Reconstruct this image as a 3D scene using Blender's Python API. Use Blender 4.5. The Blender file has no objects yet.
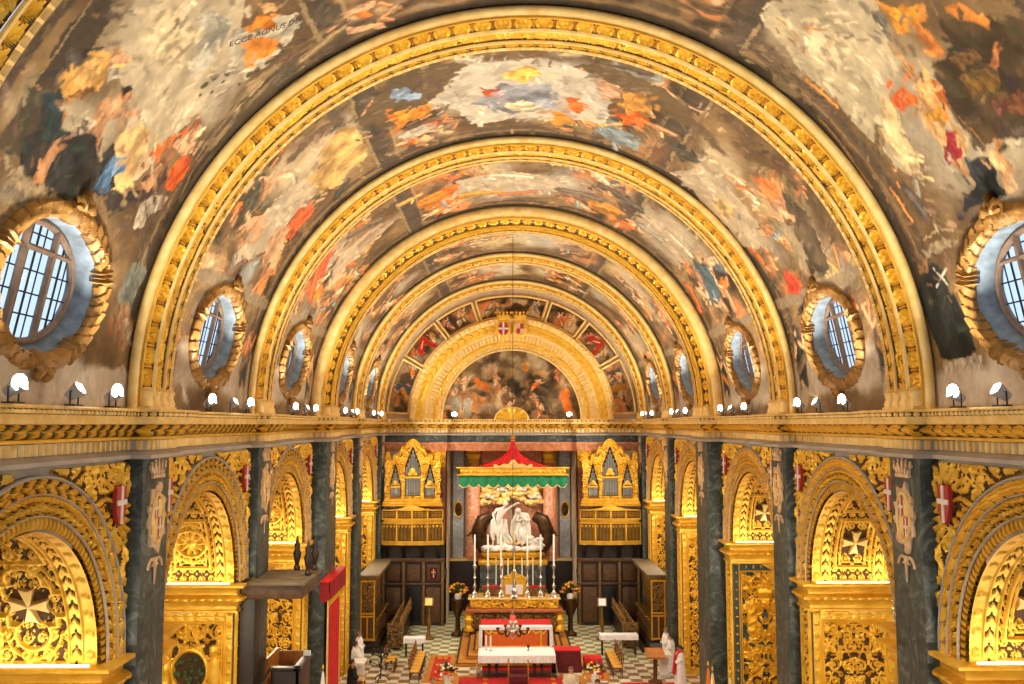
import bpy, bmesh, math, random
import numpy as np
from mathutils import Vector, Matrix
PI = math.pi
D = bpy.data
SC = bpy.context.scene
COL = SC.collection
# ------------------------------------------------------------ camera, sky, exposure
cd = D.cameras.new('camera'); cam = D.objects.new('camera', cd); COL.objects.link(cam)
cam.location = (-0.60, 0.0, 11.0)
cam.rotation_euler = (math.radians(90 + 5.15), 0, math.radians(-0.69))
cd.sensor_width = 36.0; cd.lens = 910 / 1024 * 36.0; cd.clip_end = 300
SC.camera = cam
SC.view_settings.view_transform = 'Standard'
SC.view_settings.look = 'None'
SC.view_settings.gamma = 1.0
SC.view_settings.use_curve_mapping = False
SC.view_settings.exposure = 0.5
W = D.worlds.new('world'); SC.world = W; W.use_nodes = True
W.node_tree.nodes['Background'].inputs[0].default_value = (0.62, 0.80, 1.0, 1)
W.node_tree.nodes['Background'].inputs[1].default_value = 0.9
SC.cycles.max_bounces = 8; SC.cycles.diffuse_bounces = 5
SC.cycles.sample_clamp_indirect = 4.0
WARM = (1.0, 0.88, 0.70); NEUT = (1.0, 0.90, 0.76)
P_UP, P_DOWN, P_GLOW, P_LEDGE, P_ALTAR, P_JAMB = 1150, 1450, 22, 10, 700, 60   # lamp powers in watts
ZS = 11.55      # height of the vault's centre line; the eye is at 11
SIDE = {-1: 'pulpit', 1: 'flags'}

# ------------------------------------------------------------ helpers
def lin(h):
    c = [int(h[i:i + 2], 16) / 255 for i in (0, 2, 4)]
    return tuple(x / 12.92 if x <= 0.04045 else ((x + 0.055) / 1.055) ** 2.4 for x in c)

class Geo:
    """collects shapes, then links them as one mesh object"""
    def __init__(s): s.v = []; s.f = []; s.mi = []; s.n = 0
    def add(s, V, F, mi=None):
        V = np.asarray(V, float).reshape(-1, 3)
        s.v.append(V)
        for i, f in enumerate(F):
            k = len(f) if isinstance(f, np.ndarray) else 1
            s.mi.append(mi if (mi is not None and i == 0) else np.zeros(k, int))
        for f in F:
            if isinstance(f, np.ndarray): s.f.append(f + s.n)
            else: s.f.append(np.array([f]) + s.n)
        s.n += len(V); return s
    def grid(s, P, cu=False, cv=False, mask=None, low=None):
        n, m = P.shape[:2]
        I = np.arange(n * m).reshape(n, m)
        if cu: I = np.vstack([I, I[:1]])
        if cv: I = np.hstack([I, I[:, :1]])
        q = np.stack([I[:-1, :-1], I[1:, :-1], I[1:, 1:], I[:-1, 1:]], -1)
        q = q[mask] if mask is not None else q.reshape(-1, 4)
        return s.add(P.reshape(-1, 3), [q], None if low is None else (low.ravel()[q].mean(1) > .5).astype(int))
    def box(s, x0, x1, y0, y1, z0, z1, b=0.0):
        if b <= 0:
            V = [(x, y, z) for x in (x0, x1) for y in (y0, y1) for z in (z0, z1)]
            return s.add(V, [np.array([(0, 1, 3, 2), (4, 6, 7, 5), (0, 4, 5, 1), (2, 3, 7, 6), (0, 2, 6, 4), (1, 5, 7, 3)])])
        b = min(b, (x1 - x0) * .45, (y1 - y0) * .45, (z1 - z0) * .45)
        bm = bmesh.new(); bmesh.ops.create_cube(bm, size=1)
        bmesh.ops.scale(bm, vec=(x1 - x0, y1 - y0, z1 - z0), verts=bm.verts)
        bmesh.ops.bevel(bm, geom=bm.edges[:], offset=b, segments=2, affect='EDGES', profile=.6)
        c = np.array([(x0 + x1) / 2, (y0 + y1) / 2, (z0 + z1) / 2])
        bm.verts.index_update()
        V = np.array([v.co[:] for v in bm.verts]) + c
        F = [tuple(v.index for v in f.verts) for f in bm.faces]
        bm.free(); return s.add(V, F)
    def lathe(s, prof, n=20, c=(0, 0, 0), sx=1, sy=1, M=None):
        a = np.linspace(0, 2 * PI, n, endpoint=False)
        r = np.array([p[0] for p in prof]); z = np.array([p[1] for p in prof])
        P = np.stack([np.outer(np.cos(a), r) * sx, np.outer(np.sin(a), r) * sy, np.tile(z, (n, 1))], -1)
        if M is not None: P = P @ np.array(M).T
        return s.grid(P + np.array(c), cu=True)
    def tube(s, pts, rad, n=8, cap=True, closed=False):
        pts = np.asarray(pts, float); k = len(pts)
        rad = np.full(k, rad) if np.isscalar(rad) else np.asarray(rad, float)
        T = np.gradient(pts, axis=0)
        if closed: T = np.roll(pts, -1, 0) - np.roll(pts, 1, 0)
        T /= np.linalg.norm(T, axis=1)[:, None] + 1e-12
        ref = np.array([0, 0, 1.]) if abs(T[0][2]) < .9 else np.array([1., 0, 0])
        N = np.zeros_like(T); nn = np.cross(T[0], ref); nn /= np.linalg.norm(nn)
        for i in range(k):
            nn = nn - T[i] * (nn @ T[i]); nn /= np.linalg.norm(nn) + 1e-12; N[i] = nn
        B = np.cross(T, N); a = np.linspace(0, 2 * PI, n, endpoint=False)
        P = pts[:, None] + rad[:, None, None] * (np.cos(a)[None, :, None] * N[:, None] + np.sin(a)[None, :, None] * B[:, None])
        b = s.n
        s.grid(P, cu=closed, cv=True)
        if cap and not closed:
            s.f.append(np.array([[b + j for j in range(n)]])); s.f.append(np.array([[b + (k - 1) * n + j for j in range(n)]])); s.mi += [np.zeros(1, int)] * 2
        return s
    def ball(s, c, r, n=14, m=9, M=None):
        rx, ry, rz = (r, r, r) if np.isscalar(r) else r
        t = np.linspace(0, PI, m); a = np.linspace(0, 2 * PI, n, endpoint=False)
        P = np.stack([rx * np.outer(np.cos(a), np.sin(t)), ry * np.outer(np.sin(a), np.sin(t)), rz * np.tile(np.cos(t), (n, 1))], -1)
        if M is not None: P = P @ np.array(M).T
        return s.grid(P + np.array(c), cu=True)
    def prism(s, poly, d0, d1, ax='x'):
        """outline given in the two remaining axes (order x,y,z), extruded along ax from d0 to d1"""
        k = len(poly); V = []
        for d in (d0, d1):
            for p in poly:
                V.append({'x': (d, p[0], p[1]), 'y': (p[0], d, p[1]), 'z': (p[0], p[1], d)}[ax])
        F = [tuple(range(k)), tuple(range(k, 2 * k))] + [(i, (i + 1) % k, k + (i + 1) % k, k + i) for i in range(k)]
        return s.add(V, F)
    def plate(s, U, V, H, mask, back, place, thr=None):
        """raised relief with its own outline: grid U,V with heights H, cells in mask kept, rim folded down to `back`"""
        P = place(U, V, H); n, m = U.shape
        I = np.arange(n * m).reshape(n, m)
        q = np.stack([I[:-1, :-1], I[1:, :-1], I[1:, 1:], I[:-1, 1:]], -1)[mask]
        e = np.concatenate([q[:, [0, 1]], q[:, [1, 2]], q[:, [2, 3]], q[:, [3, 0]]])
        key = np.sort(e, 1); _, inv, cnt = np.unique(key[:, 0] * (n * m) + key[:, 1], return_inverse=True, return_counts=True)
        be = e[cnt[inv] == 1]
        used = np.unique(q); mp = -np.ones(n * m, int); mp[used] = np.arange(len(used))
        b = np.unique(be); mb = -np.ones(n * m, int); mb[b] = np.arange(len(b)) + len(used)
        Pf = P.reshape(-1, 3); Pb = place(U, V, np.full_like(H, back)).reshape(-1, 3)
        return s.add(np.vstack([Pf[used], Pb[b]]), [mp[q], np.stack([mp[be[:, 1]], mp[be[:, 0]], mb[be[:, 0]], mb[be[:, 1]]], 1)], None if thr is None else (H.ravel()[q].mean(1) < thr).astype(int))
    def mesh(s, name, mat, ang=40, ground=None):
        me = D.meshes.new(name)
        if not s.v: return me
        V = np.vstack(s.v); sizes = {}
        loops = []; tot = []
        for f in s.f: loops.append(f.ravel()); tot.append(np.full(len(f), f.shape[1]))
        L = np.concatenate(loops).astype(np.int32); tot = np.concatenate(tot).astype(np.int32)
        me.vertices.add(len(V)); me.vertices.foreach_set('co', V.ravel().astype(np.float32))
        me.loops.add(len(L)); me.loops.foreach_set('vertex_index', L)
        me.polygons.add(len(tot)); st = np.concatenate([[0], np.cumsum(tot)[:-1]]).astype(np.int32)
        me.polygons.foreach_set('loop_start', st); me.polygons.foreach_set('loop_total', tot)
        if ground: me.polygons.foreach_set('material_index', np.concatenate(s.mi).astype(np.int32))
        me.update(calc_edges=True); me.validate()
        me.polygons.foreach_set('use_smooth', np.ones(len(me.polygons), bool))
        if ang and len(tot) < 40000: me.set_sharp_from_angle(angle=math.radians(ang))
        if mat: me.materials.append(mat)
        if ground: me.materials.append(MT[ground])
        return me
    def build(s, name, mat, parent=None, loc=None, ang=40, ground=None):
        return link(name, s.mesh(name, mat, ang, ground), parent, loc)

def link(name, me, parent=None, loc=None):
    o = D.objects.new(name, me); COL.objects.link(o)
    if parent is not None: o.parent = parent
    if loc is not None: o.location = loc
    return o
def tag(o, label=None, cat=None, group=None, kind=None):
    if label: o['label'] = label
    if cat: o['category'] = cat
    if group: o['group'] = group
    if kind: o['kind'] = kind
    return o
def thing(name, label, cat, loc=(0, 0, 0), rz=0, group=None):
    o = D.objects.new(name, None); COL.objects.link(o); o.location = (loc[0], loc[1] + SHIFT, loc[2]); o.rotation_euler = (0, 0, rz)
    o.empty_display_size = .2
    return tag(o, label, cat, group)
SHIFT = 0.0
def copy_tree(o, parent=None, loc=None, rz=None, label=None):
    c = o.copy(); COL.objects.link(c)
    if parent is not None: c.parent = parent
    if loc is not None: c.location = loc
    if rz is not None: c.rotation_euler = (0, 0, rz)
    if label: c['label'] = label
    for ch in [x for x in o.children]: copy_tree(ch, c)
    return c

# ------------------------------------------------------------ materials
def nmat(name):
    m = D.materials.new(name); m.use_nodes = True
    return m, m.node_tree, m.node_tree.nodes['Principled BSDF']
def mat(name, hexc, rough=.6, metal=0.0, var=None, scale=3.0, bump=0.0, bscale=30., spec=.5):
    m, t, b = nmat(name); c = lin(hexc)
    b.inputs['Base Color'].default_value = (*c, 1); b.inputs['Roughness'].default_value = rough
    b.inputs['Metallic'].default_value = metal; b.inputs['Specular IOR Level'].default_value = spec
    if var or bump:
        tc = t.nodes.new('ShaderNodeTexCoord')
    if var:
        n = t.nodes.new('ShaderNodeTexNoise'); n.inputs['Scale'].default_value = scale; n.inputs['Detail'].default_value = 6
        t.links.new(tc.outputs['Object'], n.inputs['Vector'])
        r = t.nodes.new('ShaderNodeValToRGB'); r.color_ramp.elements[0].position = .35; r.color_ramp.elements[1].position = .68
        r.color_ramp.elements[0].color = (*c, 1); r.color_ramp.elements[1].color = (*lin(var), 1)
        t.links.new(n.outputs['Fac'], r.inputs['Fac']); t.links.new(r.outputs['Color'], b.inputs['Base Color'])
    if bump:
        n2 = t.nodes.new('ShaderNodeTexNoise'); n2.inputs['Scale'].default_value = bscale; n2.inputs['Detail'].default_value = 4
        t.links.new(tc.outputs['Object'], n2.inputs['Vector'])
        bp = t.nodes.new('ShaderNodeBump'); bp.inputs['Strength'].default_value = bump; bp.inputs['Distance'].default_value = .03
        t.links.new(n2.outputs['Fac'], bp.inputs['Height']); t.links.new(bp.outputs['Normal'], b.inputs['Normal'])
    return m
def emit(name, col, strength):
    m, t, b = nmat(name)
    b.inputs['Base Color'].default_value = (*col, 1); b.inputs['Emission Color'].default_value = (*col, 1)
    b.inputs['Emission Strength'].default_value = strength
    return m
def marble(name, c0, c1, c2, scale=1.2, rough=.42):
    m, t, b = nmat(name); N = t.nodes.new; L = t.links.new
    tc = N('ShaderNodeTexCoord'); n = N('ShaderNodeTexNoise'); n.inputs['Scale'].default_value = scale * 2
    n.inputs['Detail'].default_value = 9; n.inputs['Distortion'].default_value = 1.6; n.inputs['Roughness'].default_value = .65
    L(tc.outputs['Object'], n.inputs['Vector'])
    r = N('ShaderNodeValToRGB'); e = r.color_ramp.elements
    e[0].position = .32; e[0].color = (*lin(c0), 1); e[1].position = .52; e[1].color = (*lin(c1), 1)
    x = e.new(.70); x.color = (*lin(c2), 1)
    L(n.outputs['Fac'], r.inputs['Fac']); L(r.outputs['Color'], b.inputs['Base Color'])
    b.inputs['Roughness'].default_value = rough
    return m
def paint_mat(name):
    m, t, b = nmat(name)
    a = t.nodes.new('ShaderNodeVertexColor'); a.layer_name = 'fresco'
    t.links.new(a.outputs['Color'], b.inputs['Base Color']); b.inputs['Roughness'].default_value = .75
    b.inputs['Specular IOR Level'].default_value = .2
    return m
MT = dict(
    wreath=mat('old gilded wreath', 'ac803c', .5, .2, var='8a6026', scale=5), wreath_low=mat('wreath shade wood', '6e4c20', .7), pelmet=mat('dark red velvet', '98101a', .85, var='7c0a14', scale=6), slate=mat('slate painted ground', '2c3a3c', .8, var='3c4a48', scale=3), ground=mat('dark painted ground', '3e2508', .8, var='54340e', scale=4), gold=mat('gilding', 'f2c246', .36, .4, var='dba626', scale=2.5, bump=.25, bscale=45),  # the dark browns paint shade into recessed faces of gilded reliefs and wreaths
    gold_pale=mat('pale gilded stone', 'f2d288', .5, .2, var='e0b862', scale=4, bump=.2, bscale=40),
    gold_deep=mat('deep gilding', 'e4b030', .38, .45, var='c8921a', scale=3, bump=.3, bscale=40),
    cream=mat('cream stone', 'cbbba0', .7, var='b9a486', scale=2),
    lime=mat('grey limestone', 'b5aca0', .75, var='9f978c', scale=1.6),
    verde=marble('green marble', '161d1a', '38423e', '6c7670'),
    grey_marble=marble('grey marble', '8e9aa4', 'b0b8be', 'd0d4d6', 1.0),
    rosso=marble('red marble', 'b4603a', 'd08a62', 'dcb090', 1.4),
    rosso_dark=marble('dark red marble', '6d3418', '97512c', 'b5733f', 1.4),
    white=mat('white marble', 'e4ddd2', .45, var='cfc6b8', scale=3),
    linen=mat('white linen', 'ece8e6', .85, var='d9d5d6', scale=9),
    red=mat('red cloth', 'c80c14', .8, var='a8060e', scale=6), crimson=mat('crimson velvet', '5e0a14', .85, var='47060d', scale=5),
    scarlet=mat('scarlet cloth', 'd01818', .8, var='b00e12', scale=4),
    green=mat('green cloth', '0f8a58', .7, var='0a6a44', scale=6),
    orange=mat('orange brocade', 'd8681c', .6, var='b84c10', scale=14),
    ochre=mat('ochre carpet', 'b5771c', .9, var='9a5e12', scale=8),
    ochre_dark=mat('dark brown carpet', '3a2012', .9), redrug=mat('red rug', 'b81410', .95, var='8c0c0c', scale=5),
    wood=mat('dark walnut', '2c1c11', .45, var='1b110b', scale=5, bump=.1), wood_mid=mat('brown wood', '5e3f20', .5, var='432a14', scale=5),
    wood_grey=mat('dusty wood top', '7a6a50', .7, var='5f523e', scale=3), wood_gold=mat('gilded walnut', '8a6526', .45, .3, var='5a3c16', scale=9),  # wood_grey: paler tone for the stall and pulpit tops
    wood_lit=mat('honey wood', 'b06a1c', .5, var='8a4e14', scale=5),
    straw=mat('straw seat', 'dca63a', .8, var='b8842a', scale=20), black=mat('black iron', '141312', .45, .3),
    dark=mat('black cloth', '15130f', .9), silver=mat('silver', 'd8d4cc', .25, .9), pipe=mat('tin pipes', 'aeb0b0', .3, .8, var='8a8c8c', scale=4),
    wax=mat('candle wax', 'f0ebdf', .5), skin=mat('skin', 'b07a58', .6), hair=mat('dark brown hair', '2a1a12', .7), hair_grey=mat('grey brown hair', '6b4a38', .7),
    leaf=mat('dark leaves', '26361a', .6, var='3d4f22', scale=9), flower_red=mat('red petals', 'c81a1a', .6), flower_yellow=mat('yellow petals', 'e0b020', .6),
    flower_white=mat('white petals', 'e8e2d8', .6), flower_orange=mat('orange petals', 'd87a1a', .6),
    plaster_blue=mat('pale grey blue plaster', '8a9cac', .8, var='66747f', scale=5, bump=.2, bscale=12), frame_wood=mat('window wood', '8a7260', .6, var='6f5a48', scale=6),
    bronze=mat('bronze', '5a3c1c', .4, .6, var='33200f', scale=4), blue=mat('blue cloth', '1c5a8a', .8),
    fresco=paint_mat('fresco'), lamp=emit('lamp glass', (1, .97, .92), 20.0), led=emit('light strip', (1, .92, .75), 3.0), redglow=emit('red lamp glass', (.9, .03, .02), 1.0),
    ink=mat('dark painted letters', '4a443c', .8), coat_red=mat('red enamel', 'b02a20', .5), coat_white=mat('white enamel', 'e0d8cc', .5), coat_pink=mat('faded gilt stone', 'dcbc94', .6, var='c29a6c', scale=6),
)
def glass():
    m, t, b = nmat('window glass'); N = t.nodes.new; L = t.links.new
    tr = N('ShaderNodeBsdfTransparent'); gl = N('ShaderNodeBsdfGlossy'); gl.inputs['Roughness'].default_value = .05
    mx = N('ShaderNodeMixShader'); mx.inputs[0].default_value = .06; tr.inputs[0].default_value = (.95, .97, 1, 1)
    L(tr.outputs[0], mx.inputs[1]); L(gl.outputs[0], mx.inputs[2]); L(mx.outputs[0], t.nodes['Material Output'].inputs[0])
    return m
MT['glass'] = glass()
def checker(name, ca, cb, cc, size):
    m, t, b = nmat(name); N = t.nodes.new; L = t.links.new
    tc = N('ShaderNodeTexCoord'); mp = N('ShaderNodeMapping'); L(tc.outputs['Object'], mp.inputs[0])
    ck = N('ShaderNodeTexChecker'); ck.inputs['Scale'].default_value = 1 / size
    ck.inputs['Color1'].default_value = (*lin(ca), 1); ck.inputs['Color2'].default_value = (*lin(cb), 1); L(mp.outputs[0], ck.inputs['Vector'])
    n = N('ShaderNodeTexNoise'); n.inputs['Scale'].default_value = 2.5; n.inputs['Detail'].default_value = 5; L(tc.outputs['Object'], n.inputs[0])
    mx = N('ShaderNodeMix'); mx.data_type = 'RGBA'; mx.inputs[7].default_value = (*lin(cc), 1); L(ck.outputs['Color'], mx.inputs[6])
    mr = N('ShaderNodeMapRange'); mr.inputs[1].default_value = .55; mr.inputs[2].default_value = .75; mr.inputs[4].default_value = .6; L(n.outputs['Fac'], mr.inputs[0]); L(mr.outputs[0], mx.inputs[0])
    L(mx.outputs[2], b.inputs['Base Color']); b.inputs['Roughness'].default_value = .3
    return m
MT['tiles'] = checker('inlaid marble floor', 'd8d0bc', '8a6a44', 'b09a78', .5)
MT['tiles_green'] = checker('pale green marble floor', 'ccd2b4', '8e7c50', 'b2ae88', .45)

# ------------------------------------------------------------ relief fields (u, v in metres -> 0..1)
def fr(x): return x - np.floor(x)
def vnoise(u, v, seed=0):
    iu = np.floor(u).astype(int); iv = np.floor(v).astype(int); fu = u - iu; fv = v - iv
    fu = fu * fu * (3 - 2 * fu); fv = fv * fv * (3 - 2 * fv)
    def h(a, b):
        n = (a * 374761393 + b * 668265263 + seed * 1442695041) & 0x7fffffff
        n = ((n ^ (n >> 13)) * 1274126177) & 0x7fffffff
        return ((n ^ (n >> 16)) & 0xffff) / 65535.0
    return (h(iu, iv) * (1 - fu) + h(iu + 1, iv) * fu) * (1 - fv) + (h(iu, iv + 1) * (1 - fu) + h(iu + 1, iv + 1) * fu) * fv
def fbm(u, v, seed=0, oct=4):
    s = 0; a = .5; t = 0
    for i in range(oct):
        s = s + a * vnoise(u * 2 ** i, v * 2 ** i, seed + i * 7); t += a; a *= .55
    return s / t
def sstep(a, b, x):
    t = np.clip((x - a) / (b - a), 0, 1); return t * t * (3 - 2 * t)
def scroll(u, v, p=.5, seed=0, turns=2.1):
    """leafy spiral scrolls, mirrored from cell to cell"""
    u = u + .12 * p * (fbm(u / p * 1.5, v / p * 1.5, seed + 3, 2) - .5); v = v + .12 * p * (fbm(u / p * 1.5 + 9, v / p * 1.5, seed + 5, 2) - .5)
    iu = np.floor(u / p); iv = np.floor(v / p); x = fr(u / p) - .5; y = fr(v / p) - .5
    sg = np.where((iu + iv) % 2 == 0, 1., -1.); r = np.hypot(x, y); th = np.arctan2(y, x) * sg
    a = .5 + .5 * np.cos(2 * PI * r * 2 * turns - th)
    fringe = .5 + .5 * np.cos(7 * th + 14 * r)
    core = np.exp(-(r / .08) ** 2)
    h = np.where(r < .4, a ** .8 * (.75 + .25 * fringe), 0) * sstep(.46, .36, r)
    cr = np.hypot(.5 - np.abs(x), .5 - np.abs(y)); ct = np.arctan2(.5 - np.abs(y), .5 - np.abs(x))
    fl = (.55 + .45 * np.cos(8 * ct)) * sstep(.24, .08, cr)
    return np.clip(np.maximum(np.maximum(h, core), fl), 0, 1)
def foliage(u, v, p=.3, seed=0):
    """dense curling leaf work"""
    wx = .5 * p * (fbm(u / p * .8, v / p * .8, seed + 1, 2) - .5) * 2; wy = .5 * p * (fbm(u / p * .8 + 20, v / p * .8, seed + 2, 2) - .5) * 2
    x, y = (u + wx) / p, (v + wy) / p
    r = 1 - np.abs(2 * fbm(x * 1.6, y * 1.6, seed + 3, 2) - 1) * 2.2; q = 1 - np.abs(2 * fbm(x * 3.6 + 9, y * 3.6, seed + 4, 2) - 1) * 2
    return np.clip(.65 * np.clip(r, 0, 1) + .45 * np.clip(q, 0, 1), 0, 1)
def leaves(s, q, p=.3):
    """overlapping acanthus leaves running along s; q is 0..1 across"""
    c = np.abs(q - .5) * 2; x = fr(s / p + .55 * c); 
    lobes = .8 + .2 * np.cos(c * 18)
    return (x ** .6) * (1 - .55 * c ** 2) * lobes * (1 - .35 * np.exp(-(c / .12) ** 2))
def eggs(s, q, p=.3):
    """a run of cupped leaves with a vein, a dart between each pair"""
    x = (fr(s / p) - .5) * 2; c = (q - .5) * 2
    e = np.clip(1 - (np.abs(x) / .84) ** 4 - (np.abs(c) / .97) ** 4, 0, 1) ** .5 * (.72 + .28 * np.cos(x * 9) * np.cos(c * 3))
    return np.maximum(e, .6 * (np.abs(x) > .92) * (1 - c * c))
def rope(s, q, p=.14): return np.sqrt(np.abs(np.sin(PI * (s / p + q * .9)))) * np.sin(PI * np.clip(q, 0, 1)) ** .5
def flutes(s, q, p=.16): return sstep(.15, .3, np.abs(fr(s / p) - .5) * 2 * .5 + .08) * 1.0
def rosettes(s, q, w, p=.4):
    x = (fr(s / p) - .5) * p / w; y = q - .5; r = np.hypot(x, y) * 2; t = np.arctan2(y, x)
    return np.clip(sstep(.85, .45, r) * (.6 + .4 * np.cos(6 * t)) + np.exp(-(r / .25) ** 2), 0, 1)
def maltese(r0=1.0, notch=.24, half=.5):
    pts = []
    for k in range(4):
        a = k * PI / 2
        for (x, y) in ((.07, 0.07), (1, half), (1 - notch, 0), (1, -half)):
            if (x, y) == (.07, .07): x, y = .09, .09
            pts.append((r0 * (x * math.cos(a) - y * math.sin(a)), r0 * (x * math.sin(a) + y * math.cos(a))))
    out = []
    for k in range(4):
        q = pts[4 * k:4 * k + 4]; out += [q[3], q[2], q[1], q[0]]
    return out

def sweep_plan(path, prof, orn=None, step=.05, geo=None, low=None):
    """sweep a profile [(offset, z)] along a plan polyline; offset goes to the left-hand side of travel; orn(s, k) adds offset"""
    path = np.array(path, float); n = len(path); prof = np.array(prof, float)
    d = np.diff(path, axis=0); Ls = np.linalg.norm(d, axis=1); d /= Ls[:, None]
    nr = np.stack([-d[:, 1], d[:, 0]], 1)
    mit = np.zeros((n, 2)); mit[0] = nr[0]; mit[-1] = nr[-1]
    for i in range(1, n - 1):
        m = nr[i - 1] + nr[i]; mit[i] = m / (1 + nr[i - 1] @ nr[i])
    geo = geo or Geo(); rows = []; hs = []; S = 0
    for i in range(n - 1):
        k = max(1, int(Ls[i] / step)); t = np.linspace(0, 1, k + 1)
        for tt in (t if i == n - 2 else t[:-1]):
            s = S + tt * Ls[i]; h_ = orn(s) if orn else np.zeros(len(prof)); hs.append(h_); off = prof[:, 0] + h_
            a = path[i] + off[:, None] * mit[i]; b = path[i + 1] + off[:, None] * mit[i + 1]
            xy = a * (1 - tt) + b * tt
            rows.append(np.column_stack([xy, prof[:, 1]]))
        S += Ls[i]
    return geo.grid(np.array(rows), low=None if low is None else np.array(hs) < low)
def lamp(name, kind, loc, power, color, parent=None, aim=None, size=.1, spread=120, blend=.8):
    l = D.lights.new(name, kind); l.energy = power; l.color = color
    if kind == 'AREA': l.shape = 'RECTANGLE'; l.size = size[0]; l.size_y = size[1]; l.spread = math.radians(spread)
    else: l.shadow_soft_size = size
    if kind == 'SPOT': l.spot_size = math.radians(spread); l.spot_blend = blend
    o = D.objects.new(name, l); COL.objects.link(o); o.location = loc
    if parent is not None: o.parent = parent
    if aim is not None: o.rotation_euler = Vector(aim).to_track_quat('-Z', 'Y').to_euler()
    return o
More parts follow.
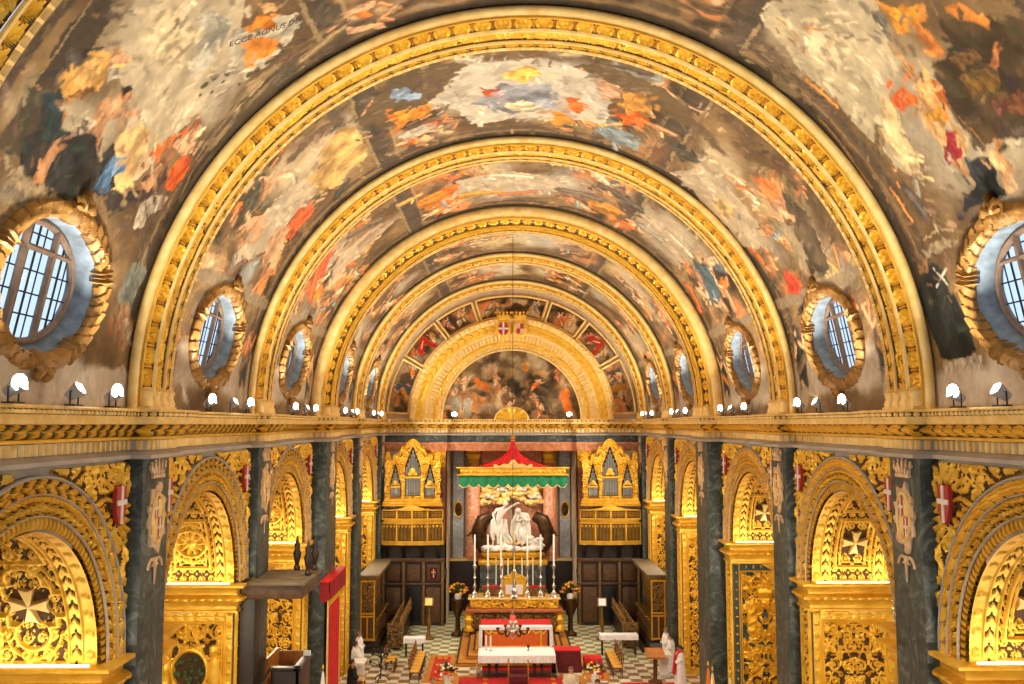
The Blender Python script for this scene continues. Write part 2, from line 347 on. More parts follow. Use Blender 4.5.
STROKES=[None,
'''b9ad97 0.80 42.6,12.34 43.0,13.44 36.4,13.76
b3aa98 0.45 49.0,13.26 52.8,13.75
bdb09a 0.37 33.8,13.89 29.1,14.27
cdb27a 0.25 45.3,13.04 42.9,13.24
d3ab72 0.23 31.3,14.04 28.4,14.30
9aa5a3 0.19 48.7,13.37 46.4,13.62
c7b99f 0.19 38.1,12.64 38.5,13.30
a8a08f 0.17 39.3,13.52 39.8,14.50
312d29 0.35 29.5,11.69 23.4,12.77 24.4,13.59
2b2926 0.22 28.8,12.70 27.5,13.67
332d2a 0.16 25.2,13.82 25.0,14.99
4b4036 0.30 29.7,11.40 41.6,11.25
8c7a5e 0.02 32.9,11.31 39.7,11.13
9c875f 0.02 28.7,11.28 32.6,11.29
3a322b 0.11 32.2,11.61 39.2,11.75
b88a4a 0.12 32.0,11.65 34.2,11.93 36.6,12.27
a87838 0.09 31.8,12.04 34.5,12.35
7a5030 0.03 32.6,12.06 35.6,12.30
c89a74 0.07 37.7,12.45
8d8478 0.06 36.7,12.51
b9aa98 0.03 37.6,12.60
a8764f 0.05 31.8,12.04 30.4,11.97 28.8,12.06
2f3a3c 0.14 30.2,11.73 29.5,12.10
3c4a4c 0.07 30.4,11.56 30.1,11.82
b58a64 0.11 32.5,13.03 30.1,12.92
3a3230 0.06 35.2,13.05
b58a64 0.06 34.6,13.13
a8764f 0.04 34.0,13.28 34.5,13.66
cbb89c 0.07 30.1,12.61 28.2,12.49
b0805a 0.07 27.8,12.55 24.7,12.32 22.3,12.28
a97a55 0.06 29.5,12.92 27.8,13.38
8a5c40 0.03 25.7,12.48 23.6,12.32
4d6d94 0.11 28.0,13.85 25.0,14.03
6f8fb0 0.07 28.6,13.97 26.2,14.15
3a5478 0.05 26.2,13.96 24.2,13.96
c9a07a 0.06 29.9,13.94
c05a28 0.04 24.1,14.11
d8652a 0.10 31.6,14.94 35.2,15.10
d8652a 0.13 32.1,16.03 29.8,16.09
b84a20 0.06 31.4,16.08 29.6,16.22
c8a07c 0.11 37.7,15.36 35.1,15.62
7a4a2e 0.07 39.0,15.24
b98a66 0.07 31.9,15.34 27.3,15.05
c0906c 0.06 37.0,15.96 34.2,16.08
6a4a38 0.11 32.7,15.51 28.4,15.31
3e342c 0.11 34.6,15.74 28.1,16.06
b7a994 0.11 25.5,15.56 23.1,15.61
a99b86 0.07 27.3,15.71
8d8070 0.04 23.6,15.89 22.3,15.99
4a4a38 0.07 42.5,14.75
4a4a38 0.07 44.1,14.82
55543e 0.07 45.6,15.06
4a4a38 0.05 41.2,14.87
4a4a38 0.05 42.6,15.10
44442f 0.05 44.3,15.14
6b5b48 0.17 33.5,16.25 45.6,15.76 55.9,15.80
8f7a5a 0.03 28.9,16.66 41.5,16.22 54.3,15.95
4c4238 0.06 27.5,16.51 38.9,16.30 51.6,16.22
a28b68 0.02 34.6,16.33 45.8,16.04
5a5046 0.17 22.3,16.26 30.3,16.66
9b8a6c 0.06 43.4,16.20 48.5,16.18
6e6455 0.12 22.7,11.29 21.9,11.85 20.5,13.10
a08f70 0.03 20.6,11.78 20.7,13.08
4a423a 0.07 25.2,11.02 23.9,11.76
85796a 0.18 19.2,11.63 18.8,12.42
5c5348 0.12 16.9,11.82 17.2,12.56
7a7060 0.15 22.4,14.75 19.2,16.68
b0aa96 0.39 50.7,14.86 47.1,15.26
b3ab97 0.25 55.6,15.13 51.3,15.61
cfc4ae 0.10 48.5,14.31 52.6,14.74 58.1,15.05
d8cdb6 0.05 48.5,14.31 52.6,14.74 58.1,15.05
d0802e 0.12 51.8,14.28 54.8,14.68
cf7828 0.11 51.3,15.09 49.4,15.41
d28a34 0.09 52.7,15.19 53.5,15.25
d0a070 0.07 54.9,14.11
d0a070 0.05 55.9,14.49 57.1,14.82
c89868 0.05 52.1,14.52 50.2,15.05
b58050 0.04 50.6,15.12 48.7,15.43
6a5a44 0.12 57.8,14.67
d0a46c 0.03 57.3,14.34 58.9,14.64
4c4a3c 0.05 53.9,15.58 53.3,15.72
4c4a3c 0.07 50.9,15.63 52.0,15.67
4c4a3c 0.07 47.9,15.59 49.2,15.63
4c4a3c 0.05 46.1,15.59
8e7a5c 0.11 54.8,16.36 61.8,16.06
786648 0.05 55.9,15.80 63.0,15.80
a08a64 0.02 55.0,16.22 63.5,15.95
c9a07c 0.06 63.2,15.60 67.6,15.63
c08868 0.05 66.9,15.66
c9a07c 0.08 62.0,16.13 65.2,16.42
c9a07c 0.04 65.2,16.42 68.5,16.62
c46a30 0.04 66.7,15.60
4a443a 0.10 62.3,16.79 68.4,17.09
6d5f4a 0.11 61.6,15.23 63.8,15.20
6b6d66 0.11 18.4,16.31 12.8,16.20
8a8c86 0.06 18.5,16.39
a07a58 0.13 11.2,16.32 8.1,16.66
c2ae92 0.06 10.4,16.69 7.8,16.99
b8ae9c 0.17 0.6,16.15 0.8,16.66
7c8076 0.09 6.4,16.05 3.7,16.08
b05a34 0.04 10.0,15.90 7.7,15.95
4a4c46 0.10 9.1,16.91 4.2,17.02
a59b8a 0.26 -0.8,12.63 -0.3,16.16
9a9082 0.17 17.7,14.73 12.5,15.92
b3a288 0.08 22.0,12.93 24.1,13.63
b3a88e 0.97 126.2,14.72 135.3,14.94 142.8,15.33
b0a58c 0.48 132.7,13.49 136.9,13.71
c4ab7a 0.35 143.4,14.64 151.8,14.92
c9b07c 0.21 145.8,14.89 152.4,15.18
aaa28c 0.29 127.6,15.72 131.4,15.84
4a3f2c 0.48 141.4,12.62 147.2,12.16 151.7,12.36
6b542c 0.27 144.3,12.81 148.1,12.68
7a5c2c 0.12 144.4,12.40 147.1,12.40
2f2b26 0.16 143.8,12.03
332d28 0.23 155.3,14.03 155.3,12.89
2a2a2c 0.22 156.3,13.99 157.5,14.60
3a332a 0.19 142.3,11.43 145.9,11.48
8a7a5a 0.11 141.3,11.05 142.8,11.01
3a3428 0.14 141.6,12.95 145.0,13.22
c9842e 0.11 134.0,12.72 136.9,12.62
b06c3c 0.06 136.6,12.62 140.2,12.64
d09030 0.08 139.4,12.83
e09a3a 0.04 134.7,12.70 136.1,12.59
6f675a 0.09 132.2,12.98 134.8,13.24
c9823a 0.08 137.9,11.84
d08a40 0.07 140.2,11.65
b5784a 0.04 143.7,11.65 144.7,12.00
8a6a4a 0.07 143.4,11.53
cc9a62 0.11 141.6,13.76 144.6,13.79
b07a48 0.07 139.5,13.56
6a4428 0.05 139.2,13.40
cc9a62 0.04 138.6,13.52 137.1,13.49
d0a068 0.05 141.6,13.67 143.0,13.13
dd6a28 0.12 140.8,14.44 142.9,14.11
e07a30 0.07 140.2,14.40 141.8,14.15
d8802e 0.08 141.6,13.33 144.0,13.30
c98a3a 0.11 144.7,13.98 146.5,13.88
c9a06e 0.07 145.9,13.84 149.9,13.96 153.4,13.96
c9a06e 0.06 146.8,13.56 149.8,13.48 151.5,13.62
8a2c2c 0.07 148.0,13.62 150.9,14.11
9a6a34 0.02 145.3,13.33 152.0,13.19
b98a62 0.08 152.8,12.96 156.0,13.11
a87852 0.07 152.0,12.92
cca070 0.03 154.7,13.02 157.4,13.06
6e4a34 0.12 149.0,12.20
543626 0.06 150.2,12.10
b58a5c 0.04 123.0,14.79 126.0,14.94
b58a5c 0.03 125.8,14.60 128.6,14.28
a87a50 0.04 125.5,15.15 128.1,15.26
6f6048 0.15 126.8,16.34 129.7,16.32
8f7d5c 0.06 125.9,16.33 127.9,16.12
54493c 0.16 127.8,17.03 138.6,16.74 150.5,16.51
9a7a4e 0.05 136.4,16.69 148.7,16.79
3d352d 0.08 134.3,17.26 148.0,17.24
c98a44 0.07 131.4,15.94 136.5,15.90
d09a54 0.05 132.5,15.89
7a6a4a 0.11 142.8,15.33 144.7,15.83
8a7a58 0.05 142.9,15.18 145.2,15.79
b88a5e 0.07 148.3,15.72
8a8478 0.09 150.9,15.33 152.8,15.49
5c5a58 0.13 151.3,15.79 155.6,15.60
c98a50 0.06 150.3,16.25 155.0,16.12
4a423a 0.12 151.8,16.71 155.3,16.57
847a6b 0.26 158.3,15.74 162.5,16.37
4a4138 0.19 156.5,16.31 165.2,16.61 173.6,16.94
2b2d2c 0.19 163.2,15.86 168.6,16.09 173.4,16.16
2f312f 0.16 167.6,15.67 173.1,15.62
2b2d2c 0.14 171.9,15.40 174.9,15.35
cfcabc 0.03 162.5,16.06 165.4,15.76
cfcabc 0.03 163.2,15.61 165.0,16.16
b08a66 0.07 167.0,16.55
7a6a5a 0.07 161.7,15.87
b8ad9a 0.15 177.1,16.29 177.5,15.26
a59b8a 0.18 177.1,17.26 178.7,16.70
7a6a54 0.13 158.0,16.01 158.4,14.96
a3906c 0.03 158.2,16.04 158.7,15.00''',
'''b9b3a6 0.49 73.9,21.28 87.0,21.49 102.2,21.72
bdb5a5 0.27 80.0,19.74 95.5,19.75
d2ab5c 0.19 86.1,20.45 90.5,20.49
e0b860 0.07 87.8,20.60
c86432 0.10 82.4,21.35 85.5,21.32
7f8490 0.12 85.2,21.65 92.8,22.03
7f8490 0.13 81.2,22.70 93.1,23.13
8a8e96 0.10 75.6,21.79 79.3,22.29
cf8440 0.12 96.5,21.92 102.5,22.12
d0672c 0.07 97.5,22.01 101.4,22.06
cf8440 0.10 95.2,23.30 99.1,23.11
d5c2a0 0.09 85.2,22.57 93.9,22.44
c9a880 0.07 76.8,21.20 81.4,21.84
c9a880 0.07 99.0,21.25 101.6,20.96
6a5a48 0.27 62.0,19.70 75.1,19.08
5e5446 0.29 55.8,21.26 55.1,19.14
8397b0 0.11 65.9,19.98 70.2,20.67
303034 0.07 67.7,19.99
c98434 0.15 63.7,21.33 68.8,21.74
d8922e 0.07 65.7,21.80 71.9,21.42
c06a2c 0.07 64.4,21.08 66.3,21.17
b0a898 0.10 64.8,22.81 71.4,22.91
b58c68 0.07 62.9,19.72 59.0,20.48
b58c68 0.07 74.7,19.78 70.7,20.42
c09a78 0.06 73.2,19.36 75.3,20.43
4a443a 0.13 76.0,18.93 80.3,18.77
b8a890 0.09 77.6,19.15 80.1,19.41
6e5a42 0.33 109.4,19.61 117.8,20.29 127.8,21.05
54483a 0.13 102.0,19.25 110.4,19.03
c98c3c 0.14 108.0,21.37 111.8,21.24
dd6428 0.10 108.7,22.07 112.8,22.04
c49a78 0.09 104.3,20.87 106.5,20.28
c49a78 0.07 110.6,20.59 114.6,21.39
75848a 0.13 106.2,23.46 112.2,23.66
8f9a9c 0.08 106.6,23.25 110.2,24.69
4a5a52 0.09 106.0,19.84 109.5,19.72
c0a048 0.07 104.3,19.53
cc9c78 0.08 113.3,19.59 118.2,19.95
d0aa88 0.05 118.2,19.95 121.0,19.84
b58a62 0.10 114.3,21.95 119.4,21.81
9a8a70 0.11 95.2,19.20 99.2,18.88
8c8c88 0.11 101.6,18.74
c8a566 0.30 55.9,20.52 50.3,21.86 43.0,21.74
d0ac62 0.18 51.0,20.83 51.9,22.31
b2a48e 0.32 44.2,21.25 31.1,21.73
aca08c 0.19 31.3,21.24 25.6,20.90
3f4440 0.14 50.9,23.63 47.5,24.19
cc6236 0.13 40.4,23.00 34.3,23.19
d4582e 0.08 42.5,23.10 38.8,23.19
b58a68 0.09 33.4,20.67 28.1,20.75
b58a68 0.10 35.0,22.33 27.3,22.88
c29a78 0.08 38.4,22.44 32.9,22.68
6c5a48 0.17 26.2,21.59 21.3,20.92
6c5a48 0.18 45.0,19.87 55.2,19.68
574a3c 0.14 45.8,24.95 32.6,25.64
7a5a44 0.10 29.2,23.21 22.6,23.25
c8784a 0.08 25.0,23.42 21.3,23.03
b5a78e 0.46 126.8,24.00 139.8,23.67 145.4,24.15
c9ac78 0.24 135.1,23.88
bfae92 0.21 127.1,22.93
4c4a40 0.15 121.7,22.53 124.3,22.44
4c4a40 0.11 134.7,23.93
cc7a44 0.14 136.7,20.82 140.7,20.76
d08a54 0.07 139.2,20.79 141.7,20.73
b88a66 0.12 136.3,21.70 143.1,20.72
5f5240 0.28 142.8,20.27 150.6,20.64 157.1,20.98
4e4438 0.23 146.9,25.83 154.9,24.23
c4b8a8 0.09 148.2,20.28
b09a80 0.09 148.4,20.89 151.0,20.19
d04a32 0.13 154.1,23.13 157.9,23.07
d8603c 0.08 157.0,22.55
c49a50 0.12 153.3,20.82 156.9,20.12
b56a40 0.14 142.2,24.43 149.4,24.24
c98a5c 0.11 145.5,23.42 151.8,23.61
a07850 0.09 152.3,19.67 156.7,19.90
b5663a 0.08 163.1,19.86 168.1,20.16
c08a5c 0.07 163.9,19.11 167.9,19.37
3a3e3e 0.14 164.9,24.06 173.7,23.92
33363a 0.10 158.0,21.81 161.5,23.22
8a7f6e 0.18 22.1,22.87 16.7,19.82
b05a3a 0.08 15.0,24.22 10.6,24.55
3c4442 0.11 6.1,23.78 2.3,24.52
b8ac98 0.18 2.4,27.27 1.5,26.39
a09482 0.14 4.6,19.55 -0.2,20.05
b8ac98 0.14 178.5,23.40 176.8,24.54''',
'''b8ab95 0.30 77.5,29.15 100.4,29.69
c2b49c 0.16 82.6,28.83 92.6,29.26
d08030 0.13 64.1,29.52 72.8,29.31
d8702a 0.10 71.0,29.29 73.6,29.18
c98838 0.14 74.4,30.60 85.1,31.00
b56a3c 0.10 85.1,31.42 95.7,30.95
6a6258 0.17 100.7,30.31 111.4,30.14
5a5248 0.16 109.9,28.46 121.5,29.09
c88434 0.14 111.0,30.92 117.0,30.61
a89a84 0.23 122.9,30.11 139.3,29.86
8a8880 0.14 123.7,30.65 130.2,30.67
c0b29a 0.16 131.3,29.41 138.4,29.46
5d7480 0.17 142.5,29.56 151.5,30.11
42525c 0.10 140.5,29.56 148.3,29.78
c8703c 0.15 144.1,32.12 151.6,32.63
b58a68 0.13 150.5,28.62 155.9,28.67
9a8068 0.20 58.1,29.78 45.4,29.72
b0a690 0.22 44.3,28.37 34.9,28.44
c8643a 0.13 35.5,27.40 26.8,28.84
d8543a 0.10 38.3,27.81 33.5,28.50
b58a68 0.09 27.5,27.20 20.9,28.20
6e6254 0.16 53.1,28.90 45.0,27.95
42423e 0.12 25.1,27.33 20.3,27.64
c49a5c 0.13 59.2,28.69 64.7,28.73''',
'''b8ab95 0.28 66.3,35.37 88.7,35.82 110.1,36.13
c88a44 0.16 51.8,35.95 62.4,36.27
cc7444 0.12 42.6,36.68 32.7,36.65
8a7a66 0.16 116.3,35.57 127.3,35.82
b59a74 0.21 132.6,36.75 142.6,37.20
c8824c 0.13 141.7,37.95 148.8,38.63
6e7478 0.16 69.5,35.53 78.8,35.94
a09078 0.20 30.8,35.00 22.9,35.54''',
'''b8ab95 0.29 62.7,41.81 89.4,43.22 114.7,42.59
c4b49c 0.19 46.2,40.98 58.4,42.14
c0824c 0.14 131.1,41.86 139.9,42.71
8a8070 0.19 118.6,42.38 127.2,42.42
c28a5a 0.14 35.5,42.93 27.5,43.57
6a7078 0.15 109.7,44.04 115.9,44.22''']
SHAPES=[None,
'''4c4234 22.4,11.20 28.7,11.28 37.1,11.14 42.3,11.11 43.7,11.39 36.7,11.79 30.1,11.88 26.2,12.00 22.8,11.76
b7aa90 37.7,12.05 45.3,11.68 53.3,13.02 50.0,14.52 39.8,15.22 34.3,15.07 30.2,14.99 26.1,14.83 26.2,13.68 30.8,13.86 33.9,13.48
c6b593 42.6,12.34 46.6,12.65 45.1,13.53 41.0,13.74 40.1,12.95
a9a698 48.1,13.09 50.3,13.84 45.5,14.39 41.5,14.29 45.1,13.53
d6b27a 30.2,13.66 33.5,13.94 33.4,14.38 26.6,14.87 24.8,14.24
353330 30.7,11.34 35.8,11.72 37.2,12.07 31.7,11.55
2b2a28 24.6,11.62 27.0,11.95 27.7,12.42 29.3,12.99 27.5,13.50 24.3,13.84 21.9,13.47 21.7,12.97 21.3,12.44 22.1,11.82
32302c 27.5,13.50 30.2,13.66 25.6,14.39 23.3,13.97
332f2c 23.9,14.00 27.1,15.08 24.5,15.20 22.4,14.57
c09450 31.7,11.56 33.4,11.70 36.1,11.96 37.0,12.19 36.1,12.37 34.4,12.52 33.0,12.45 31.7,12.20 30.5,12.01 30.9,11.84
cfa464 33.3,11.80 35.7,12.03 36.4,12.21 34.7,12.30 32.8,12.09
8a6034 30.9,11.95 32.4,12.14 33.8,12.46 32.8,12.45 31.5,12.17
c89a74 37.6,12.17 38.5,12.39 37.7,12.62 36.8,12.57 36.7,12.36
94897a 36.1,12.37 37.0,12.55 35.7,12.68 34.7,12.56
a8764f 30.6,11.94 30.8,12.11 29.2,12.20 28.5,12.25 28.3,12.00 29.5,12.02
2c383c 30.1,11.53 30.7,11.87 30.2,12.05 28.2,12.20 28.3,12.64 26.1,12.15 27.7,11.76
b58a64 32.6,12.67 34.5,12.94 34.4,13.32 32.7,13.33 31.9,13.14 29.2,13.14 29.0,12.88 30.2,12.74
cda27a 32.9,12.82 34.2,13.00 33.8,13.22 32.3,13.06
a87a58 34.9,12.93 35.9,13.09 35.0,13.35 34.0,13.20
2e2824 35.0,12.88 36.1,13.02 35.7,13.16 34.6,13.05
c09470 33.4,13.32 35.0,13.72 34.2,13.80 32.9,13.48
a97a55 29.2,12.97 30.3,13.06 28.4,13.35 27.3,13.42
cbb89c 27.9,12.39 30.5,12.70 30.0,12.88 28.2,12.68
b8875f 28.0,12.53 26.2,12.33 23.8,12.34 21.8,12.30 21.3,12.23 23.9,12.23 26.2,12.21
a87850 26.8,12.57 24.4,12.44 21.9,12.53 21.4,12.21 24.2,12.25 26.6,12.36
5478a0 29.0,13.87 29.1,14.27 28.1,14.44 26.3,14.13 24.6,14.27 24.0,13.74 25.5,13.78 27.8,13.79
7a98b8 28.8,13.94 28.6,14.20 26.7,14.15 25.1,14.13 27.2,13.97
c9a07a 29.6,13.80 30.5,13.99 29.4,14.13 28.9,13.99
4a3a30 28.1,15.05 32.4,15.34 29.1,15.96 26.7,15.58 25.5,15.21
e06a28 30.8,14.75 32.9,14.76 35.9,15.20 37.0,15.29 34.4,15.20 31.5,15.04
c8a07c 33.9,15.31 36.6,15.38 38.6,15.54 38.0,15.82 34.9,16.03 33.6,15.80
ddb890 35.9,15.44 37.9,15.58 37.5,15.78 35.4,15.82
8a5a38 38.4,15.07 39.8,15.22 39.1,15.52 37.8,15.49
d8602a 30.8,15.70 33.7,15.83 34.4,16.15 31.2,16.36 29.1,16.27 29.1,15.96
8a6248 28.4,15.17 33.9,15.31 33.7,15.59 28.5,15.42 26.0,14.97
b58a66 27.5,15.03 31.2,15.25 31.0,15.47 27.2,15.33
b0a592 25.4,15.36 28.0,15.68 28.0,16.17 26.0,16.18 24.7,15.77 22.7,15.89 22.0,15.50
5c5142 28.0,16.74 41.4,16.63 58.7,16.03 63.0,15.80 63.4,16.27 53.8,16.81 42.2,16.88 30.0,17.28
857354 36.0,16.21 45.2,15.90 51.5,15.88 52.2,16.34 44.4,16.48 37.1,16.60
6a5c46 54.9,16.29 61.9,15.99 67.1,16.09 67.2,16.73 61.0,16.60 55.6,16.80
8a7a60 22.7,11.29 21.7,11.63 21.0,12.20 21.4,13.22 20.4,13.19 19.5,12.16 20.7,11.49
6a5f50 20.7,11.49 19.5,12.16 20.4,13.19 19.5,13.20 18.0,12.23 18.3,11.71
b4ad98 49.4,14.02 53.1,14.33 58.0,14.73 56.9,15.26 51.9,15.73 47.3,15.68 46.1,15.03
d8d0bc 47.9,14.30 50.8,14.57 55.2,14.90 57.7,15.06 57.4,14.87 55.3,14.73 51.0,14.40 48.3,14.16
d8822c 50.7,14.23 52.7,14.10 54.7,14.63 54.4,14.80 51.5,14.57
d8842c 50.3,14.66 54.1,15.19 53.5,15.46 51.4,15.50 50.2,15.34 48.2,15.42 47.8,15.27
c89464 49.8,15.02 51.2,14.94 49.3,15.55 48.3,15.52
d0a070 54.2,13.94 56.1,14.16 55.3,14.39 53.8,14.26
cfa27c 62.1,15.97 63.4,16.27 66.3,16.41 68.3,16.51 68.1,16.71 65.2,16.55 62.2,16.33
d0a680 62.6,15.52 65.6,15.49 67.8,15.61 67.5,15.85 65.0,15.73 63.1,15.70
747a74 13.0,15.83 18.1,16.02 18.8,16.40 17.6,16.72 13.0,16.53 11.6,16.20
b08a68 7.4,16.05 12.0,16.17 11.1,16.68 8.0,16.89 5.9,16.50
c4b49a 10.7,16.40 9.1,16.87 6.9,16.85 7.4,16.52
bdb3a2 2.8,15.51 3.6,16.72 0.8,16.79 0.5,15.63
4a3c28 140.6,12.93 140.9,12.39 137.5,12.17 139.5,11.45 143.3,10.90 152.7,12.11 151.9,12.74 151.7,13.44 149.3,13.32 144.4,13.40
b8ac90 121.1,15.14 121.6,13.66 129.0,12.55 135.6,13.43 137.7,13.52 141.6,14.68 145.8,14.89 152.1,15.13 148.7,15.58 143.0,15.81 136.8,15.77 129.5,15.79
c9b488 139.3,14.60 142.0,14.56 151.5,15.05 149.1,15.44 144.3,15.40
c6b898 125.4,14.47 128.5,13.58 133.5,14.08 133.4,15.15 129.2,15.18
7a5c2c 143.7,12.67 145.0,11.96 147.0,12.11 146.6,12.74
6a5030 141.4,12.62 142.0,12.14 143.9,12.06 143.7,12.57
24262a 157.0,14.71 155.2,13.87 152.3,13.73 153.2,13.06 155.7,13.26 157.9,13.22 157.4,14.11
cf8a2e 130.8,12.84 134.0,12.35 136.4,12.41 136.8,12.82 135.3,13.07 133.5,12.90
e0a03c 131.9,12.74 134.0,12.45 135.4,12.55 134.4,12.81
c07838 136.1,12.57 138.5,12.52 140.6,12.58 139.8,12.91 138.0,12.74
70685c 131.3,13.09 132.4,12.87 134.5,13.14 135.4,13.37 133.2,13.30
c98038 136.8,11.92 137.2,11.63 140.5,11.44 141.3,11.58 138.7,11.83
b5784a 143.2,11.62 144.2,11.60 145.1,11.91 144.8,12.19
d0a066 140.6,13.70 141.9,13.38 143.9,13.41 145.3,13.55 144.6,14.10 143.0,13.92
b8824e 138.6,13.59 139.2,13.29 140.6,13.53 140.2,13.80
c89660 137.0,13.50 137.1,13.39 139.1,13.46 138.8,13.57
c08a34 144.2,14.05 144.7,13.44 146.4,13.44 146.6,13.95 145.9,14.08
cca270 145.7,14.04 146.3,13.71 149.5,13.75 153.5,13.81 153.5,14.03 148.6,14.07
d0a874 146.3,13.58 148.3,13.39 149.7,13.38 151.8,13.76 151.1,13.88 148.5,13.60
e0682a 140.1,14.38 140.5,14.05 142.1,13.83 143.4,13.99 141.8,14.52
dd7a2c 140.4,13.44 143.1,13.06 145.8,13.41 144.6,13.46 142.5,13.39
8a2830 147.6,13.75 148.2,13.47 151.2,13.83 151.5,14.16 150.3,14.18
d8ac74 141.0,13.79 142.7,13.12 143.6,13.20 142.8,13.64
c09468 152.2,13.21 153.1,12.89 154.9,12.90 157.6,12.97 157.7,13.20 155.0,13.18
a87852 151.5,12.96 152.3,12.73 153.3,12.91 152.9,13.08
6e4630 147.9,12.48 147.7,12.20 148.9,11.66 151.3,11.95 149.9,12.32 148.9,12.52
2a2e2d 161.8,16.31 162.2,15.84 165.5,15.69 169.9,15.46 175.3,15.33 175.4,16.57 170.6,16.75 164.4,16.95
3c4240 163.3,16.02 166.0,15.87 171.6,15.80 173.3,16.31 168.3,16.34
8a6a4c 160.8,16.60 160.7,16.15 162.6,16.26 162.6,16.66
b8ad9a 175.3,16.49 175.5,15.18 178.3,15.12 178.5,16.50
93846a 159.3,16.31 160.1,14.94 161.1,15.14 160.5,16.17
6f6048 124.9,16.31 128.6,16.07 132.3,16.38 131.7,16.78 128.1,16.82
54493c 127.0,17.06 132.3,16.65 140.4,16.66 152.1,16.54 152.7,17.08 141.2,17.36 131.6,17.36''',
'''66553c 98.2,19.69 103.2,19.27 118.8,19.80 121.0,21.03 112.4,20.81
66563f 58.9,20.59 66.0,19.15 73.9,18.86 80.0,19.69 73.3,21.08 63.1,21.89
bdb6a8 73.3,21.08 80.0,19.69 90.4,19.50 98.2,19.69 105.7,21.34 106.4,22.96 80.4,23.67
8a8e98 79.4,22.08 85.9,20.94 94.6,20.92 95.9,22.52 88.7,23.16
d8b45c 85.9,20.15 90.5,19.89 92.6,20.34 88.4,20.98
c8602e 81.5,21.24 85.3,21.19 86.3,21.75 82.7,21.70
d06c2c 96.2,21.65 100.0,21.60 102.7,22.24 100.0,22.60
d08a34 95.4,22.83 99.3,22.72 100.5,23.33 96.4,23.74
d8c4a0 84.2,22.25 90.9,22.13 93.9,22.44 89.1,22.94
8ba0bc 65.8,19.85 68.3,20.00 70.9,20.63 70.4,20.84 65.8,20.28
d08a30 64.1,20.91 71.0,21.44 72.0,21.99 64.4,22.11
c06a2c 64.0,20.68 65.8,20.82 66.0,21.42 64.1,21.32
b8ae9e 64.6,22.54 71.6,22.62 72.1,23.15 65.4,23.33
c08a44 106.8,20.57 111.6,20.25 113.7,21.09 109.9,21.70
e06a28 107.2,21.95 111.8,21.44 113.0,21.92 110.3,22.55
c8a080 102.3,20.52 106.6,20.40 107.9,20.91 104.4,21.40
7c8a90 104.8,23.53 107.7,22.88 113.9,23.12 113.6,24.06 108.5,24.29
c8a468 48.4,21.32 55.3,20.25 58.4,20.63 57.6,22.89 49.7,23.56 43.8,22.54
b4a68e 44.2,21.25 45.6,22.69 30.7,22.78 24.8,21.06 31.4,20.76
cc6236 41.1,22.52 43.4,23.75 34.8,23.70 34.5,23.02
b58a68 32.1,20.26 35.0,20.81 30.9,21.61 27.5,20.88
c09874 33.0,22.14 37.4,22.79 32.4,23.77 26.7,23.04
b5a78e 122.8,24.28 126.5,22.64 138.2,22.65 148.0,23.35 143.9,24.95 132.6,24.83
c9ac78 132.2,23.84 136.9,23.18 139.5,24.06 135.1,24.68
cc7a44 135.5,21.07 138.1,20.31 142.2,20.54 140.7,21.37
4c4a40 120.0,22.57 122.9,21.75 126.2,22.47 123.3,23.20
5f5240 140.4,20.35 146.7,19.97 156.9,20.43 156.3,21.54 148.5,21.20
d04a32 152.8,23.22 155.0,22.50 159.0,22.85 157.3,23.55''',
'''bcae96 73.8,28.71 88.0,28.56 102.7,29.09 100.9,30.56 77.2,30.53
d08030 62.5,29.70 72.4,29.01 74.2,29.77 65.8,31.06
d0662a 69.8,29.09 74.0,28.98 74.7,29.83 70.9,30.06
c08844 108.8,30.33 118.5,30.20 117.3,31.75 109.8,31.59
5d7480 140.4,29.65 142.2,28.58 151.3,29.25 151.1,30.90
b4a48c 121.8,29.29 129.3,28.66 138.9,29.70 134.6,30.80 126.4,30.81
b4a48c 53.9,29.47 59.4,30.00 43.8,30.70 33.8,29.72 40.0,28.74
c8643a 36.2,26.81 39.1,27.77 29.7,28.88 26.3,28.40''']
KEEP = set([12, 13, 49, 50, 51, 52, 53, 54, 55, 56, 57, 58, 60, 62, 80, 81, 82, 83, 84, 85, 86, 91, 100, 101, 140, 146, 147, 148, 152, 154, 155, 156, 157, 158, 159, 160, 161, 168, 169, 170, 175])
TXT = [(48.2, 14.25), (57.7, 14.95), (52.8, 14.66)]
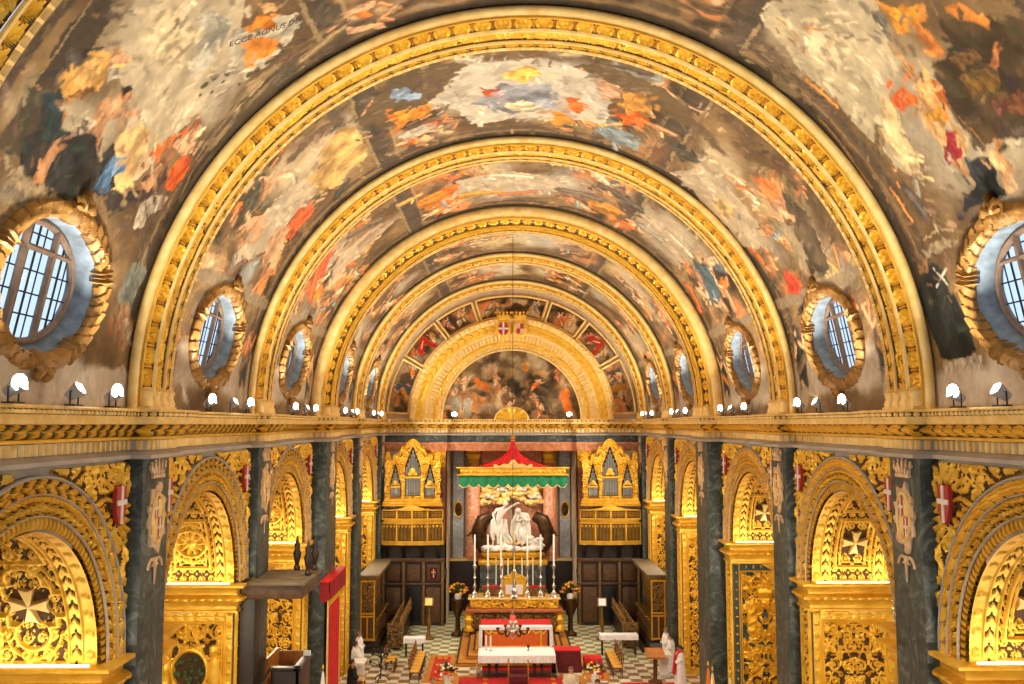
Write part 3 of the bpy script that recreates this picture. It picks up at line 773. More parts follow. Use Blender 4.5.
# ------------------------------------------------------------ painting
PAL_DRAPE = ['c8702c', 'd0812c', 'b5603a', '7f8c94', '5d6a70', 'c29a4e', '6a5038', '7a6a58', 'cbb79a', '4a4a3c', '8a6a48', 'c9a070', '9a8260', 'b09a78']
FLESH = ['c99c76', 'b5845c', 'd2aa86', 'a87650']
def blend(C, m, col, lo, hi):
    f = np.asarray(lin(col)); C[:] = C * (1 - m[..., None]) + f * (m * (lo + hi))[..., None]
def stroke(C, S, Y, pts, w, col, seed, ay=1.0, soft=.35, warp=.5, fold=.35):
    """one brush stroke: polyline pts [(s, y)] of half-width w metres; edges warped, tone folded by noise"""
    pts = np.array(pts, float); pad = w * 2.2
    i0 = np.searchsorted(S[:, 0], pts[:, 0].min() - pad); i1 = np.searchsorted(S[:, 0], pts[:, 0].max() + pad)
    j0 = np.searchsorted(Y[0], pts[:, 1].min() - pad * ay); j1 = np.searchsorted(Y[0], pts[:, 1].max() + pad * ay)
    if i1 <= i0 + 1 or j1 <= j0 + 1: return
    s = S[i0:i1, j0:j1]; y = Y[i0:i1, j0:j1]
    wf = 1.1 / max(w, .05)
    s2 = s + w * warp * (fbm(s * wf + seed * 3.1, y * wf / ay, seed, 3) - .5) * 1.6
    y2 = y + w * ay * warp * (fbm(s * wf + 40, y * wf / ay + seed * 1.7, seed + 9, 3) - .5) * 1.6
    d = np.full(s.shape, 1e9)
    if len(pts) == 1: d = np.hypot(s2 - pts[0, 0], (y2 - pts[0, 1]) / ay)
    for a, b in zip(pts[:-1], pts[1:]):
        ex, ey = b[0] - a[0], (b[1] - a[1]) / ay; L2 = ex * ex + ey * ey + 1e-9
        px, py = s2 - a[0], (y2 - a[1]) / ay; t = np.clip((px * ex + py * ey) / L2, 0, 1)
        d = np.minimum(d, np.hypot(px - t * ex, py - t * ey))
    m = sstep(w * (1 + soft * .5), w * (1 - soft), d)
    tone = 1 - fold + 2 * fold * fbm(s * wf * 1.6 + 7, y * wf * 1.6 / ay + 3, seed + 21, 3)
    f = np.asarray(lin(col)) * tone[..., None]
    sub = C[i0:i1, j0:j1]; sub[:] = sub * (1 - m[..., None]) + f * m[..., None]
def patch(C, S, Y, pts, col, seed, ay=1.0, warp=.07, fold=.42):
    """a filled painted shape with an uneven edge and folds"""
    pts = np.array(pts, float); pad = .2
    i0 = np.searchsorted(S[:, 0], pts[:, 0].min() - pad); i1 = np.searchsorted(S[:, 0], pts[:, 0].max() + pad)
    j0 = np.searchsorted(Y[0], pts[:, 1].min() - pad * ay); j1 = np.searchsorted(Y[0], pts[:, 1].max() + pad * ay)
    if i1 <= i0 + 1 or j1 <= j0 + 1: return
    s = S[i0:i1, j0:j1]; y = Y[i0:i1, j0:j1]; acc = np.zeros(s.shape)
    s2 = s + warp * 2.4 * (fbm(s * 3.5 + seed, y * 3.5 / ay, seed, 3) - .5); y2 = y + warp * ay * 2.4 * (fbm(s * 3.5 + 40, y * 3.5 / ay + seed, seed + 9, 3) - .5)
    for os, oy in ((-.012, -.012), (.012, -.006), (0, .014)):
        ins = np.zeros(s.shape, bool); k = len(pts)
        for n in range(k):
            p, q = pts[n], pts[(n + 1) % k]
            if abs(p[0] - q[0]) < 1e-9: continue
            c = ((p[0] > s2 + os) != (q[0] > s2 + os)) & (y2 + oy < (q[1] - p[1]) * (s2 + os - p[0]) / (q[0] - p[0]) + p[1]); ins ^= c
        acc += ins / 3
    ax = pts[:, 0].max() - pts[:, 0].min(); fold = .16 if ax > 2.2 else fold; sz = max(.25, min(1.2, ax * .6)); f = fbm(s * 2.2 / sz + seed, y * 3.4 / sz / ay, seed + 21, 4)
    tone = 1 - fold + 2.1 * fold * sstep(.25, .75, f)
    sub = C[i0:i1, j0:j1]; sub[:] = sub * (1 - acc[..., None]) + np.asarray(lin(col)) * (tone * acc)[..., None]
def crowd(C, S, Y, mask, seed, ay=1.0, sc=1.5):
    """a mass of loosely brushed draped figures"""
    wx = 1.3 * (fbm(S * .8 + seed, Y * .8 / ay, seed, 3) - .5); wy = 1.3 * (fbm(S * .8 + 30, Y * .8 / ay + 9, seed + 2, 3) - .5)
    t = fbm(S * sc + wx * 2, Y * sc / ay + wy * 2, seed + 4, 4); t = np.clip((t - .5) * 1.9 + .5, 0, 1); n2 = fbm(S * .9 + wx + 50, Y * .9 / ay + wy, seed + 6, 2)
    st = [(0, '2e2620'), (.26, '4a3c2c'), (.42, '745c40'), (.54, 'a07a54'), (.64, 'c49c70'), (.76, 'cfb48c'), (1, 'd8c8a8')]
    out = np.stack([np.interp(t, [q[0] for q in st], [lin(q[1])[k] for q in st]) for k in range(3)], -1)
    for lo, hi, col in ((.58, .8, 'cc7430'), (.10, .34, '76868c'), (.36, .42, '9a4a30'), (.44, .5, 'c8a058')):
        m = sstep(lo, lo + .04, n2) * sstep(hi, hi - .04, n2) * sstep(.5, .62, t) * .8
        out = out * (1 - m[..., None]) + np.asarray(lin(col)) * ((.55 + .9 * t) * m)[..., None]
    C[:] = C * (1 - mask[..., None]) + out * mask[..., None]
def shade_hex(h, f): return ''.join('%02x' % max(0, min(255, int(int(h[i:i + 2], 16) * f))) for i in (0, 2, 4))
def dab(C, S, Y, pts, w, col, seed, ay=1.0, soft=.35, warp=.5):
    stroke(C, S, Y, pts, w * 1.12, shade_hex(col, .6), seed, ay, .7, warp * 1.5, .3)
    stroke(C, S, Y, pts, w, col, seed + 1, ay, .6, warp * 1.5, .45)
    stroke(C, S, Y, [(p[0] + .3 * w, p[1] - .25 * w * ay) for p in pts], w * .45, shade_hex(col, 1.28), seed + 2, ay, .6, warp, .3)
def figure(C, S, Y, s, y, h, rs, lean=0.0, drape=None, ay=1.0, flip=1):
    """a loosely brushed draped figure of height h standing or flying at (s, y)"""
    e = rs.randint(0, 9999); dr = drape or PAL_DRAPE[rs.randint(len(PAL_DRAPE))]; fl = FLESH[rs.randint(4)]
    c, si = math.cos(lean), math.sin(lean)
    def T(a, b): return (s + flip * (a * c - b * si) * h, y + (a * si + b * c) * h * ay)
    k = rs.choice([-1, 1])
    dab(C, S, Y, [T(.02, .02 * k), T(.3, .05 * k), T(.52, 0)], .17 * h, dr, e, ay)
    dab(C, S, Y, [T(.5, 0), T(.72, .02 * k)], .13 * h, fl if rs.rand() < .6 else dr, e + 1, ay)
    dab(C, S, Y, [T(.25, -.12 * k), T(.42, .16 * k)], .08 * h, PAL_DRAPE[rs.randint(len(PAL_DRAPE))], e + 2, ay)
    dab(C, S, Y, [T(.7, .08 * k), T(.6, .24 * k), T(.72 + .2 * rs.rand(), .34 * k)], .05 * h, fl, e + 3, ay)
    dab(C, S, Y, [T(.68, -.08 * k), T(.5, -.2 * k)], .05 * h, fl, e + 4, ay)
    dab(C, S, Y, [T(.05, .05), T(-.18, .1 * k)], .065 * h, fl, e + 5, ay)
    dab(C, S, Y, [T(.86, .02 * k)], .065 * h, fl, e + 6, ay, warp=.2)
    dab(C, S, Y, [T(.91, .0)], .05 * h, '4a3424', e + 7, ay, warp=.3)
def mural(S, Y, seed, base='5f4a34', base2='8d7450'):
    f = fbm(S * .9 + seed, Y * .9, seed, 5)[..., None]; g = sstep(.3, .7, f)
    C = np.asarray(lin(base)) * (1 - g) + np.asarray(lin(base2)) * g
    return C
def finish(C, S, Y, seed, amp=.34, curl=.075):
    # brushwork: pull the colours along curling strokes
    ds = S[1, 0] - S[0, 0]; dy = Y[0, 1] - Y[0, 0]; ii, jj = np.meshgrid(np.arange(C.shape[0]), np.arange(C.shape[1]), indexing='ij')
    for fq, am in ((1.3, curl), (4.0, curl * .45)):
        u = (fbm(S * fq + 11, Y * fq + 5, seed + 31, 2) - .5) * 2.6 * am; v = (fbm(S * fq + 71, Y * fq + 35, seed + 37, 2) - .5) * 2.6 * am
        C = C[np.clip(ii + (u / ds).astype(int), 0, C.shape[0] - 1), np.clip(jj + (v / dy).astype(int), 0, C.shape[1] - 1)]
    n = .6 * fbm(S * 4, Y * 4, seed + 50, 3) + .4 * fbm(S * 13, Y * 13, seed + 60, 2)
    return np.clip(C * (1 + amp * 2 * (n - .5))[..., None] * np.array((.86, .80, .70)), 0, 1)
def put_colour(me, C, keep=None):
    a = me.color_attributes.new('fresco', 'FLOAT_COLOR', 'POINT')
    rgba = np.ones((C.shape[0] * C.shape[1], 4), np.float32); rgba[:, :3] = C.reshape(-1, 3)
    a.data.foreach_set('color', rgba.ravel())

# ------------------------------------------------------------ layout of the nave
RIBS = [(8.9, 1.3, 7.15), (16.9, 1.3, 7.15), (24.9, 1.3, 7.15), (33.1, 2.0, 6.87), (42.2, 1.3, 7.15), (50.3, 1.3, 7.15)]
FAR = 51.6
BAYS = [None] + [(RIBS[k - 1][0] + RIBS[k - 1][1], RIBS[k][0]) for k in range(1, 6)]
CORN = 11.27
WIN_S = 13.06 - 11.55          # window centre above the vault's centre line
WTH = math.asin(WIN_S / 7.5)
ORD = ['', 'first', 'second', 'third', 'fourth', 'fifth', 'sixth']
BAYWORD = [None, 'nearest the viewer', 'second from the viewer', 'third from the viewer', 'fourth from the viewer', 'last before the organs']
STILT = ZS - CORN

def vault_bay(k, y0, y1, res):
    total = 2 * STILT + PI * 7.5
    ns = int(total / res); ny = max(4, int((y1 - y0) / res))
    S, Y = np.meshgrid(np.linspace(0, total, ns + 1), np.linspace(y0, y1, ny + 1), indexing='ij')
    a = np.clip((S - STILT) / 7.5, 0, PI)
    zlow = np.minimum(S, total - S)
    X = -7.5 * np.cos(a); Z = np.where(zlow < STILT, CORN + zlow, ZS + 7.5 * np.sin(a))
    P = np.stack([X, Y, Z], -1)
    if k == 0:
        C = mural(S, Y, 3)
        mask = None
    else:
        yc = (y0 + y1) / 2; A = np.degrees(a); L = y1 - y0; rs = np.random.RandomState(100 + k)
        C = mural(S, Y, 11 * k)
        deg = lambda d: STILT + math.radians(d) * 7.5
        ay = 1.0 if k == 1 else (1.5 if k == 2 else 1.9)
        # painted architecture: mouldings along the ribs, balusters and ledges
        for yy, col, w in ((y0 + .14, '3c332b', .16), (y0 + .42, '7d6c52', .05), (y1 - .18, '463c31', .2), (y1 - .5, '8a775a', .05), (y0 + .62, '54483b', .1), (y1 - .75, '5a4d3e', .12)):
            stroke(C, S, Y, [(deg(12), yy), (deg(45), yy), (deg(90), yy), (deg(135), yy), (deg(168), yy)], w, col, 5 + int(yy * 10), 1, warp=.15)
        # side skies
        for d0, d1 in ((24, 56), (124, 156)):
            for q in range(7):
                dd = d0 + (d1 - d0) * rs.rand(); yy = yc + (rs.rand() - .5) * L * .5
                stroke(C, S, Y, [(deg(dd), yy)], .55 + .5 * rs.rand(), rs.choice(['b5aa94', 'a69c88', 'c0a878', 'b2a68c', 'c4b494']), rs.randint(9999), 1.2, soft=.8, warp=.9, fold=.2)
        # central glory
        for q in range(9):
            dd = 77 + 26 * rs.rand(); yy = yc + (rs.rand() - .5) * L * .35
            stroke(C, S, Y, [(deg(dd), yy)], .8, rs.choice(['b6b0a2', 'a8a498', 'c0b69e', 'bfae84']), rs.randint(9999), 1.5, soft=.7, warp=.7, fold=.15)
        for d in (61, 119):
            stroke(C, S, Y, [(deg(d), y0 + .4), (deg(d), y1 - .4)], .38, '54493c', 31 + d, 1, warp=.2)
            stroke(C, S, Y, [(deg(d - 2.4), y0 + .4), (deg(d - 2.4), y1 - .4)], .05, '94815f', 32 + d, 1, warp=.15)
            stroke(C, S, Y, [(deg(d + 2.4), y0 + .4), (deg(d + 2.4), y1 - .4)], .05, '94815f', 33 + d, 1, warp=.15)
        # crowd of figures
        wob = 8 * (fbm(S * .5, Y * .5, 200 + k, 3) - .5)
        A2 = np.minimum(A, 180 - A) + wob
        edge = sstep(0, .5, Y - y0 - .25) * sstep(0, .5, y1 - Y - .25)
        m1 = np.maximum(sstep(19, 24, A2) * sstep(44, 36, A2), sstep(60, 66, A2) * sstep(80, 72, A2))
        if k == 1: m1 = sstep(60, 66, A2) * .85
        gap = sstep(.42, .56, fbm(S * .55 + 3, Y * .55, 300 + k, 3))
        crowd(C, S, Y, m1 * edge * (.35 + .65 * gap), 400 + k, ay, 1.3)
        for q in range(26 if k > 1 else 8):
            dd = rs.choice([28, 34, 40, 66, 72, 78, 102, 108, 114, 140, 146, 152]) + rs.randn() * 3; yy = y0 + .9 + rs.rand() * (L - 1.8)
            if k == 1: dd = 90 + rs.randn() * 12
            figure(C, S, Y, deg(dd), yy, .9 + .5 * rs.rand(), rs, rs.randn() * .7, ay=ay * .9, flip=1 if dd < 90 else -1)
        # what the photograph shows on this bay
        def one_stroke(ln, txt):
            p = txt.split(); w = float(p[1]); big = w > .17; w *= .66 if big else .92
            pts = [tuple(map(float, q.split(','))) for q in p[2:]]
            if big: stroke(C, S, Y, [(deg(t), y) for t, y in pts], w, p[0], 1000 * k + ln, ay, soft=.7, warp=.8, fold=.22)
            elif w > .05: dab(C, S, Y, [(deg(t), y) for t, y in pts], w, p[0], 1000 * k + ln, ay)
            else: stroke(C, S, Y, [(deg(t), y) for t, y in pts], w, p[0], 1000 * k + ln, ay)
        if k == 2:
            for ln, txt in enumerate(STROKES[k].strip().split('\n')): one_stroke(ln, txt)
        if k < len(SHAPES):
            for ln, txt in enumerate(SHAPES[k].strip().split('\n')):
                p = txt.split(); pts = [tuple(map(float, q.split(','))) for q in p[1:]]
                patch(C, S, Y, [(deg(t), y) for t, y in pts], p[0], 2000 * k + ln, ay, .07 if k == 1 else .12)
        for ln, txt in enumerate(STROKES[k].strip().split('\n')):
            if k == 2: break
            if k == 1 and (float(txt.split()[1]) > .13 or ln not in KEEP): continue
            one_stroke(ln, txt)
        for ln, txt in []:
            p = txt.split(); w = float(p[1]); big = w > .17; w *= .66 if big else .92
            pts = [tuple(map(float, q.split(','))) for q in p[2:]]
            if big: stroke(C, S, Y, [(deg(t), y) for t, y in pts], w, p[0], 1000 * k + ln, ay, soft=.7, warp=.8, fold=.22)
            elif w > .05: dab(C, S, Y, [(deg(t), y) for t, y in pts], w, p[0], 1000 * k + ln, ay)
            else: stroke(C, S, Y, [(deg(t), y) for t, y in pts], w, p[0], 1000 * k + ln, ay)
        # short brush touches picked up from the colour beneath
        for q in range({1: 2600, 2: 1500, 3: 900, 4: 500, 5: 400}[k]):
            dd = 8 + 164 * rs.rand()
            if k == 1 and 62 < dd < 118: continue
            yy = y0 + .2 + rs.rand() * (L - .4); s0 = deg(dd); ii = min(S.shape[0] - 1, int((s0 + rs.randn() * .12) / total * ns)); jj = max(0, min(S.shape[1] - 1, int((yy + rs.randn() * .12 - y0) / L * ny)))
            cc = np.clip(C[ii, jj] * (.55 + 1.0 * rs.rand()) + .03 * rs.rand(3), 0, 1); hx = ''.join('%02x' % int(255 * (x * 12.92 if x <= .0031308 else 1.055 * x ** (1 / 2.4) - .055)) for x in cc)
            an = PI * (vnoise(np.array(s0 * .8), np.array(yy * .8), 9 + k)) * 2; ln_ = .07 + .16 * rs.rand()
            stroke(C, S, Y, [(s0, yy), (s0 + ln_ * math.cos(an), yy + ln_ * math.sin(an) * ay)], .025 + .05 * rs.rand() ** 2, hx, rs.randint(9999), ay, soft=.8, warp=.8, fold=.25)
        # grey painted dado with standing figures beside the oval window
        zr = np.minimum(A, 180 - A)
        if k == 1:
            for sg in (0, 1):
                d = lambda q: deg(q) if sg == 0 else deg(180 - q)
                stroke(C, S, Y, [(d(.5), y0), (d(.5), y1)], .36, 'c9beae', 61 + sg, 1, warp=.1, fold=.15)
                stroke(C, S, Y, [(d(3), yc - 1.2), (d(3), yc + 1.2)], .3, 'c2b7a6', 71 + sg, 1, soft=.8, fold=.15)
        else:
            for sg in (0, 1):
                d = lambda q: deg(q) if sg == 0 else deg(180 - q)
                for q in range(5):
                    stroke(C, S, Y, [(d(2 + 5 * rs.rand()), y0 + .2), (d(2 + 5 * rs.rand()), y1 - .2)], .4, rs.choice(['beb2a2', 'b2a696', 'c4b8a8']), rs.randint(9999), 1, soft=.7, fold=.15)
                stroke(C, S, Y, [(d(21), y0 + .2), (d(21), y1 - .2)], .16, '8b7c66', rs.randint(9999), 1, warp=.15)
                for yy in (y0 + .7, y1 - .7):
                    figure(C, S, Y, d(3.5), yy, 1.7, rs, 0, drape=rs.choice(['2e3336', 'b0583a', '3f4a4c', '8a6a50']), flip=1 if sg == 0 else -1)
                    stroke(C, S, Y, [(d(1.2), yy)], .34, 'b6aa98', rs.randint(9999), 1, warp=.1, fold=.1)
        C = finish(C, S, Y, 7 * k)
        cs = STILT + WTH * 7.5
        qs = (S[:-1, :-1] + S[1:, 1:]) / 2; qy = (Y[:-1, :-1] + Y[1:, 1:]) / 2
        mask = np.minimum(np.hypot((qs - cs) / 1.03, (qy - yc) / 1.46), np.hypot((qs - (total - cs)) / 1.03, (qy - yc) / 1.46)) > 1
    g = Geo().grid(P, mask=mask)
    # weight of the shell: an outer skin
    me = D.meshes.new('ceiling')
    V = P.reshape(-1, 3); me.vertices.add(len(V)); me.vertices.foreach_set('co', V.ravel().astype(np.float32))
    F = g.f[0].astype(np.int32); me.loops.add(F.size); me.loops.foreach_set('vertex_index', F.ravel())
    me.polygons.add(len(F)); me.polygons.foreach_set('loop_start', np.arange(0, F.size, 4, dtype=np.int32)); me.polygons.foreach_set('loop_total', np.full(len(F), 4, np.int32))
    me.update(calc_edges=True); me.polygons.foreach_set('use_smooth', np.ones(len(F), bool))
    put_colour(me, C); me.materials.append(MT['fresco'])
    o = link('ceiling', me)
    return tag(o, 'painted barrel vault bay with frescoed figures, ' + (BAYWORD[k] if k else 'just overhead'), kind='structure')

# ------------------------------------------------------------ ribs
def sweep_arc(prof, orn=None, n=700, R0=None, stilt=STILT, a0=0, a1=PI, geo=None, zc=0.0, low=None):
    """prof [(r, y)] swept over the half circle (and down its stilts); orn(s, k) -> inward height, along the local section normal"""
    prof = np.array(prof, float); t = np.gradient(prof, axis=0); t /= np.linalg.norm(t, axis=1)[:, None] + 1e-9
    nrm = np.stack([-t[:, 1], t[:, 0]], 1)
    R = prof[:, 0].mean(); Ltot = 2 * stilt + (a1 - a0) * R; rows = []; hs = []
    for s in np.linspace(0, Ltot, n + 1):
        h = orn(s) if orn else np.zeros(len(prof))
        q = prof + nrm * h[:, None]; hs.append(h)
        if s < stilt: x, z = -q[:, 0], np.full(len(q), s - stilt)
        elif s > Ltot - stilt: x, z = q[:, 0], np.full(len(q), Ltot - s - stilt)
        else:
            a = a0 + (s - stilt) / R; x, z = -q[:, 0] * math.cos(a), q[:, 0] * math.sin(a)
        rows.append(np.column_stack([x, q[:, 1], z + zc]))
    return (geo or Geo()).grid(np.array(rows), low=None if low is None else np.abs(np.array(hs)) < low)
def line_pts(a, b, n): return [(a[0] + (b[0] - a[0]) * i / (n - 1), a[1] + (b[1] - a[1]) * i / (n - 1)) for i in range(n)]
def make_rib(w, ri, style, label):
    t = thing('vault_rib', label, 'rib')
    D0 = 7.5 - ri; f = D0 / .35
    # rounded outer moulding on the face
    roll = [(7.52, .02)] + [(7.5 - .02 - .10 * f * (1 - math.cos(q)), -.02 - .10 * math.sin(q)) for q in np.linspace(0, PI, 12)] + [(7.5 - .235 * f, .0)]
    sweep_arc(roll, n=260).build('face_moulding', MT['gold_pale'], t)
    fil = [(7.5 - .235 * f, 0), (7.5 - .24 * f, -.04), (7.5 - .27 * f, -.04), (7.5 - .275 * f, .0)]
    sweep_arc(fil, n=260).build('fillet', MT['gold'], t)
    q = np.linspace(0, 1, 12)
    if style == 'rosette':
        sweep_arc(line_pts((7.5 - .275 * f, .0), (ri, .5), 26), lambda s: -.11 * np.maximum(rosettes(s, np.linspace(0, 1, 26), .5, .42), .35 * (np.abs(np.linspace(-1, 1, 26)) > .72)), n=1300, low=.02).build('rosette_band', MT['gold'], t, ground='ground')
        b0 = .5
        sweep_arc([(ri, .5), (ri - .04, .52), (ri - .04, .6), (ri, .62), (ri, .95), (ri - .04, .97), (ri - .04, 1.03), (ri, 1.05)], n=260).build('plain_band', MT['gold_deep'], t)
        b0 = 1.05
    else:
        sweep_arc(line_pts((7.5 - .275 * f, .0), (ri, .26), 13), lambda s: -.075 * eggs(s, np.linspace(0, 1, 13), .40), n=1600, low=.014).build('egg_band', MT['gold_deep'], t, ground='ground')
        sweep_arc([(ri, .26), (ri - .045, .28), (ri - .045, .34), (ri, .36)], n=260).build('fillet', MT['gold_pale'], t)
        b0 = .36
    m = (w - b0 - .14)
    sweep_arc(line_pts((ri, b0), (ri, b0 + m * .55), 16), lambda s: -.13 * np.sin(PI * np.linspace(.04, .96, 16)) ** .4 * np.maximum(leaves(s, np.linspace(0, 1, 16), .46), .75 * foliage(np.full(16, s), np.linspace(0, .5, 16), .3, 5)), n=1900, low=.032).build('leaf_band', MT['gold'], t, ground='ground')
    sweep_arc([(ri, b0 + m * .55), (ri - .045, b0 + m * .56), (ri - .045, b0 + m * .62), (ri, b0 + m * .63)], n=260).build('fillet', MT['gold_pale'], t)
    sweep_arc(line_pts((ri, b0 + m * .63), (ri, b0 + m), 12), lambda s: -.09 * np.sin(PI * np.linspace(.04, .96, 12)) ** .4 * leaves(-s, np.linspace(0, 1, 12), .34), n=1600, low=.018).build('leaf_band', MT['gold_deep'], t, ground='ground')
    sweep_arc(line_pts((ri, b0 + m), (ri, w), 6) + [(7.5, w)], lambda s: -np.array([0, .05, .06, .06, .05, 0, 0]) * (.1 + .9 * (fr(s / .2) > .3)), n=1600, low=-1).build('dentil_edge', MT['gold_pale'], t)
    sweep_arc([(7.51, .01), (7.51, w - .01)], n=120).build('backing', MT['gold_deep'], t)
    # acanthus feet standing on the cornice
    for sg in (-1, 1):
        g = Geo()
        for i in range(4):
            y = .12 + (w - .24) * i / 3
            g.lathe([(.0, -.02), (.17, 0), (.2, .12), (.15, .22), (.19, .34), (.1, .42), (0, .4)], 12, (sg * (ri + .06), y, -STILT), .9, .8)
        g.box(min(sg * (ri - .1), sg * 7.5), max(sg * (ri - .1), sg * 7.5), -.06, w + .02, -STILT - .02, -STILT + .06)
        g.build('acanthus_foot', MT['gold_pale'], t)
    return t

# ------------------------------------------------------------ cornices
def cornice_parts(path, root_name, label, no, parent_kind='structure'):
    top = [(-.3, 11.27), (.42, 11.27), (.43, 11.245), (.42, 11.22)]
    r = sweep_plan(path, top + [(.385, 11.215)], step=2).build('trim_%d' % no, MT['gold_pale']); tag(r, label, kind='structure')
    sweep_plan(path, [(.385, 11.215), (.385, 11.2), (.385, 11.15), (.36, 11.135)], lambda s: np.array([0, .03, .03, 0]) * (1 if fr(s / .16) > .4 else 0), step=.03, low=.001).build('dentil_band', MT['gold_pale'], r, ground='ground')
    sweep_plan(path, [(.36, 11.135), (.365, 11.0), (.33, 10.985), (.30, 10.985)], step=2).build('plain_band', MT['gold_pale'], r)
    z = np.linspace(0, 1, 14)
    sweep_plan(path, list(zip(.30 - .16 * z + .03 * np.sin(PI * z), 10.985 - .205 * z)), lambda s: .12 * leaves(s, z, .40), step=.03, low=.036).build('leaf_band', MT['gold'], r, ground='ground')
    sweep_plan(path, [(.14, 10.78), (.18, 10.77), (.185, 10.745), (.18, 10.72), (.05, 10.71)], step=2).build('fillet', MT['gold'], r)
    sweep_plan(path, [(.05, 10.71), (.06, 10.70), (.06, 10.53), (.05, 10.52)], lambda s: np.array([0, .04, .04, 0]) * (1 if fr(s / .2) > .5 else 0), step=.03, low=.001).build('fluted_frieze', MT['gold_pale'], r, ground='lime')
    sweep_plan(path, [(.05, 10.52), (.10, 10.50), (.17, 10.45), (.20, 10.44), (.20, 10.375), (.16, 10.36), (-.1, 10.35)], step=2).build('ledge', MT['lime'], r)
    return r
def side_path(sg):
    pts = []
    ys = [(y, w, 7.5 - ri) for y, w, ri in RIBS]
    pts.append((7.5, 1.0))
    for y, w, d in ys:
        pts += [(7.5, y), (7.5 - d, y), (7.5 - d, y + w), (7.5, y + w)]
    pts = pts[:-1] + [] if False else pts
    pts[-1] = (7.5, FAR) if False else pts[-1]
    if sg < 0: pts = [(-x, y) for x, y in pts][::-1]
    return pts

# ------------------------------------------------------------ pilasters
def make_pilaster(w, d, label):
    t = thing('marble_pilaster', label, 'pilaster')
    g = Geo().box(-.05, d, 0, w, .5, 10.36, .02)
    g.box(-.05, d + .08, -.08, w + .08, 0, .32, .02); g.box(-.05, d + .05, -.05, w + .05, .32, .5, .05)
    g.build('shaft', MT['verde'], t)
    c = w / 2; q = min(1, w / 1.3)
    arms = Geo()
    U, V = np.meshgrid(np.linspace(-.5, .5, 60), np.linspace(-.8, .75, 90), indexing='ij')
    r = np.hypot(U / .46, (V + .05) / .72); th = np.arctan2(V, U)
    H = .02 + .05 * (.5 + .5 * np.cos(9 * th + 8 * r)) * sstep(.5, .7, r)
    mk = r < (.88 + .1 * np.cos(9 * th)); mk = mk[:-1, :-1] & mk[1:, 1:]
    arms.plate(U, V, H, mk, 0, lambda u, v, h: np.stack([d + h - .002, c + u * q, 9.28 + v], -1))
    ca = arms.build('coat_of_arms', MT['coat_pink'], t)
    for i, (a, b) in enumerate(((-1, 1), (1, 1), (-1, -1), (1, -1))):
        s = Geo()
        x0, x1 = (0.01, .19) if a > 0 else (-.19, -.01); z0, z1 = (.02, .34) if b > 0 else (-.36, -.02)
        if (a * b) < 0:
            s.box(d + .0, d + .055, c + x0 * q, c + x1 * q, 9.24 + z0, 9.24 + z1); s.build('red_quarter', MT['coat_red'], ca)
            s = Geo(); xm, zm = (x0 + x1) / 2, (z0 + z1) / 2
            s.box(d + .05, d + .065, c + (xm - .025) * q, c + (xm + .025) * q, 9.24 + z0, 9.24 + z1); s.box(d + .05, d + .066, c + x0 * q, c + x1 * q, 9.24 + zm - .03, 9.24 + zm + .03)
            s.build('white_cross', MT['coat_white'], ca)
        else:
            s.box(d, d + .055, c + x0 * q, c + x1 * q, 9.24 + z0, 9.24 + z1); s.build('gold_quarter', MT['gold_pale'], ca)
    cr = Geo().box(d, d + .06, c - .3 * q, c + .3 * q, 9.98, 10.05, .01)
    for i in range(5):
        x = -.3 + .15 * i; h = .30 - .04 * abs(i - 2)
        cr.prism([(c + (x * .8 + .05 * math.cos(t_) + x * .35 * (math.sin(t_) > 0)) * q, 10.03 + h / 2 + h / 2 * math.sin(t_)) for t_ in np.linspace(0, 2 * PI, 12, endpoint=False)], d, d + .05, 'x'); cr.ball((d + .03, c + x * 1.15 * q, 10.05 + h), .035, 8, 6)
    cr.build('crown', MT['coat_pink'], t)
    an = np.linspace(0, 2 * PI, 40); Geo().tube(np.column_stack([np.full(40, d + .05), c + .27 * q * np.cos(an), 9.23 + .45 * np.sin(an)]), .035, 6).build('oval_border', MT['gold_pale'], ca)
    fl = Geo()
    for sg in (-1, 1):
        a = np.linspace(0, 4.6, 30); fl.tube(np.column_stack([np.full(30, d + .02), c + sg * q * (.05 + .2 * np.cos(a) * np.exp(-a / 4) + .1), 8.3 + .18 * np.sin(a) * np.exp(-a / 5) + .03 * a]), .03, 6)
    fl.tube([(d + .02, c, 8.5), (d + .02, c, 8.0)], [.05, .015], 6)
    fl.build('flourish', MT['coat_pink'], t)
    return t

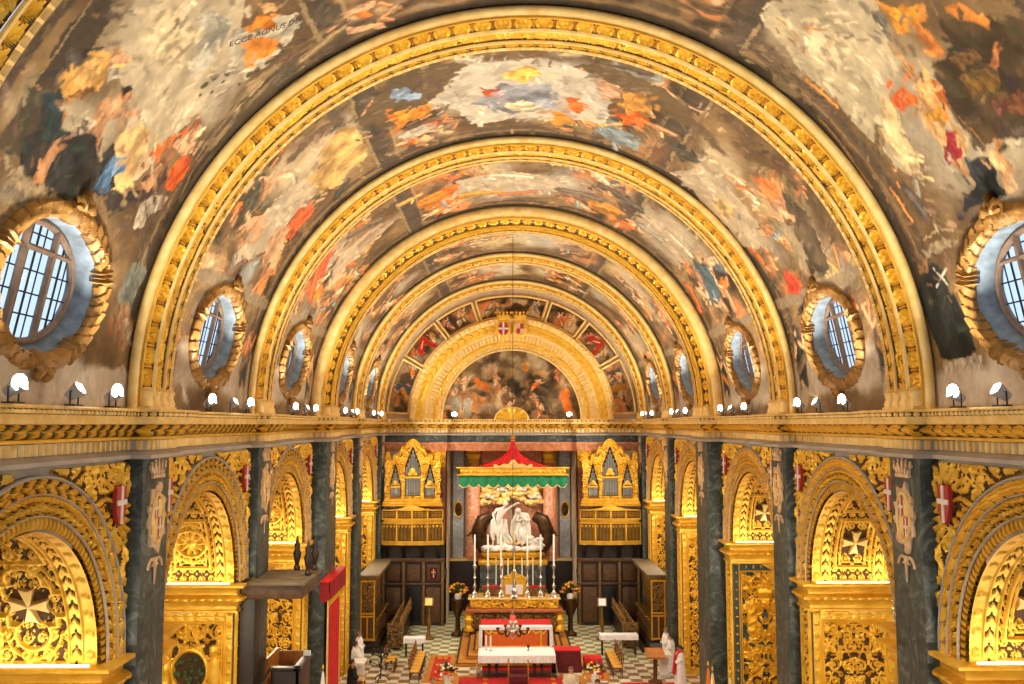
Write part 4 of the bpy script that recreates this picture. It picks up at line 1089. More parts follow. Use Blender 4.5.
# ------------------------------------------------------------ chapel arches (local: wall plane x = 0, +x to the nave, opening centred on y = 0)
SPR = 6.9; RO, RI, DEP = 3.35, 2.55, 2.1
def frame_line(d, w=.03): return np.exp(-(d / w) ** 4)
def rect_d(u, v, u0, u1, v0, v1):
    dx = np.maximum(u0 - u, u - u1); dy = np.maximum(v0 - v, v - v1)
    return np.where((dx > 0) & (dy > 0), np.hypot(dx, dy), np.maximum(dx, dy))
def soffit_relief(u, v, kind):
    uu = DEP / 2 - np.abs(u - DEP / 2)
    H = np.zeros_like(u)
    H = np.where(uu < .22, .04 + .03 * rosettes(v, np.clip(uu / .22, 0, 1), .22, .36), H)
    H = np.where((uu > .25) & (uu < .45), .09 * leaves(v, np.clip((uu - .25) / .2, 0, 1), .28), H)
    H = np.maximum(H, .075 * np.maximum(frame_line(uu - .235, .022), frame_line(uu - .47, .022)))
    ins = uu > .485
    cx, cy = DEP / 2, 1.12
    if kind == 'quatrefoil':
        lob = np.minimum.reduce([rect_d(u, v, cx - .42, cx + .42, cy - .42, cy + .42), np.hypot(u - cx - .5, v - cy) - .24, np.hypot(u - cx + .5, v - cy) - .24, np.hypot(u - cx, v - cy - .55) - .3, np.hypot(u - cx, v - cy + .55) - .3])
        f = .095 * scroll(u + .1, v, .36, 4)
        f = np.where(lob < 0, .07 * scroll(u - cx, v - cy, .26, 6), f)
        f = np.where(np.hypot(u - cx, v - cy) < .36, .02, f)
        f = np.maximum(f, .10 * frame_line(lob, .04)); f = np.maximum(f, .08 * frame_line(lob - .16, .025))
        top = rect_d(u, v, .55, DEP - .55, 2.1, 4.2); f = np.where(top < 0, .09 * scroll(u, v, .42, 8), f); f = np.maximum(f, .09 * frame_line(top, .035))
    else:
        f = .07 * scroll(u, v, .24, 2)
        p1 = rect_d(u, v, .6, DEP - .6, .4, 1.84)
        g = .09 * scroll(u - cx, v - cy, .33, 5)
        r = np.hypot(u - cx, v - cy); th = np.arctan2(v - cy, u - cx)
        if kind == 'rosette':
            g = np.where(r < .44, .02 + .10 * (.5 + .5 * np.cos(10 * th)) * sstep(.42, .26, r) * sstep(.1, .2, r) + .09 * frame_line(r - .4, .05) + .12 * np.exp(-(r / .12) ** 2), g)
            g = np.maximum(g, .07 * rope(th * .6, np.clip((r - .5) / .1, 0, 1), .12))
        else:
            g = np.where(r < .4, .02, g)
        f = np.where(p1 < 0, g, f); f = np.maximum(f, .10 * frame_line(p1, .04)); f = np.maximum(f, .06 * frame_line(p1 + .12, .02))
        p2 = rect_d(u, v, .56, DEP - .56, 2.2, 4.0)
        f = np.where(p2 < 0, .09 * scroll(u, v + .1, .4, 9), f); f = np.maximum(f, .09 * frame_line(p2, .035))
    f = np.maximum(f, .07 * frame_line(v - .03, .04))
    return np.where(ins, f, H)
def jamb_relief(u, v, kind):
    uu = DEP / 2 - np.abs(u - DEP / 2); vv = np.minimum(v, 6.15 - v)
    e = np.minimum(uu, vv)
    H = .045 + .04 * rosettes(v, np.clip(uu / .17, 0, 1), .17, .3) * (uu < .17)
    H = np.where((vv < .2) & (uu > .2), .045 + .04 * leaves(u, np.clip(vv / .2, 0, 1), .26), H)
    H = np.maximum(H, .08 * frame_line(uu - .19, .022)); H = np.maximum(H, .09 * frame_line(e - .25, .03) * (uu > .2))
    a = np.abs(u - DEP / 2)
    big, amp = {'fine': (.42, .11), 'bold': (.78, .22), 'cartouche': (.5, .13)}[kind]
    wu = .10 * (fbm(a * 2.2, v * 2.2, 41, 2) - .5); wv = .16 * (fbm(a * 2.2 + 5, v * 2.2, 43, 2) - .5)
    f = amp * np.maximum(scroll(a + .05 + wu, v * .92 + wv, big, 12), .75 * foliage(a + wv + .1, v + wu, big * .6, 15)) - .012 + .012 * leaves(v + a * .7, fr(a / .3), .2)
    if kind == 'cartouche':
        r = np.hypot((u - DEP / 2) / .42, (v - 4.7) / .5); f = np.where(r < 1, .02, f); f = np.maximum(f, .16 * frame_line(r - 1.08, .12))
        r2 = np.hypot((a - .62) / .16, (v - 4.6) / .55); f = np.maximum(f, .2 * np.sqrt(np.clip(1 - r2 ** 2, 0, 1)))
        r3 = np.hypot((a - .6) / .13, (v - 5.22) / .14); f = np.maximum(f, .2 * np.sqrt(np.clip(1 - r3 ** 2, 0, 1)))
        r4 = np.hypot(a / .55, (v - 3.4) / .5); f = np.maximum(f, .16 * (.6 + .4 * np.cos(9 * np.arctan2(v - 3.4, a))) * sstep(1, .6, r4))
    if kind == 'bold':
        r = np.hypot(a / .34, (v - 5.2) / .5); f = np.maximum(f, .26 * sstep(1.05, .6, r) * (.7 + .3 * np.cos(14 * (v - 5.2))))
        r2 = np.hypot((a - .45) / .2, (v - 4.2) / .9); f = np.maximum(f, .24 * np.sqrt(np.clip(1 - r2 ** 2, 0, 1)) * (.75 + .25 * np.cos(20 * v + 8 * a)))
    f = f * (.8 + .4 * fbm(u * 5, v * 5, 77, 2))
    return np.where(e > .28, f, H)
MESHES = {}
def cached(key, fn):
    if key not in MESHES: MESHES[key] = fn()
    return MESHES[key]
def mirror_y(g):
    for a in g.v: a[:, 1] *= -1
    return g
def soffit_mesh(kind):
    us = np.linspace(0, DEP, 141); an = np.linspace(0, PI, 341)
    U, A = np.meshgrid(us, an, indexing='ij'); V = np.minimum(A, PI - A) * RI
    H = soffit_relief(U, V, kind)
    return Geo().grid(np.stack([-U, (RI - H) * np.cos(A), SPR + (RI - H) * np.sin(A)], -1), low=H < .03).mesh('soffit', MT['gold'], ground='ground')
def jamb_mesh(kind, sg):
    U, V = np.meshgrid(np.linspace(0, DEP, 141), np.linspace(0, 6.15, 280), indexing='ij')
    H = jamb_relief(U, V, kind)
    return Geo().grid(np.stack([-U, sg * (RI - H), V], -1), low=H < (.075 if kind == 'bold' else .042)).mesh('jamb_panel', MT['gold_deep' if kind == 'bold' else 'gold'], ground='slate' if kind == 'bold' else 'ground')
def archivolt_geo(r0, r1, hfun, n=640, m=12, lowv=-1):
    a = np.linspace(0, PI, n); q = np.linspace(0, 1, m); A, Q = np.meshgrid(a, q, indexing='ij')
    R = r0 + (r1 - r0) * Q
    H = hfun(A * (r0 + r1) / 2, Q)
    return Geo().grid(np.stack([H, R * np.cos(A), SPR + R * np.sin(A)], -1), low=H < lowv)
ARC_BANDS = [('white_edge', 'lime', 3.35, 3.29, lambda s, q: .02 + .14 * np.sin(PI * np.clip(q * .8 + .1, 0, 1)) ** .4),
             ('leaf_band', 'gold', 3.29, 3.08, lambda s, q: .08 + .12 * leaves(s, q, .34)),
             ('white_line', 'cream', 3.08, 3.045, lambda s, q: .09 + .05 * np.sin(PI * q)),
             ('rope_band', 'gold_deep', 3.045, 2.95, lambda s, q: .07 + .05 * rope(s, q, .14)),
             ('scroll_band', 'gold', 2.95, 2.76, lambda s, q: .04 + .09 * scroll(s, q * .25, .25, 3)),
             ('white_line', 'cream', 2.76, 2.725, lambda s, q: .06 + .05 * np.sin(PI * q)),
             ('fluted_band', 'gold_deep', 2.725, 2.55, lambda s, q: .02 + .05 * (fr(s / .13) > .42) * np.sin(PI * np.clip(q, .05, .95)) ** .3)]
def spandrel_mesh(sg):
    U, V = np.meshgrid(np.linspace(.5, 3.36, 130), np.linspace(7.6, 10.33, 124), indexing='ij')
    r = np.hypot(U, V - SPR); cx, cz = 2.85, 9.55
    th = np.arctan2(V - cz, U - cx); rr = np.hypot(U - cx, V - cz)
    H = .03 + .10 * (.5 + .5 * np.cos(22 * th + 3 * np.sin(rr * 6))) * (.5 + .5 * np.cos(rr * 11 + 1.5 * np.cos(11 * th))) ** .6 + .06 * foliage(U, V, .3, 14)
    mk = (r > RO + .03) & (U > .55) & (V < 10.32) & (U < 3.34); mk = mk[:-1, :-1] & mk[1:, 1:] & mk[1:, :-1] & mk[:-1, 1:]
    return Geo().plate(U, V, H, mk, 0, lambda u, v, h: np.stack([h, sg * u, v], -1), thr=.078).mesh('spandrel', MT['gold'], ground='ground')
def shield_geo(c, w, h, x, sg, cross=True):
    pts = [(-w, h), (0, h * 1.08), (w, h), (w, -.2 * h), (w * .6, -.75 * h), (0, -h), (-w * .6, -.75 * h), (-w, -.2 * h)]
    return Geo().prism([(c[0] + sg * p[0], c[1] + p[1]) for p in pts], x, x + .08, 'x')
def impost_mesh(sg):
    path = [(0, RO), (0, RI), (-DEP, RI)]
    prof = [(-.02, 6.9), (.30, 6.9), (.33, 6.885), (.33, 6.83), (.30, 6.82), (.16, 6.80), (.12, 6.74), (.12, 6.62), (.20, 6.60), (.25, 6.55), (.25, 6.50), (.2, 6.46), (.15, 6.40), (.13, 6.34), (.10, 6.33), (.10, 6.25), (.15, 6.23), (.15, 6.18), (-.02, 6.15)]
    bump = np.array([0] * 8 + [0, 1, 1, .6] + [0] * 7)
    g = sweep_plan(path, prof, lambda s: .06 * bump * math.sqrt(abs(math.sin(PI * s / .2))), step=.025, low=-1)
    if sg < 0: mirror_y(g)
    return g.mesh('impost', MT['gold'])
def front_mesh(sg):
    U, V = np.meshgrid(np.linspace(RI, RO, 44), np.linspace(0, 6.15, 240), indexing='ij')
    uu = .4 - np.abs(U - 2.95)
    H = .03 + .07 * frame_line(uu - .1, .03) + np.where(uu > .16, .09 * scroll(U - 2.95, V, .34, 17) - .02, 0)
    return Geo().grid(np.stack([H, sg * U, V], -1), low=H < .03).mesh('front_panel', MT['gold'], ground='ground')
def make_arch(kind, jamb, label, loc, rz, shield_red=True):
    t = thing('chapel_arch', label, 'arch', loc, rz)
    for i, (nm, m, r0, r1, f) in enumerate(ARC_BANDS):
        link(nm, cached(('av', i), lambda: archivolt_geo(r0, r1, f, m=16 if i in (1, 4) else 9, lowv=[-1, .105, -1, .082, .06, -1, .025][i]).mesh(nm, MT[m], ground='ground')), t)
    s = link('soffit', cached(('so', kind), lambda: soffit_mesh(kind)), t)
    if kind in ('quatrefoil', 'cross'):
        for sg in (1, -1):
            def mk():
                g = Geo(); a = 1.12 / RI; pts = maltese(.33, .11, .36)
                rot = [(x * math.cos(PI / 4) - y * math.sin(PI / 4), x * math.sin(PI / 4) + y * math.cos(PI / 4)) for x, y in pts] if False else pts
                ca, sa = math.cos(a), math.sin(a); V = []
                for d in (RI - .0, RI - .12):
                    for (x, y) in rot: V.append((-(DEP / 2) + x, sg * (d * ca - y * sa), SPR + d * sa + y * ca))
                k = len(rot)
                # a raised star of four arrow-shaped arms, ridged along each arm
                cen = (-(DEP / 2), sg * ((RI - .15) * ca), SPR + (RI - .15) * sa)
                V.append(cen)
                F = [(k + i, k + (i + 1) % k, 2 * k) for i in range(k)] + [(i, (i + 1) % k, k + (i + 1) % k, k + i) for i in range(k)]
                return g.add(V, F).mesh('eight_pointed_cross', MT['gold_pale'], 20)
            o = link('eight_pointed_cross', cached(('mc', sg), mk), s)
    for sg in (1, -1):
        link('jamb_panel', cached(('ja', jamb, sg), lambda: jamb_mesh(jamb, sg)), t)
        link('impost', cached(('im', sg), lambda: impost_mesh(sg)), t)
        link('front_panel', cached(('fp', sg), lambda: front_mesh(sg)), t)
        sp = link('spandrel', cached(('sp', sg), lambda: spandrel_mesh(sg)), t)
        sh = link('shield', cached(('sh', sg), lambda: shield_geo((sg * 2.85, 9.55), .2, .34, .1, 1).mesh('shield', MT['coat_red'])), sp)
        sh['label'] = 'red shield with white cross'
        link('white_cross', cached(('wc', sg), lambda: Geo().box(.17, .2, sg * 2.85 - .04, sg * 2.85 + .04, 9.24, 9.9).box(.17, .201, sg * 2.85 - .2, sg * 2.85 + .2, 9.57, 9.66).mesh('white_cross', MT['coat_white'])), sp)
        ls = link('light_strip', cached(('ls', sg), lambda: Geo().box(-DEP + .1, -.08, min(sg * (RI - .13), sg * (RI - .17)), max(sg * (RI - .13), sg * (RI - .17)), 6.9, 6.93).mesh('light_strip', MT['led'])), t)
        l = lamp('ledge_light', 'AREA', (-DEP / 2, sg * (RI - .42), 6.95), P_LEDGE, (1, .9, .7), t, (0, sg * .45, 1), (DEP - .3, .12), 150)
        lamp('jamb_light', 'AREA', (-.7, -sg * (RI - .25), 6.35), P_JAMB, (1, .86, .6), t, (0, sg * 1.0, -.55), (.8, .12), 140)  # added unseen area light to brighten the jamb panel
    if jamb == 'cartouche':
        for sg in (1, -1):
            g = Geo(); rs = np.random.RandomState(4)
            for i in range(26):
                a, r = rs.rand() * 2 * PI, rs.rand() ** .5
                g.ball((-DEP / 2 + .38 * r * math.cos(a), sg * (RI - .06), 4.7 + .45 * r * math.sin(a)), (.07, .06, .07), 8, 6)
            g.build('green_garland', MT['leaf'], t)
    return t

# ------------------------------------------------------------ oval windows (local as for the arches)
def wplace(a, b, c):
    """a along the nave, b up the vault, c outward"""
    ct, st = math.cos(WTH), math.sin(WTH)
    R = 7.5 + c
    return np.stack([7.5 - R * ct + b * st, a + 0 * b, ZS + R * st + b * ct], -1)
def make_window(no, label, loc, rz):
    t = thing('window_%d' % no, label, None, loc, rz); tag(t, kind='structure')
    def wreath():
        an = np.linspace(0, 2 * PI, 720, endpoint=False); q = np.linspace(-.2 * PI, 1.2 * PI, 22); A, Q = np.meshgrid(an, q, indexing='ij')
        s = A * 1.4; bands = np.min([np.abs(np.angle(np.exp(1j * (A - c)))) for c in (PI / 2, -PI / 2, .35, PI - .35, -.9, PI + .9)], axis=0)
        run = np.where(np.cos(A) > 0, s, -s)
        lf = leaves(run + .12 * np.cos(Q), np.clip((Q / PI), 0, 1), .26)
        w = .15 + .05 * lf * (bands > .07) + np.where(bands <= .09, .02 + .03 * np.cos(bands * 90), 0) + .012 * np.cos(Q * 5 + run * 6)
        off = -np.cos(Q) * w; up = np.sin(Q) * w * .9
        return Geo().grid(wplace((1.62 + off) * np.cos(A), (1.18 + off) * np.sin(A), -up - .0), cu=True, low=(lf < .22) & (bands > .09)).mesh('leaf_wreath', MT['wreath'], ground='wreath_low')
    wr = link('leaf_wreath', cached('wreath', wreath), t)
    def ribbon():
        g = Geo()
        for s in (-1, 1):
            for k in (1, -1):
                a = np.linspace(0, 1, 14); x = s * (.03 + .2 * a + .06 * np.sin(a * 6)); z = k * (1.2 + .02 * np.cos(a * 9)) + k * .16 * np.sin(a * 3)
                P = wplace(x, z, -.24 - .03 * np.sin(a * 8)); g.tube(P, .05 + .02 * np.sin(a * PI), 8)
            g.ball(wplace(np.array(0.), np.array(1.42), np.array(-.2)), (.1, .1, .14), 10, 8)
        return g.mesh('ribbon_bow', MT['wreath'])
    link('ribbon_bow', cached('ribbon', ribbon), wr)
    def reveal():
        an = np.linspace(0, 2 * PI, 120, endpoint=False); c = np.linspace(-.06, .42, 6); A, Cc = np.meshgrid(an, c, indexing='ij')
        f = (Cc + .06) / .48
        return Geo().grid(wplace((1.5 - .2 * f) * np.cos(A), (1.06 - .12 * f) * np.sin(A), Cc), cu=True).mesh('reveal', MT['plaster_blue'])
    link('reveal', cached('reveal', reveal), t)
    def frame():
        g = Geo(); an = np.linspace(0, 2 * PI, 90, endpoint=False)
        g.tube(wplace(1.27 * np.cos(an), .91 * np.sin(an), np.full(90, .32)), .06, 8, closed=True)
        def bar(a0, b0, a1, b1, r, c): g.tube(wplace(np.array([a0, (a0 + a1) / 2, a1]), np.array([b0, (b0 + b1) / 2, b1]), np.full(3, c)), r, 6)
        for a in (-.42, .42):
            b = .91 * math.sqrt(1 - (a / 1.27) ** 2); bar(a, -b, a, b, .055, .29); bar(a + .09, -b, a + .09, .5, .03, .30)
        bar(-.42, .5, .42, .5, .05, .29); bar(-1.27 * .8, .5, -.42, .5, .04, .31); bar(.42, .5, 1.27 * .8, .5, .04, .31)
        return g.mesh('window_frame', MT['frame_wood'])
    fr_ = link('window_frame', cached('wframe', frame), t)
    def bars():
        g = Geo()
        for a in (-1.0, -.8, -.6, -.2, 0, .2, .62, .82, 1.0):
            b = .91 * math.sqrt(1 - (a / 1.27) ** 2); g.tube(wplace(np.array([a, a]), np.array([-b, b]), np.array([.34, .34])), .012 if abs(a) not in (.0, .8, .82) else .018, 5)
        for b in (-.5, -.17, .17, .5, .72):
            a = 1.27 * math.sqrt(1 - (b / .91) ** 2); g.tube(wplace(np.array([-a, a]), np.array([b, b]), np.array([.34, .34])), .014, 5)
        return g.mesh('glazing_bars', MT['black'])
    link('glazing_bars', cached('wbars', bars), fr_)
    def pane():
        an = np.linspace(0, 2 * PI, 60, endpoint=False); P = wplace(1.26 * np.cos(an), .90 * np.sin(an), np.full(60, .36))
        return Geo().add(P, [tuple(range(60))]).mesh('glass', MT['glass'], 0)
    link('glass', cached('wpane', pane), t)
    return t
# ------------------------------------------------------------ build the setting
fl = Geo().box(-10.6, 10.6, -1.5, 43.2, -.3, 0).build('floor', MT['tiles']); tag(fl, 'inlaid marble nave floor of pale and brown slabs', kind='structure')
fl2 = Geo().box(-10.6, 10.6, 43.2, 56, -.3, 0).build('floor', MT['tiles_green']); tag(fl2, 'pale green and brown inlaid marble floor beside the high altar', kind='structure')
for k in range(6):
    y0 = -1.5 if k == 0 else BAYS[k][0] - .1; y1 = RIBS[0][0] + .1 if k == 0 else BAYS[k][1] + .1
    if k == 0: vault_bay(0, y0, y1, .5)
    else: vault_bay(k, BAYS[k][0], BAYS[k][1], {1: .025, 2: .028, 3: .035, 4: .05, 5: .05}[k])
RIBWORD = ['nearest the viewer, cut by the frame', 'broad and complete, nearest the viewer', 'second complete one from the viewer', 'widest, with a row of rosettes', 'next behind the rosette rib', 'last, framing the painted end wall']
proto = {}
for k, (y, w, ri) in enumerate(RIBS):
    lab = 'gilded carved rib arching across the vault, ' + RIBWORD[k]
    key = (w, ri)
    if key not in proto:
        r = make_rib(w, ri, 'rosette' if k == 3 else 'egg', lab); proto[key] = r
    else: r = copy_tree(proto[key], label=lab)
    r.location = (0, y, ZS); r['group'] = 'gilded ribs of the vault'
# walls: bay by bay, with the arch openings left out
for sg in (-1, 1):
    g = Geo()
    for k in range(0, 6):
        y0, y1 = (-1.5, 8.9) if k == 0 else BAYS[k]
        yc = (y0 + y1) / 2
        if k == 0: g.box(*(sorted((sg * 7.5, sg * 7.9))), y0, y1, 0, CORN); continue
        a = np.linspace(0, PI, 40); arc = [(yc + 3.3 * math.cos(q), SPR + 3.3 * math.sin(q)) for q in a]
        up = [(y0, SPR), (y0, CORN), (y1, CORN), (y1, SPR)]
        half1 = [(yc, CORN), (y1, CORN), (y1, SPR)] + arc[:20] + [(yc, SPR + 3.3)]
        half2 = [(yc, SPR + 3.3)] + arc[20:] + [(y0, SPR), (y0, CORN), (yc, CORN)]
        for h in (half1, half2): g.prism([(max(y0, min(y1, p)), z) for p, z in h], sg * 7.5, sg * 7.62, 'x')
        for a0, a1 in ((y0, yc - RI - .02), (yc + RI + .02, y1)):
            g.box(*(sorted((sg * 7.5, sg * 10.5))), a0, a1, 0, SPR + .2) if False else g.box(*(sorted((sg * 7.502, sg * 7.6))), a0, a1, 0, SPR)
    for (y, w, ri) in RIBS: g.box(*(sorted((sg * 7.5, sg * 7.62))), y, y + w, 0, CORN)
    g.box(*(sorted((sg * 10.52, sg * 10.7))), -1.5, 56, 0, 11.3)
    g.box(*(sorted((sg * 7.6, sg * 10.7))), -1.5, 56, 11.3, 11.4)
    g.box(*(sorted((sg * 7.62, sg * 10.6))), 1.0, 1.2, 0, 11.3); g.box(*(sorted((sg * 7.62, sg * 10.6))), 51.7, 51.9, 0, 11.3)
    o = g.build('wall_%s' % ('left' if sg < 0 else 'right'), MT['lime']); tag(o, 'pale stone nave wall behind the gilded arches, %s side' % SIDE[sg], kind='structure')
    p = side_path(sg)
    cornice_parts(p, None, 'long gilded cornice under the vault along the %s side' % SIDE[sg], 1 if sg < 0 else 2)
# pilasters
PW = ['cut by the frame', 'tallest in view, nearest the viewer', 'second from the viewer', 'third, broad, at the choir entrance', 'fourth, beside the choir stalls', 'last, beside the organ']
pp = {}
for sg in (-1, 1):
    for k, (y, w, ri) in enumerate(RIBS):
        lab = 'green marble pilaster with crowned coat of arms, %s side, %s' % (SIDE[sg], PW[k])
        d = 7.5 - ri; key = (w, d)
        if key not in pp: t = make_pilaster(w, d, lab); pp[key] = t
        else: t = copy_tree(pp[key], label=lab)
        t['group'] = 'marble pilasters along the nave'
        if sg < 0: t.location = (-7.5, y, 0)
        else: t.location = (7.5, y + w, 0); t.rotation_euler = (0, 0, PI)
# arches and windows
AR = {(-1, 1): ('quatrefoil', 'fine', 'gilded chapel arch with eight-pointed cross in a quatrefoil, cut by the frame'),
      (1, 1): ('cross', 'fine', 'gilded chapel arch with big white cross panel, flags side, cut by the frame'),
      (-1, 2): ('rosette', 'cartouche', 'gilded chapel arch with round rosette panel, in front of the pulpit'),
      (1, 2): ('cross', 'fine', 'gilded chapel arch with square cross panel over dense scrolls, opposite the pulpit'),
      (-1, 3): ('rosette', 'fine', 'gilded chapel arch with rosette panel above the pulpit canopy'),
      (1, 3): ('cross', 'bold', 'gilded chapel arch above bold deep-carved relief, just behind the flags'),
      (-1, 4): ('rosette', 'fine', 'narrow gilded arch behind the red throne hanging'),
      (1, 4): ('rosette', 'fine', 'narrow gilded arch above the white robed group, flags side'),
      (-1, 5): ('rosette', 'fine', 'slim gilded arch beside the organ, pulpit side, above the choir stalls'),
      (1, 5): ('rosette', 'fine', 'slim gilded arch beside the organ, flags side, above the choir stalls')}
n = 0
for sg in (-1, 1):
    for k in range(1, 6):
        y0, y1 = BAYS[k]; yc = (y0 + y1) / 2
        kd, jb, lab = AR[(sg, k)]
        a = make_arch(kd, jb, lab, (sg * 7.5, yc, 0), 0 if sg < 0 else PI); a['group'] = 'gilded chapel arches'
        n += 1
        make_window(n, 'oval window in a gilded leaf wreath, %s side, %s' % (SIDE[sg], BAYWORD[k]), (sg * 7.5, yc, 0), 0 if sg < 0 else PI)['group'] = 'oval windows'
# banner lettering painted in the nearest bay
def lettering():
    c = D.curves.new('banner_lettering', 'FONT'); c.body = 'ECCE AGNUS DEI'; c.size = .24; c.align_x = 'CENTER'; c.extrude = .004
    o = D.objects.new('banner_lettering', c); COL.objects.link(o); c.materials.append(MT['ink'])
    return o

def vault_pt(dg, y): q = math.radians(dg); return Vector((-7.47 * math.cos(q), y, ZS + 7.47 * math.sin(q)))
p0, p1, pm = vault_pt(*TXT[0]), vault_pt(*TXT[1]), vault_pt(*TXT[2])
tx = lettering(); nrm = (Vector((0, pm.y, ZS)) - pm).normalized(); xa = (p1 - p0); ln = xa.length; xa = (xa - nrm * xa.dot(nrm)).normalized(); ya = nrm.cross(xa)
bpy.context.view_layer.update(); sc_ = ln / max(tx.dimensions.x, .1)
M_ = Matrix((xa, ya, nrm)).transposed().to_4x4(); M_.translation = pm + nrm * .01 - ya * .05; tx.matrix_world = M_ @ Matrix.Scale(sc_, 4)
tx2 = link('banner_lettering', D.meshes.new_from_object(tx)); tx2.matrix_world = tx.matrix_world.copy(); D.objects.remove(tx); tx = tx2; tx.name = 'banner_lettering'
tag(tx, 'dark painted lettering on the white scroll held by the orange angel', 'lettering')

# ------------------------------------------------------------ end wall
g = Geo()
g.box(-7.6, -3.65, FAR, FAR + .2, 0, 10.2); g.box(3.65, 7.6, FAR, FAR + .2, 0, 10.2)
g.box(-7.6, 7.6, FAR, FAR + .2, 10.2, 19.4)
g.box(-3.85, -3.65, FAR, 56, 0, 10.2); g.box(3.65, 3.85, FAR, 56, 0, 10.2); g.box(-3.85, 3.85, 55.8, 56, 0, 10.2); g.box(-3.85, 3.85, FAR, 56, 10.2, 10.4)
w = g.build('wall_far', MT['cream']); tag(w, 'end wall of the choir behind organs and altar', kind='structure')
FP = [(7.6, FAR), (5.1, FAR), (5.1, FAR - .35), (3.7, FAR - .35), (3.7, FAR), (-3.7, FAR), (-3.7, FAR - .35), (-5.1, FAR - .35), (-5.1, FAR), (-7.6, FAR)]
ce = cornice_parts(FP, None, 'gilded cornice across the end wall above the canopy', 3)
sweep_plan(FP, [(.02, 10.36), (.06, 10.35), (.06, 10.02), (.02, 10.0)], step=2).build('green_frieze', MT['verde'], ce)
sweep_plan(FP, [(.02, 10.0), (.12, 9.98), (.12, 9.9), (.08, 9.86), (.05, 9.55), (.02, 9.5)], step=2).build('pink_architrave', MT['rosso'], ce)
# flanking piers of the recess (marble, gilt capital)
for sg in (-1, 1):
    t = thing('altar_pier', 'pink and grey marble pier with gilt capital beside the canopy, %s side' % SIDE[sg], 'pier', (sg * 4.4, FAR, 0))
    Geo().box(-.7, .7, -.34, 0, 0, 9.5, .02).build('shaft', MT['rosso_dark'], t)
    Geo().box(-.35, .35, -.4, -.3, 3.2, 8.6, .02).build('inset_panel', MT['rosso'], t)
    U, V = np.meshgrid(np.linspace(-.72, .72, 50), np.linspace(8.6, 9.5, 34), indexing='ij'); H = .05 + .1 * scroll(U, V, .36, 3)
    Geo().plate(U, V, H, np.ones((49, 33), bool), 0, lambda u, v, h: np.stack([u, -.34 - h, v], -1)).build('capital', MT['gold_deep'], t)
    Geo().box(-.8, .8, -.45, 0, 2.5, 3.0, .05).build('base', MT['verde'], t)
# painted panels around the apse arch, lunette, arch bands
def polar_paint(name, r0, r1, a0, a1, y, seed, label, nr, na, builder):
    R, A = np.meshgrid(np.linspace(r0, r1, nr), np.linspace(a0, a1, na), indexing='ij')
    C = builder(R, A)
    me = Geo().grid(np.stack([-R * np.cos(A), np.full_like(R, y), CORN + R * np.sin(A)], -1)).mesh(name, MT['fresco'], 0)
    put_colour(me, C)
    return me
rs = np.random.RandomState(5)
fz = ['painting of a seated figure and blue cloak, lowest on the pulpit side', 'painting with a red flag, on the pulpit side', 'painting of huddled figures, between flag and top panel on the pulpit side', 'long dark painting at the crown of the end arch', 'painting of dark figures, between top panel and flag, flags side', 'painting with a dull red flag, on the flags side', 'painting of a gold robed figure, lowest on the flags side']
bd = [2, 30, 52, 72, 108, 128, 150, 178]
for i in range(7):
    a0, a1 = math.radians(bd[i] + 1.0), math.radians(bd[i + 1] - 1.0)
    def bld(R, A):
        S = (R - 5.7); Y = A * 6.4
        C = mural(S, Y, 40 + i, '3a2c20', '6e5638'); mid = Y.mean()
        if i in (0, 6): C = mural(S, Y, 40 + i, 'a89c84', '8e8672')
        crowd(C, S, Y, sstep(.1, .3, S) * sstep(1.25, 1.0, S) * .85, 520 + i, 1, 1.6)
        for q in range(3): figure(C, S, Y, .35 + .25 * rs.rand(), Y.min() + (.1 + .8 * rs.rand()) * (Y.max() - Y.min()), .75, rs, rs.randn() * .5, ay=1)
        if i in (1, 5):
            stroke(C, S, Y, [(.7, mid - .5), (1.0, mid + .1)], .2, 'c0301c' if i == 1 else 'a8341c', 77, 1); stroke(C, S, Y, [(.3, mid + .3), (.9, mid + .1)], .12, 'b82c1a', 78, 1)
            stroke(C, S, Y, [(.75, mid - .3), (.95, mid)], .04, 'd8c8a8', 79, 1)
        if i == 0: stroke(C, S, Y, [(.4, mid), (.9, mid)], .22, '3c5a7a', 81, 1); stroke(C, S, Y, [(.5, mid - .3), (.7, mid - .1)], .14, 'd0902c', 82, 1)
        if i == 6: stroke(C, S, Y, [(.3, mid), (.9, mid)], .2, 'a8782c', 83, 1)
        return finish(C, S, Y, 60 + i)
    t = thing('framed_painting', fz[i], 'painting', group='paintings around the apse arch')
    c0 = (a0 + a1) / 2
    me = polar_paint('canvas', 5.82, 7.02, a0, a1, FAR - .06, i, '', 50, int(60 * (a1 - a0) / .5) + 20, bld); link('canvas', me, t)
    gg = Geo()
    aa = np.linspace(a0, a1, 30)
    for r in (5.82, 7.02): gg.tube(np.column_stack([-r * np.cos(aa), np.full(30, FAR - .1), CORN + r * np.sin(aa)]), .07, 8)
    for a in (a0, a1): gg.tube([(-r * math.cos(a), FAR - .1, CORN + r * math.sin(a)) for r in (5.8, 7.04)], .07, 8)
    gg.build('frame', MT['gold_pale'], t)
rs = np.random.RandomState(9)
